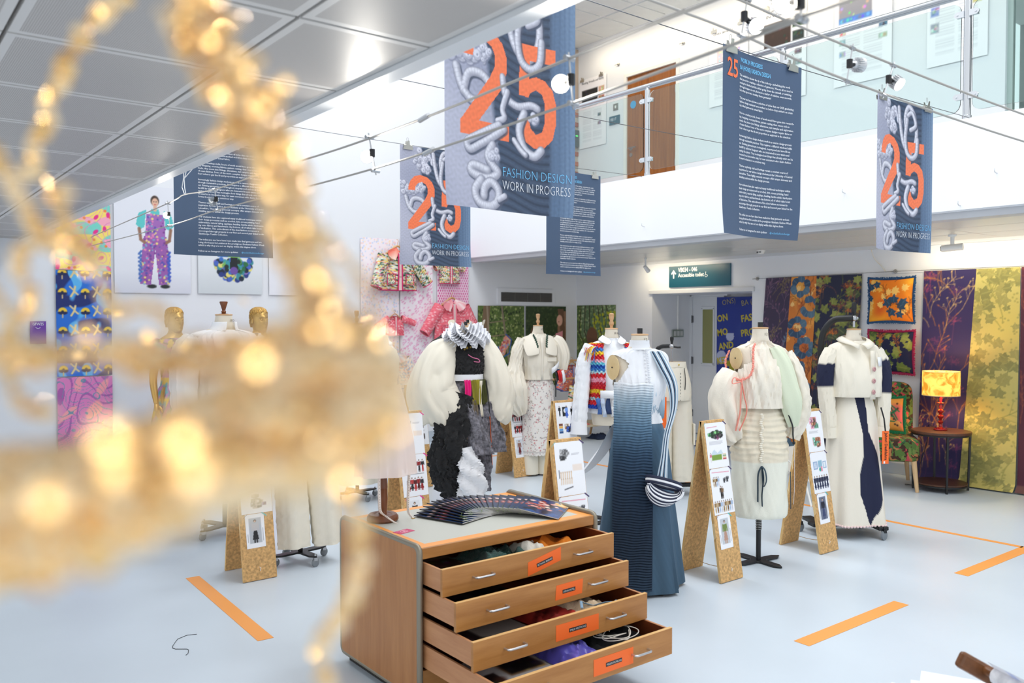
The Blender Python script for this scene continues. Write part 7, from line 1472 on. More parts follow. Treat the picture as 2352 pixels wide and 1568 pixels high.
# ================================================================== END WALL: POSTERS, FABRICS, PHOTOS, COATS
def flat(name, label, cat, x0, z0, x1, z1, paint, nx, ny, y=9.785, group=None, amp=.004, m=None):
    W, Hh = x1-x0, z1-z0; P = Paint(W, Hh, nx, ny, (240, 240, 244)); paint(P); o = link(name, P.mesh(name, lambda a, b: np.stack([a, b, amp*np.sin(a*7)*np.sin(b*5)+.004], 1), m), None, fY((x0, y, z0))); return tag(o, label, cat, group)
def po1(P):
    P.c[:] = np.array((226, 228, 236))/255.; P.mixmask((.25-P.y)/.3, (206, 208, 220)); rg = random.Random(3); c = .40; pur = (152, 92, 168)
    P.disk(c-.02, .075, .05, (34, 40, 40), .022); P.disk(c+.12, .075, .05, (34, 40, 40), .022)
    P.poly([(c-.10, .62), (c+.14, .62), (c+.17, .35), (c+.165, .10), (c+.055, .09), (c+.02, .48), (c-.03, .09), (c-.145, .10), (c-.13, .35)], pur); P.poly([(c-.085, .60), (c+.125, .60), (c+.12, .86), (c-.07, .86)], (160, 104, 180))
    for s in (-1, 1): P.poly([(c+.02+s*.09, .91), (c+.02+s*.17, .87), (c+.02+s*.20, .74), (c+.02+s*.15, .69), (c+.02+s*.11, .72)], (92, 196, 196)); P.line([(c+.02+s*.165, .70), (c+.02+s*.15, .58), (c+.02+s*.11, .55)], .016, (150, 110, 90))
    P.poly([(c-.03, .86), (c+.07, .86), (c+.06, .92), (c-.02, .92)], (92, 196, 196)); P.disk(c+.02, 1.01, .044, (60, 44, 36), .056); P.disk(c+.022, .992, .034, (226, 182, 156), .048); P.disk(c+.010, 1.0, .005, (70, 50, 44)); P.disk(c+.034, 1.0, .005, (70, 50, 44)); P.disk(c+.022, .968, .010, (196, 70, 80), .005); P.line([(c+.022, .94), (c+.022, .91)], .018, (220, 176, 150))
    for _ in range(260):
        x, y = rg.uniform(c-.15, c+.17), rg.uniform(.10, .86); i = np.argmin((P.x-x)**2+(P.y-y)**2)
        if abs(P.c[i]-np.array(pur)/255.).sum() < .35 or abs(P.c[i]-np.array((160, 104, 180))/255.).sum() < .3: P.disk(x, y, rg.uniform(.006, .014), rg.choice([(236, 214, 130), (120, 60, 140), (226, 130, 180), (90, 80, 170), (120, 170, 200)]))
    for k in range(24): P.disk(c-.14+.012*math.sin(k*2), .13+.014*k, .012, (70, 110, 180)); P.disk(c+.165+.01*math.sin(k*2), .13+.014*k, .012, (60, 90, 190))
def po2(P):
    P.c[:] = np.array((222, 226, 230))/255.; P.mixmask((.3-P.y)/.3, (206, 212, 216)); rg = random.Random(4)
    for k in range(90): a = rg.uniform(PI, 2*PI); r_ = rg.uniform(.16, .215); P.disk(.41+r_*math.cos(a), .40+r_*math.sin(a)*1.15, .03, rg.choice([(40, 60, 130), (70, 100, 190), (60, 140, 150), (26, 40, 60), (150, 120, 190), (226, 214, 120)]))
    for k in range(80): a = rg.uniform(PI, 2*PI); r_ = rg.uniform(.02, .16); P.disk(.41+r_*math.cos(a), .40+r_*math.sin(a), .026, rg.choice([(40, 110, 70), (60, 150, 160), (30, 44, 40), (120, 180, 90), (60, 110, 190)]))
    P.poly([(.36, .28), (.46, .28), (.45, .42), (.37, .42)], (24, 30, 36)); P.disk(.41, .27, .045, (110, 80, 160)); P.poly([(.22, .42), (.60, .42), (.58, .9), (.24, .9)], (60, 120, 190)); P.poly([(.34, .42), (.48, .42), (.48, .9), (.34, .9)], (120, 180, 80))
def po3(P): P.c[:] = np.array((232, 232, 238))/255.; figure(P, .4, .12, .85, (180, 160, 190), (150, 150, 160)); P.line([(.5, .45), (.62, .30), (.66, .26)], .02, (220, 160, 120))
flat('photo_poster', 'tall photo poster of a model in purple patterned overalls', 'poster', 2.257, 1.957, 3.055, 3.12, po1, 110, 160, group=None)
flat('photo_poster', 'photo poster of a round ruffled blue green bag, below the slate banner', 'poster', 3.137, 1.963, 3.885, 3.05, po2, 100, 140)
flat('photo_poster', 'pale photo poster of a figure mostly hidden behind the beads', 'poster', 3.97, 1.96, 4.757, 3.02, po3, 80, 110)
def fa1(P):
    P.c[:] = np.array((246, 220, 110))/255.; P.mixmask(P.field(26, 2)*4, (120, 210, 196)); P.mixmask((P.field(34, 5)-.35)*6, (246, 170, 190)); P.mixmask((np.abs(P.field(40, 9))-.9)*-0+(np.abs(np.sin(9*P.field(14, 9)))<.22)*.8, (226, 130, 190)); rg = random.Random(2)
    for _ in range(26): P.disk(rg.uniform(0, P.w), rg.uniform(0, P.h), .03, (230, 40, 140), .018, rg.uniform(0, 3)); P.disk(rg.uniform(0, P.w), rg.uniform(0, P.h), .014, (240, 130, 60))
def fa2(P):
    P.c[:] = np.array((30, 110, 210))/255.; P.mixmask(P.field(22, 2)*3, (18, 40, 110)); P.mixmask((P.field(26, 6)-.5)*4, (90, 180, 236)); rg = random.Random(3)
    for r_ in range(6):
        for c_ in range(4):
            x = .06+.215*c_-(.0 if r_ % 2 else .0); y = .06+.20*r_; P.disk(x, y, .045, (20, 30, 80), .022); P.put(np.maximum(np.hypot(P.x-x, P.y-y-.012)-.042, y+.010-P.y), (240, 200, 60)); P.disk(x, y+.012, .012, (20, 30, 60)); P.line([(x, y-.02), (x, y-.05)], .006, (220, 190, 130))
            q = (x+.11, y+.02); P.line([(q[0]-.03, q[1]-.05), (q[0], q[1]), (q[0]+.01, q[1]+.05)], .010, (226, 204, 150)); P.line([(q[0], q[1]), (q[0]+.035, q[1]-.03)], .009, (226, 204, 150)); P.line([(q[0]-.01, q[1]+.02), (q[0]-.04, q[1]+.05)], .008, (226, 204, 150))
def fa3(P): P.c[:] = np.array((222, 130, 190))/255.; P.mixmask((np.abs(np.sin(6*P.field(12, 4))) < .35)*.7, (150, 80, 160)); P.mixmask((P.field(24, 8)-.4)*4, (246, 160, 170)); P.mixmask((np.abs(np.sin(7*P.field(18, 11))) < .2)*.8, (90, 150, 170))
flat('fabric_length', 'yellow pink and turquoise printed fabric length at the far left', 'fabric', 1.694, 2.185, 2.222, 3.02, fa1, 90, 140, y=9.78)
flat('fabric_length', 'bright blue printed fabric length with yellow half circles', 'fabric', 1.694, 1.08, 2.222, 2.178, fa2, 90, 180, y=9.78)
flat('fabric_length', 'pink and violet swirl printed fabric length near the floor', 'fabric', 1.694, .1, 2.222, 1.07, fa3, 80, 140, y=9.78)
def pc_(P): P.c[:] = np.array((112, 62, 164))/255.
o = flat('purple_notice', 'small purple notice card on the wall left of the blue fabric', 'card', 1.455, 1.42, 1.60, 1.652, pc_, 4, 6, amp=0)
text('GFW25', .04, TXW, Matrix.Translation((.022, .19, .006)), o, fit=.10, name='lettering'); obj('smile_mark', MB().tube([(.05+.045*k/8, .17-.012*math.sin(PI*k/8), .006) for k in range(9)], .0025, 5), TXW, o)
def pk1(P):
    P.c[:] = np.array((248, 238, 244))/255.; rg = random.Random(4)
    for _ in range(900): P.disk(rg.uniform(0, P.w), rg.uniform(0, P.h), .009, rg.choice([(246, 206, 196), (206, 220, 244), (250, 226, 190), (240, 200, 220), (190, 206, 238)]))
def pk2(P):
    P.c[:] = np.array((250, 242, 248))/255.; rg = random.Random(5)
    for _ in range(800): x, y = rg.uniform(0, P.w), rg.uniform(0, P.h); P.disk(x, y, .010, (238, 170, 206), .006, rg.uniform(0, 3)); P.disk(x+.012, y+.008, .003, (226, 120, 180))
def pk3(P):
    P.c[:] = np.array((250, 226, 240))/255.; rg = random.Random(6)
    for r_ in range(60):
        for c_ in range(15): P.disk(.02+.036*c_+(.018 if r_ % 2 else 0), .02+.036*r_, .010, rg.choice([(222, 90, 160), (232, 120, 180)]), .015, rg.uniform(-.5, .5))
flat('printed_paper', 'pastel spotted paper length behind the floral quilted coat', 'wallpaper', 5.184, .75, 5.745, 2.72, pk1, 80, 260); flat('printed_paper', 'white paper length with small pink flowers', 'wallpaper', 5.765, .6, 6.275, 2.75, pk2, 80, 280); flat('printed_paper', 'pink paper length with raspberry dots', 'wallpaper', 6.345, .6, 6.868, 2.75, pk3, 100, 380)
def garden(seed, extra):
    def f(P):
        P.c[:] = np.array((86, 108, 52))/255.; rg = random.Random(seed)
        for _ in range(900): P.disk(rg.uniform(0, P.w), rg.uniform(.0, P.h), rg.uniform(.006, .02), rg.choice([(50, 72, 30), (116, 140, 62), (146, 164, 84), (34, 50, 24), (96, 122, 56), (186, 194, 120), (206, 210, 150)]), a=.75)
        extra(P, rg)
    return f
def gx1(P, rg):
    P.mixmask((.45-P.y)/.2*(P.field(20, 2) > .2), (110, 140, 170)); P.poly([(.0, .4), (.14, .3), (.22, 1.2), (.10, 1.2)], (120, 98, 74)); P.line([(.22, .35), (.16, 1.2)], .016, (150, 134, 112)); P.line([(.62, 0), (.42, 1.2)], .016, (140, 126, 106))
    for y in (.55, .75, .95): P.line([(.21, y), (.50, y+.03)], .008, (140, 124, 100))
    for x, y, r_ in ((.34, .42, .11), (.27, .46, .08), (.42, .54, .08), (.52, .70, .07), (.48, .62, .07)): P.disk(x, y, r_, (226, 150, 130), r_*.9); [P.disk(x+rg.uniform(-r_, r_)*.8, y+rg.uniform(-r_, r_)*.7, .014, rg.choice([(150, 160, 210), (240, 190, 150), (200, 90, 90)])) for _ in range(16)]
    P.line([(.24, .55), (.36, .60), (.46, .36), (.42, .30), (.30, .32)], .009, (50, 90, 170)); P.line([(.50, .78), (.60, .70), (.56, .5), (.47, .46)], .009, (50, 90, 170))
def gx2(P, rg):
    P.rect(0, .6, .79, 1.3, (26, 44, 20), .7); P.rect(0, .5, .3, .75, (80, 130, 50), .8); P.poly([(.58, .25), (.79, .25), (.79, 1.12), (.64, 1.12)], (150, 112, 86)); P.poly([(.62, 1.15), (.74, 1.15), (.80, .55), (.70, .3), (.68, .8)], (112, 82, 60)); P.disk(.66, .98, .06, (232, 180, 156), .085); P.disk(.645, .96, .012, (150, 70, 60), .006); P.poly([(.50, .30), (.74, .30), (.72, .82), (.58, .78)], (232, 150, 160)); P.disk(.18, .80, .09, (110, 80, 56), .10); P.disk(.22, .86, .045, (230, 230, 246)); P.rect(.60, 0, .79, .45, (40, 90, 150))
def gx3(P, rg):
    P.rect(.1, .7, .9, 1.2, (150, 176, 190), .25); [P.line([(.1+.09*k, 1.2), (.05+.12*k, .8), (.2+.1*k, .55)], .008, (60, 50, 34)) for k in range(7)]; [P.disk(rg.uniform(.35, .84), rg.uniform(.6, 1.1), .022, (196, 196, 40), a=.7) for _ in range(70)]; P.disk(.34, .72, .12, (120, 84, 60), .15); P.rect(.24, .3, .44, .7, (110, 76, 54)); P.disk(.2, .25, .12, (130, 160, 60)); P.rect(.0, .0, .9, .35, (70, 100, 50), .5)
flat('garden_photo', 'garden photo of a child coat on a ladder among leaves', 'photo print', 7.031, .67, 7.869, 1.862, garden(1, gx1), 110, 150, amp=0); flat('garden_photo', 'garden photo of a long haired woman in pink bending down', 'photo print', 7.902, .67, 8.692, 1.862, garden(2, gx2), 100, 140, amp=0)
P = Paint(.843, 1.2, 100, 140, (0, 0, 0)); garden(3, gx3)(P); tag(link('garden_photo', P.mesh('garden_photo'), None, fX((8.912, 9.772, .68))), 'garden photo of a child seen from behind under yellow blossom, beside the corner', 'photo print')
HANG = wood_mat('beech_hanger', (196, 148, 98), (216, 172, 120), .45, (20, 20, 20))
def cpat(base, cols, sc):
    def f(co):
        x, y, z = co.T; c = np.tile(np.array([base], float), (len(co), 1))
        for i, k in enumerate(cols): n_ = np.sin(x*sc*(1+.13*i)+3*np.sin(z*sc*.7+i*2))*np.sin(z*sc*(1.2-.1*i)+2.4*np.sin(x*sc*.8+i*1.7)); c[n_ > .42] = k
        return c
    return f
QUILT = print_mat('quilted_cotton_print', .8)
def coat(label, x, z, s, pat, trim, y=None, sl=(-35, -60), collar=True, pockets=True, scol=None, quilt=60, hang=True, short=False):
    y = y or 9.785-.07*s
    t = thing('childs_coat', label, 'coat', (x, y, z), 0, 'quilted coats for children'); W, L = .20*s, .42*s
    def body(u, v):
        a = u*2*PI; w_ = W*(1+.18*(1-v)); th = .055*s*(math.sin(PI*min(1, v*1.1+.12))**.5 if v < 1 else .3); tt = min(1, (1-v)*5+.22); return (w_*math.cos(a)*(tt**.5 if v > .86 else 1), -th*math.sin(a)*.9-.006*math.sin(x*60)*0-.004*abs(math.sin(v*quilt*.7)), -L*(1-v))
    o = obj('coat_body', MB().sheet(body, 64, 60), QUILT, t, fixn=True); colored(o.data, pat)
    for k, sg in enumerate((-1, 1)):
        a = R(sl[k]); l_ = (.20 if short else .36)*s; p0 = np.array([sg*W*.80, -.005, -.05*s]); d = np.array([sg*math.cos(a), -.05, math.sin(a)]); e = limb([p0, p0+d*l_*.5, p0+d*l_], (.075*s, .068*s, .062*s), 26, 40, lambda q, tt: .004*abs(math.sin(tt*24)), flat=.7); so = obj('sleeve', e, QUILT, t); colored(so.data, pat)
        pe = p0+d*l_; uu = np.cross(d, (0, 1, 0)); uu /= np.linalg.norm(uu); vv = np.cross(d, uu); obj('cuff_binding', MB().tube([pe+.063*s*(math.cos(2*PI*k_/16)*uu+.7*math.sin(2*PI*k_/16)*vv) for k_ in range(16)], .006*s, 6, closed=True), trim, t)
    for dx in (-.018, .022): obj('front_binding', MB().tube([(dx*s, -.054*s, -.03*s), (dx*1.1*s, -.062*s, -.2*s), (dx*1.3*s, -.054*s, -L)], .007*s, 6), trim, t)
    obj('hem_binding', MB().tube([(W*1.18*math.cos(2*PI*k/36), -.045*s*math.sin(2*PI*k/36), -L) for k in range(36)], .006*s, 6, closed=True), trim, t)
    obj('lining', MB().poly([(-.016*s, -.052*s, -.02*s), (.02*s, -.052*s, -.02*s), (.026*s, -.050*s, -L), (-.020*s, -.05*s, -L)], (0, -.002, 0)), mat('pink_lining', (232, 206, 204), .8), t, False)
    if pockets:
        for sg in (-1, 1):
            q = [(sg*.115*s-.05*s, -.064*s, -.36*s), (sg*.115*s+.05*s, -.056*s, -.36*s), (sg*.115*s+.05*s, -.058*s, -.25*s), (sg*.115*s-.05*s, -.066*s, -.25*s)]; pk_ = obj('pocket', MB().sheet(lambda u, v, q=q: tuple((np.array(q[0])*(1-u)+np.array(q[1])*u)*(1-v)+(np.array(q[3])*(1-u)+np.array(q[2])*u)*v+np.array([0, -.006, 0])), 12, 12), QUILT, t, False); colored(pk_.data, pat); obj('pocket_binding', MB().tube([(a_, b_-.007, c_) for a_, b_, c_ in q], .005*s, 6, closed=True), trim, pk_)
    if collar:
        for sg in (-1, 1):
            pts = [(0, -.035*s, -.005*s)]
            for k in range(9): b_ = R(-95+sg*0+k*13); pts.append((sg*(.045+.115*math.cos(R(-80+k*14))*1.0)*s*.95, -.06*s, (-.035+.095*math.sin(R(-80+k*14))*.75)*s+(.008*s if k % 2 else 0)))
            pts.append((sg*.03*s, -.03*s, .035*s)); co_ = obj('collar', MB().poly(pts, (0, -.006, 0)), QUILT, t, False); colored(co_.data, scol or pat)
    if hang: obj('hanger', MB().tube(cr([(-W*.8, 0, -.05*s), (-.04*s, -.005, .035*s), (0, -.008, .05*s), (.04*s, -.005, .035*s), (W*.8, 0, -.05*s)], 18), .011*s, 8).tube(cr([(0, 0, .05*s), (0, 0, .09*s), (.015, 0, .11*s), (0, .02, .125*s)], 8), .003, 5), HANG, t)
    return t
FLORA = cpat((206, 214, 196), [(64, 110, 80), (240, 150, 110), (220, 120, 150), (246, 214, 110), (236, 238, 226), (40, 86, 66)], 70); CORAL = cpat((238, 116, 130), [(250, 190, 196), (226, 92, 112)], 60); ORNG = cpat((238, 140, 110), [(250, 200, 170), (120, 150, 200), (226, 90, 90)], 55); PALE = cpat((246, 226, 214), [(240, 180, 150), (170, 190, 220), (250, 240, 226)], 50)
RASP = mat('raspberry_binding', (206, 26, 102), .6); CORB = mat('coral_binding', (236, 120, 140), .6); BLUB = mat('blue_binding', (96, 120, 190), .6)
coat('large floral quilted coat with raspberry binding on the spotted paper', 5.68, 2.56, 1.22, FLORA, RASP, sl=(-72, -55), scol=cpat((246, 120, 100), [(250, 220, 200)], 40))
coat('small floral quilted jacket hanging below the rear art banner', 6.52, 2.46, .72, FLORA, RASP, sl=(-25, -30), collar=False, pockets=False, short=True)
coat('small coral quilted jacket between the two larger coats', 5.66, 1.71, .60, CORAL, CORB, sl=(-30, -18), collar=False, pockets=False)
coat('large coral quilted coat with frilled collar behind the white ruff', 6.53, 1.90, 1.22, CORAL, CORB, sl=(-54, -60), scol=cpat((246, 150, 160), [(252, 226, 226)], 50))
coat('pale pastel coat low on the spotted paper beside the beads', 5.62, 1.20, 1.05, PALE, BLUB, sl=(-66, -58), pockets=False, scol=PALE)
# ---- clothes rack with children's garments by the corner
rk = thing('clothes_rack', 'low pale wooden clothes rack standing near the corner', 'clothes rack', (7.95, 8.75, 0))
for x in (-.55, .55):
    for s in (-1, 1): obj('rack_leg', MB().tube([(x, s*.28, 0), (x, -s*.03, 1.16)], .016, 8), HANG, rk)
for y, z in ((0, 1.10), (-.10, .86)): obj('rail', MB().tube([(-.62, y, z), (.62, y, z)], .014, 8), HANG, rk)
obj('shelf', MB().box(-.58, .58, -.24, .24, .19, .215), mat('natural_canvas', (216, 200, 170), .9), rk, False, bev=.004)
coat('orange floral coat with blue neck hanging on the wooden rack', 7.88, 1.04, .85, ORNG, BLUB, y=8.745, sl=(-70, -65), collar=False, pockets=False); coat('green floral coat with raspberry binding hung at the front of the rack', 7.96, .80, .95, FLORA, RASP, y=8.62, sl=(-75, -70), scol=cpat((246, 120, 70), [(250, 226, 200)], 40))
coat('raspberry and coral print coat at the end of the rack', 8.30, 1.04, .8, cpat((226, 100, 100), [(246, 180, 160), (190, 60, 90)], 60), RASP, y=8.745, sl=(-70, -65), collar=False, pockets=False)
cloth_heap(7.65, 8.05, 8.55, 8.85, .217, .10, mat('coral_floral_pile', (232, 120, 110), .85, noise=(20, .6, (1, 1, 1))), 31, 'folded_garment', 'coral floral garment piled on the rack shelf')
cloth_heap(8.15, 8.50, 8.5, 8.75, .002, .08, mat('navy_bundle', (34, 48, 76), .9), 33, 'cloth_bundle', 'dark navy bundle on the floor under the rack')
cloth_heap(6.9, 7.2, 8.0, 8.3, .002, .35, mat('pink_floral_bundle', (236, 150, 160), .85, noise=(22, .7, (1, 1, 1))), 34, 'floral_garment', 'pink floral garment heaped on the floor by the floral skirt')
# ================================================================== CHAIR AND PAPERS AT THE BOTTOM RIGHT CORNER
WALN = wood_mat('walnut_deck_chair', (92, 54, 28), (134, 84, 46), .35, (4, 30, 30))
a_ = onz(2222, 1522, .62)
dk = thing('deck_chair', 'walnut framed deck chair with a patterned sling, mostly below the picture edge', 'deck chair', (float(a_[0]), float(a_[1]), 0))
d_ = _r.copy(); n_ = -_f+.25*_r; n_ /= np.linalg.norm(n_)
for off in (0, .55):
    o_ = -n_*0+np.array([-.0, -.0, 0])+n_*off
    for p0, p1 in ((o_+np.array([0, 0, .62]), o_+d_*1.05+np.array([0, 0, .03])), (o_+d_*.1+np.array([0, 0, .0]), o_+d_*.75+np.array([0, 0, .50]))):
        dd = p1-p0; L = np.linalg.norm(dd); M = Matrix((Vector(dd/L), Vector(n_), Vector(dd/L).cross(Vector(n_)))).transposed().to_4x4(); M.translation = Vector(p0)
        obj('frame_rail', MB().box(-.03, L, -.013, .013, -.027, .027, M), WALN, dk, False, bev=.010)
obj('cross_bar', MB().tube([n_*-.0+d_*.05+np.array([0, 0, .60]), n_*.55+d_*.05+np.array([0, 0, .60])], .014, 10), WALN, dk)
SP = Paint(.46, 1.0, 40, 80, (244, 242, 246)); rg = random.Random(3)
for _ in range(70): SP.rect(*(lambda x, y: (x, y, x+.03, y+.022))(rg.uniform(0, .43), rg.uniform(0, .97)), rg.choice([(236, 190, 110), (214, 70, 100), (240, 206, 140), (190, 200, 240)]))
def slg(x, y): s_ = y; return np.stack([(n_[0]*(.05+x)+d_[0]*(.02+s_*.95)), (n_[1]*(.05+x)+d_[1]*(.02+s_*.95)), .625-.62*s_-.05*np.sin(PI*s_)+.02*np.exp(-(s_/.05)**2)], 1)
link('sling', SP.mesh('sling', slg, print_mat('canvas_print', .8, bump=(200, .2))), dk)
obj('sling_roll', MB().tube([n_*.05+d_*.05+np.array([0, 0, .60]), n_*.51+d_*.05+np.array([0, 0, .60])], .026, 12), mat('sling_canvas', (240, 238, 242), .8, noise=(28, .25, (1, 1, 1))), dk)
p = onz(2110, 1572, .40)
bx = thing('white_plinth', 'white block below the bottom right edge carrying sheets of paper', 'plinth', (float(p[0])-.0, float(p[1])-.13, 0), R(28)); obj('block', MB().box(-.14, .14, -.14, .14, 0, .385), mat('white_plinth_paint', (240, 242, 246), .6), bx, False, bev=.004)
for i, (dx, dy, an) in enumerate(((-.10, .05, 14), (.10, .02, 24))):
    tag(obj('paper_sheet', MB().box(-.105, .105, -.148, .148, 0, .004), mat('white_paper', (248, 250, 254), .7), None, False, M=rotxf((float(p[0])+dx, float(p[1])-.14+dy, .387+.0045*i), R(an))), ['first white paper sheet on the plinth at the bottom edge', 'second white paper sheet overlapping it toward the deck chair'][i], 'paper')
# ================================================================== BEADED GOLD HEADPIECE CLOSE TO THE CAMERA (hangs from the near ceiling on wires)
CHAMP = mat('champagne_pearl_bead', (255, 228, 184), .3, .3, spec=.8); GOLDB = mat('gold_mirror_bead', (255, 214, 150), .05, .95); CRYS = mat('clear_crystal_bead', (255, 226, 180), .05, .4, spec=1.0, coat=1.0); GWIRE = mat('gold_craft_wire', (236, 200, 146), .35, .8)
hp_ = thing('beaded_headpiece', 'gold beaded wire headpiece hanging blurred right in front of the camera', 'headpiece', tuple(atd(520, 1000, .26)))
O_ = Vector(hp_.location)
_rb = random.Random(77)
def bead(mb, p, r_, n=8, m=5):
    k = len(mb.v); mb.ball((0, 0, 0), r_, n, m); q = Matrix.Rotation(_rb.uniform(0, 6.28), 4, 'X') @ Matrix.Rotation(_rb.uniform(0, 6.28), 4, 'Z'); c = Vector(p)-O_
    for i in range(k, len(mb.v)): mb.v[i] = tuple(q @ Vector(mb.v[i])+c)
SPH_N = [0]
bpy.context.view_layer.update()
LAMPS = [np.array(o.matrix_world.translation) for o in bpy.data.objects if o.name.startswith('cable_spotlight')]; FRONT = [p for p in LAMPS if p[1] < 0]; FAR = LAMPS[:2]
GLINTM = MB(); rq = random.Random(31)
def glint_disc(p, size, jit, far):  # added reflector disc, tilted between lamp and camera to make a glint
    l = rq.choice(FAR if far else FRONT); v1 = l-p; v1 /= np.linalg.norm(v1); v2 = CC-p; v2 /= np.linalg.norm(v2); n = v1+v2+np.array([rq.gauss(0, jit) for _ in range(3)]); n /= np.linalg.norm(n)
    zz = Vector(n); xx = zz.orthogonal().normalized(); M = Matrix((xx, zz.cross(xx), zz)).transposed().to_4x4(); M.translation = Vector(p)-O_; GLINTM.lathe([(0, .0001), (size, 0), (size, -.0003), (0, -.0003)], 12, M=M)
def strand(pts, per, rad, seed, rb=(.0016, .003), wire=.0011, name='bead_strand', mix=(.38, .8)):
    """pts: (px, py, distance, half width in pixels)"""
    rg = random.Random(seed); P = cr([tuple(atd(x, y, d))+(w_/FPX*d,) for x, y, d, w_ in pts], 120); mbs = [MB(), MB(), MB()]
    for k in range(per//14):
        q = P[int(rg.uniform(0, 118))]; pv = q[:3]-FW*q[3]*.9+_r*rg.gauss(0, .5)*q[3]+UP*rg.gauss(0, .5)*q[3]; dd = np.dot(pv-CC, FW); glint_disc(pv, .0064*dd*max(1, .34*(1/dd-.185)), .07, rq.random() < .25)  # strews added reflector discs along the strand for glints
    for k in range(int(per*.75)):
        i = rg.uniform(0, 118); a = P[int(i)]; b = P[int(i)+1]; q = a+(b-a)*(i-int(i)); w_ = q[3]; v = np.array([rg.gauss(0, 1) for _ in range(3)]); v = v/np.linalg.norm(v)*w_*rg.random()**.6
        t_ = rg.random(); j_ = 0 if t_ < mix[0] else (1 if t_ < mix[1] else 2); bead(mbs[j_], q[:3]+v, rg.uniform(*rb)*rad*(1 if j_ == 0 else 1.15), 10 if j_ == 0 else 16, 7 if j_ == 0 else 10)
    w0 = obj('wire', MB().tube([tuple(Vector(p[:3])-O_) for p in P[::3]], wire, 6), GWIRE, hp_)
    for mb, m_, nm in zip(mbs, (CHAMP, GOLDB, CRYS), ('pearl_beads', 'gold_beads', 'crystal_beads')):
        if mb.v: o = obj(nm, mb, m_, w0, nm == 'pearl_beads'); o['kind'] = 'stuff'
# upright arches
strand([(300, -160, .42, 26), (262, 10, .42, 22), (205, 70, .42, 22), (150, 140, .41, 22), (118, 235, .41, 20), (86, 330, .40, 18), (72, 400, .40, 16)], 150, 1.15, 1)
strand([(395, -120, .30, 70), (440, 20, .30, 84), (500, 130, .30, 84), (560, 240, .30, 78), (610, 340, .30, 74), (645, 450, .29, 66), (690, 580, .28, 60), (740, 700, .27, 66), (800, 800, .26, 76)], 760, 1.0, 2)
strand([(560, 200, .33, 22), (640, 300, .33, 24), (690, 420, .32, 24), (700, 520, .32, 22), (690, 620, .31, 26), (690, 720, .30, 30)], 120, 1.0, 3)
strand([(690, 470, .33, 6), (760, 560, .32, 8), (830, 640, .31, 9), (858, 720, .30, 9), (850, 790, .29, 12)], 34, .8, 4)
# left looping strands
strand([(-60, 300, .36, 12), (10, 390, .36, 14), (40, 440, .36, 15), (70, 500, .36, 15), (120, 560, .36, 18), (190, 575, .36, 20), (215, 620, .36, 12)], 110, 1.15, 5)
strand([(150, 420, .34, 12), (140, 500, .34, 16), (130, 570, .34, 18), (60, 560, .34, 10), (40, 610, .34, 9), (75, 690, .34, 9), (50, 730, .34, 8), (10, 760, .33, 12)], 80, 1.0, 6)
strand([(120, 430, .35, 12), (165, 520, .35, 14), (210, 590, .35, 10), (240, 660, .35, 7), (255, 720, .34, 7)], 46, 1.0, 7)
strand([(250, 725, .30, 6), (290, 712, .30, 8), (340, 706, .30, 9), (385, 735, .30, 6), (395, 770, .30, 6)], 26, .9, 8)
strand([(-40, 640, .33, 10), (20, 720, .32, 10), (40, 790, .31, 12), (20, 860, .30, 14), (50, 930, .29, 14), (110, 950, .29, 12)], 50, 1.0, 9)
# horizontal beaded band
strand([(-120, 810, .27, 34), (60, 815, .27, 36), (230, 812, .27, 34), (400, 815, .27, 34), (560, 805, .26, 40), (700, 780, .25, 50), (850, 800, .24, 50)], 420, .95, 10)
strand([(300, 850, .26, 12), (420, 845, .26, 18), (480, 842, .26, 22), (560, 840, .25, 30), (640, 835, .25, 34)], 100, .9, 11)
# broad front: overlapping beaded rows very near the lens
rows = [([(400, 985, .21, 30), (480, 955, .205, 44), (580, 915, .205, 64), (700, 880, .20, 70), (800, 870, .20, 70), (890, 880, .20, 60)], 230),
        ([(-160, 1090, .205, 50), (60, 1085, .20, 50), (280, 1065, .195, 60), (500, 1020, .19, 70), (720, 980, .19, 66), (900, 940, .19, 46)], 330),
        ([(-160, 1150, .20, 60), (60, 1150, .195, 60), (260, 1130, .19, 62), (460, 1100, .185, 60), (660, 1060, .185, 56), (840, 1020, .185, 46)], 300),
        ([(-160, 1250, .20, 60), (40, 1240, .195, 56), (220, 1215, .19, 56), (400, 1170, .19, 44), (560, 1125, .19, 34), (700, 1080, .19, 26)], 230),
        ([(-160, 1340, .20, 44), (20, 1310, .195, 40), (160, 1275, .195, 36), (300, 1230, .195, 28)], 120)]
for i, (p, n) in enumerate(rows): strand(p, n, 1.15, 20+i, (.0018, .0034), .0016, mix=(.38, .8))
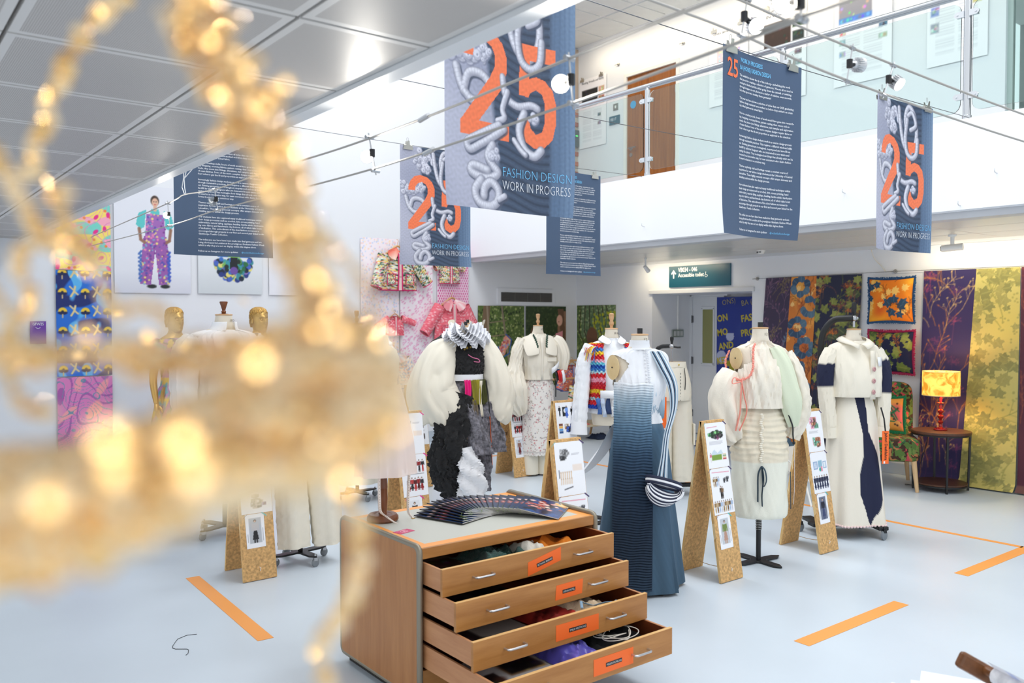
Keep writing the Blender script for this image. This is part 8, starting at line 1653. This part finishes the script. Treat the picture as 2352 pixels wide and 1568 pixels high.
# gathered gauze behind the front rows
def gz(u, v):
    x = -160+u*1090; top = np.interp(u, [0, .3, .46, .6, .72, .85, 1], [1030, 1010, 950, 890, 840, 800, 850]); bot = np.interp(u, [0, .2, .4, .6, .8, 1], [1400, 1350, 1250, 1170, 1100, 980]); return Vector(atd(x, top+(bot-top)*v, .245+.012*math.sin(u*19+v*5)+.008*math.sin(v*23+u*7)))-O_
obj('gold_gauze', MB().sheet(lambda u, v: tuple(gz(u, v)), 60, 30), mat('gold_gauze_fabric', (236, 190, 132), .5, .25, bump=(400, .4)), hp_)
# dangling strand at the right
strand([(760, 1060, .30, 14), (800, 1150, .30, 10), (826, 1230, .30, 12), (822, 1310, .30, 12), (800, 1380, .30, 14), (780, 1420, .30, 16), (735, 1490, .30, 12), (770, 1620, .30, 10)], 60, 1.2, 40)
# mirror discs added for highlights, each tilted to throw a lamp at the camera
GLINT = mat('glint_disc_gold', (255, 216, 150), .26, 1.0); pass
for (x, y, rpx) in ((590, 825, 42), (650, 885, 37), (252, 1000, 54), (416, 1012, 50), (446, 1085, 50), (728, 968, 32), (268, 1082, 46), (110, 1150, 50), (680, 615, 27), (136, 590, 21), (192, 570, 21), (660, 760, 22), (530, 800, 22), (340, 772, 18), (40, 842, 20), (690, 745, 24), (800, 800, 24), (605, 780, 26), (70, 690, 15), (30, 740, 15), (148, 130, 18), (118, 262, 17), (462, 45, 21), (482, 150, 20), (455, 205, 19), (505, 300, 20), (650, 470, 20), (720, 1500, 20), (780, 1410, 24), (820, 1315, 20), (68, 690, 14), (280, 800, 18), (180, 820, 16), (420, 790, 16), (715, 470, 14), (270, 720, 12), (5, 1330, 26), (560, 690, 14), (840, 815, 22), (110, 420, 16), (490, 70, 18), (560, 190, 20), (205, 60, 18)):
    d = 1/(2*rpx/17.2+.185)*(.86 if rpx > 40 else .95); glint_disc(atd(x, y, d), .0068*d*max(1, rpx/21), .018, y < 700 and rq.random() < .6)
o = obj('glint_discs', GLINTM, GLINT, hp_, False); o['kind'] = 'stuff'
for (x, y, d) in ((300, -160, .42), (395, -120, .30), (-160, 810, .27), (-60, 300, .36)):
    p = atd(x, y, d); q = np.array([p[0], p[1], 2.478]); obj('hanging_wire', MB().tube([tuple(Vector(p)-O_), tuple(Vector(q)-O_)], .0008, 5), GWIRE, hp_)
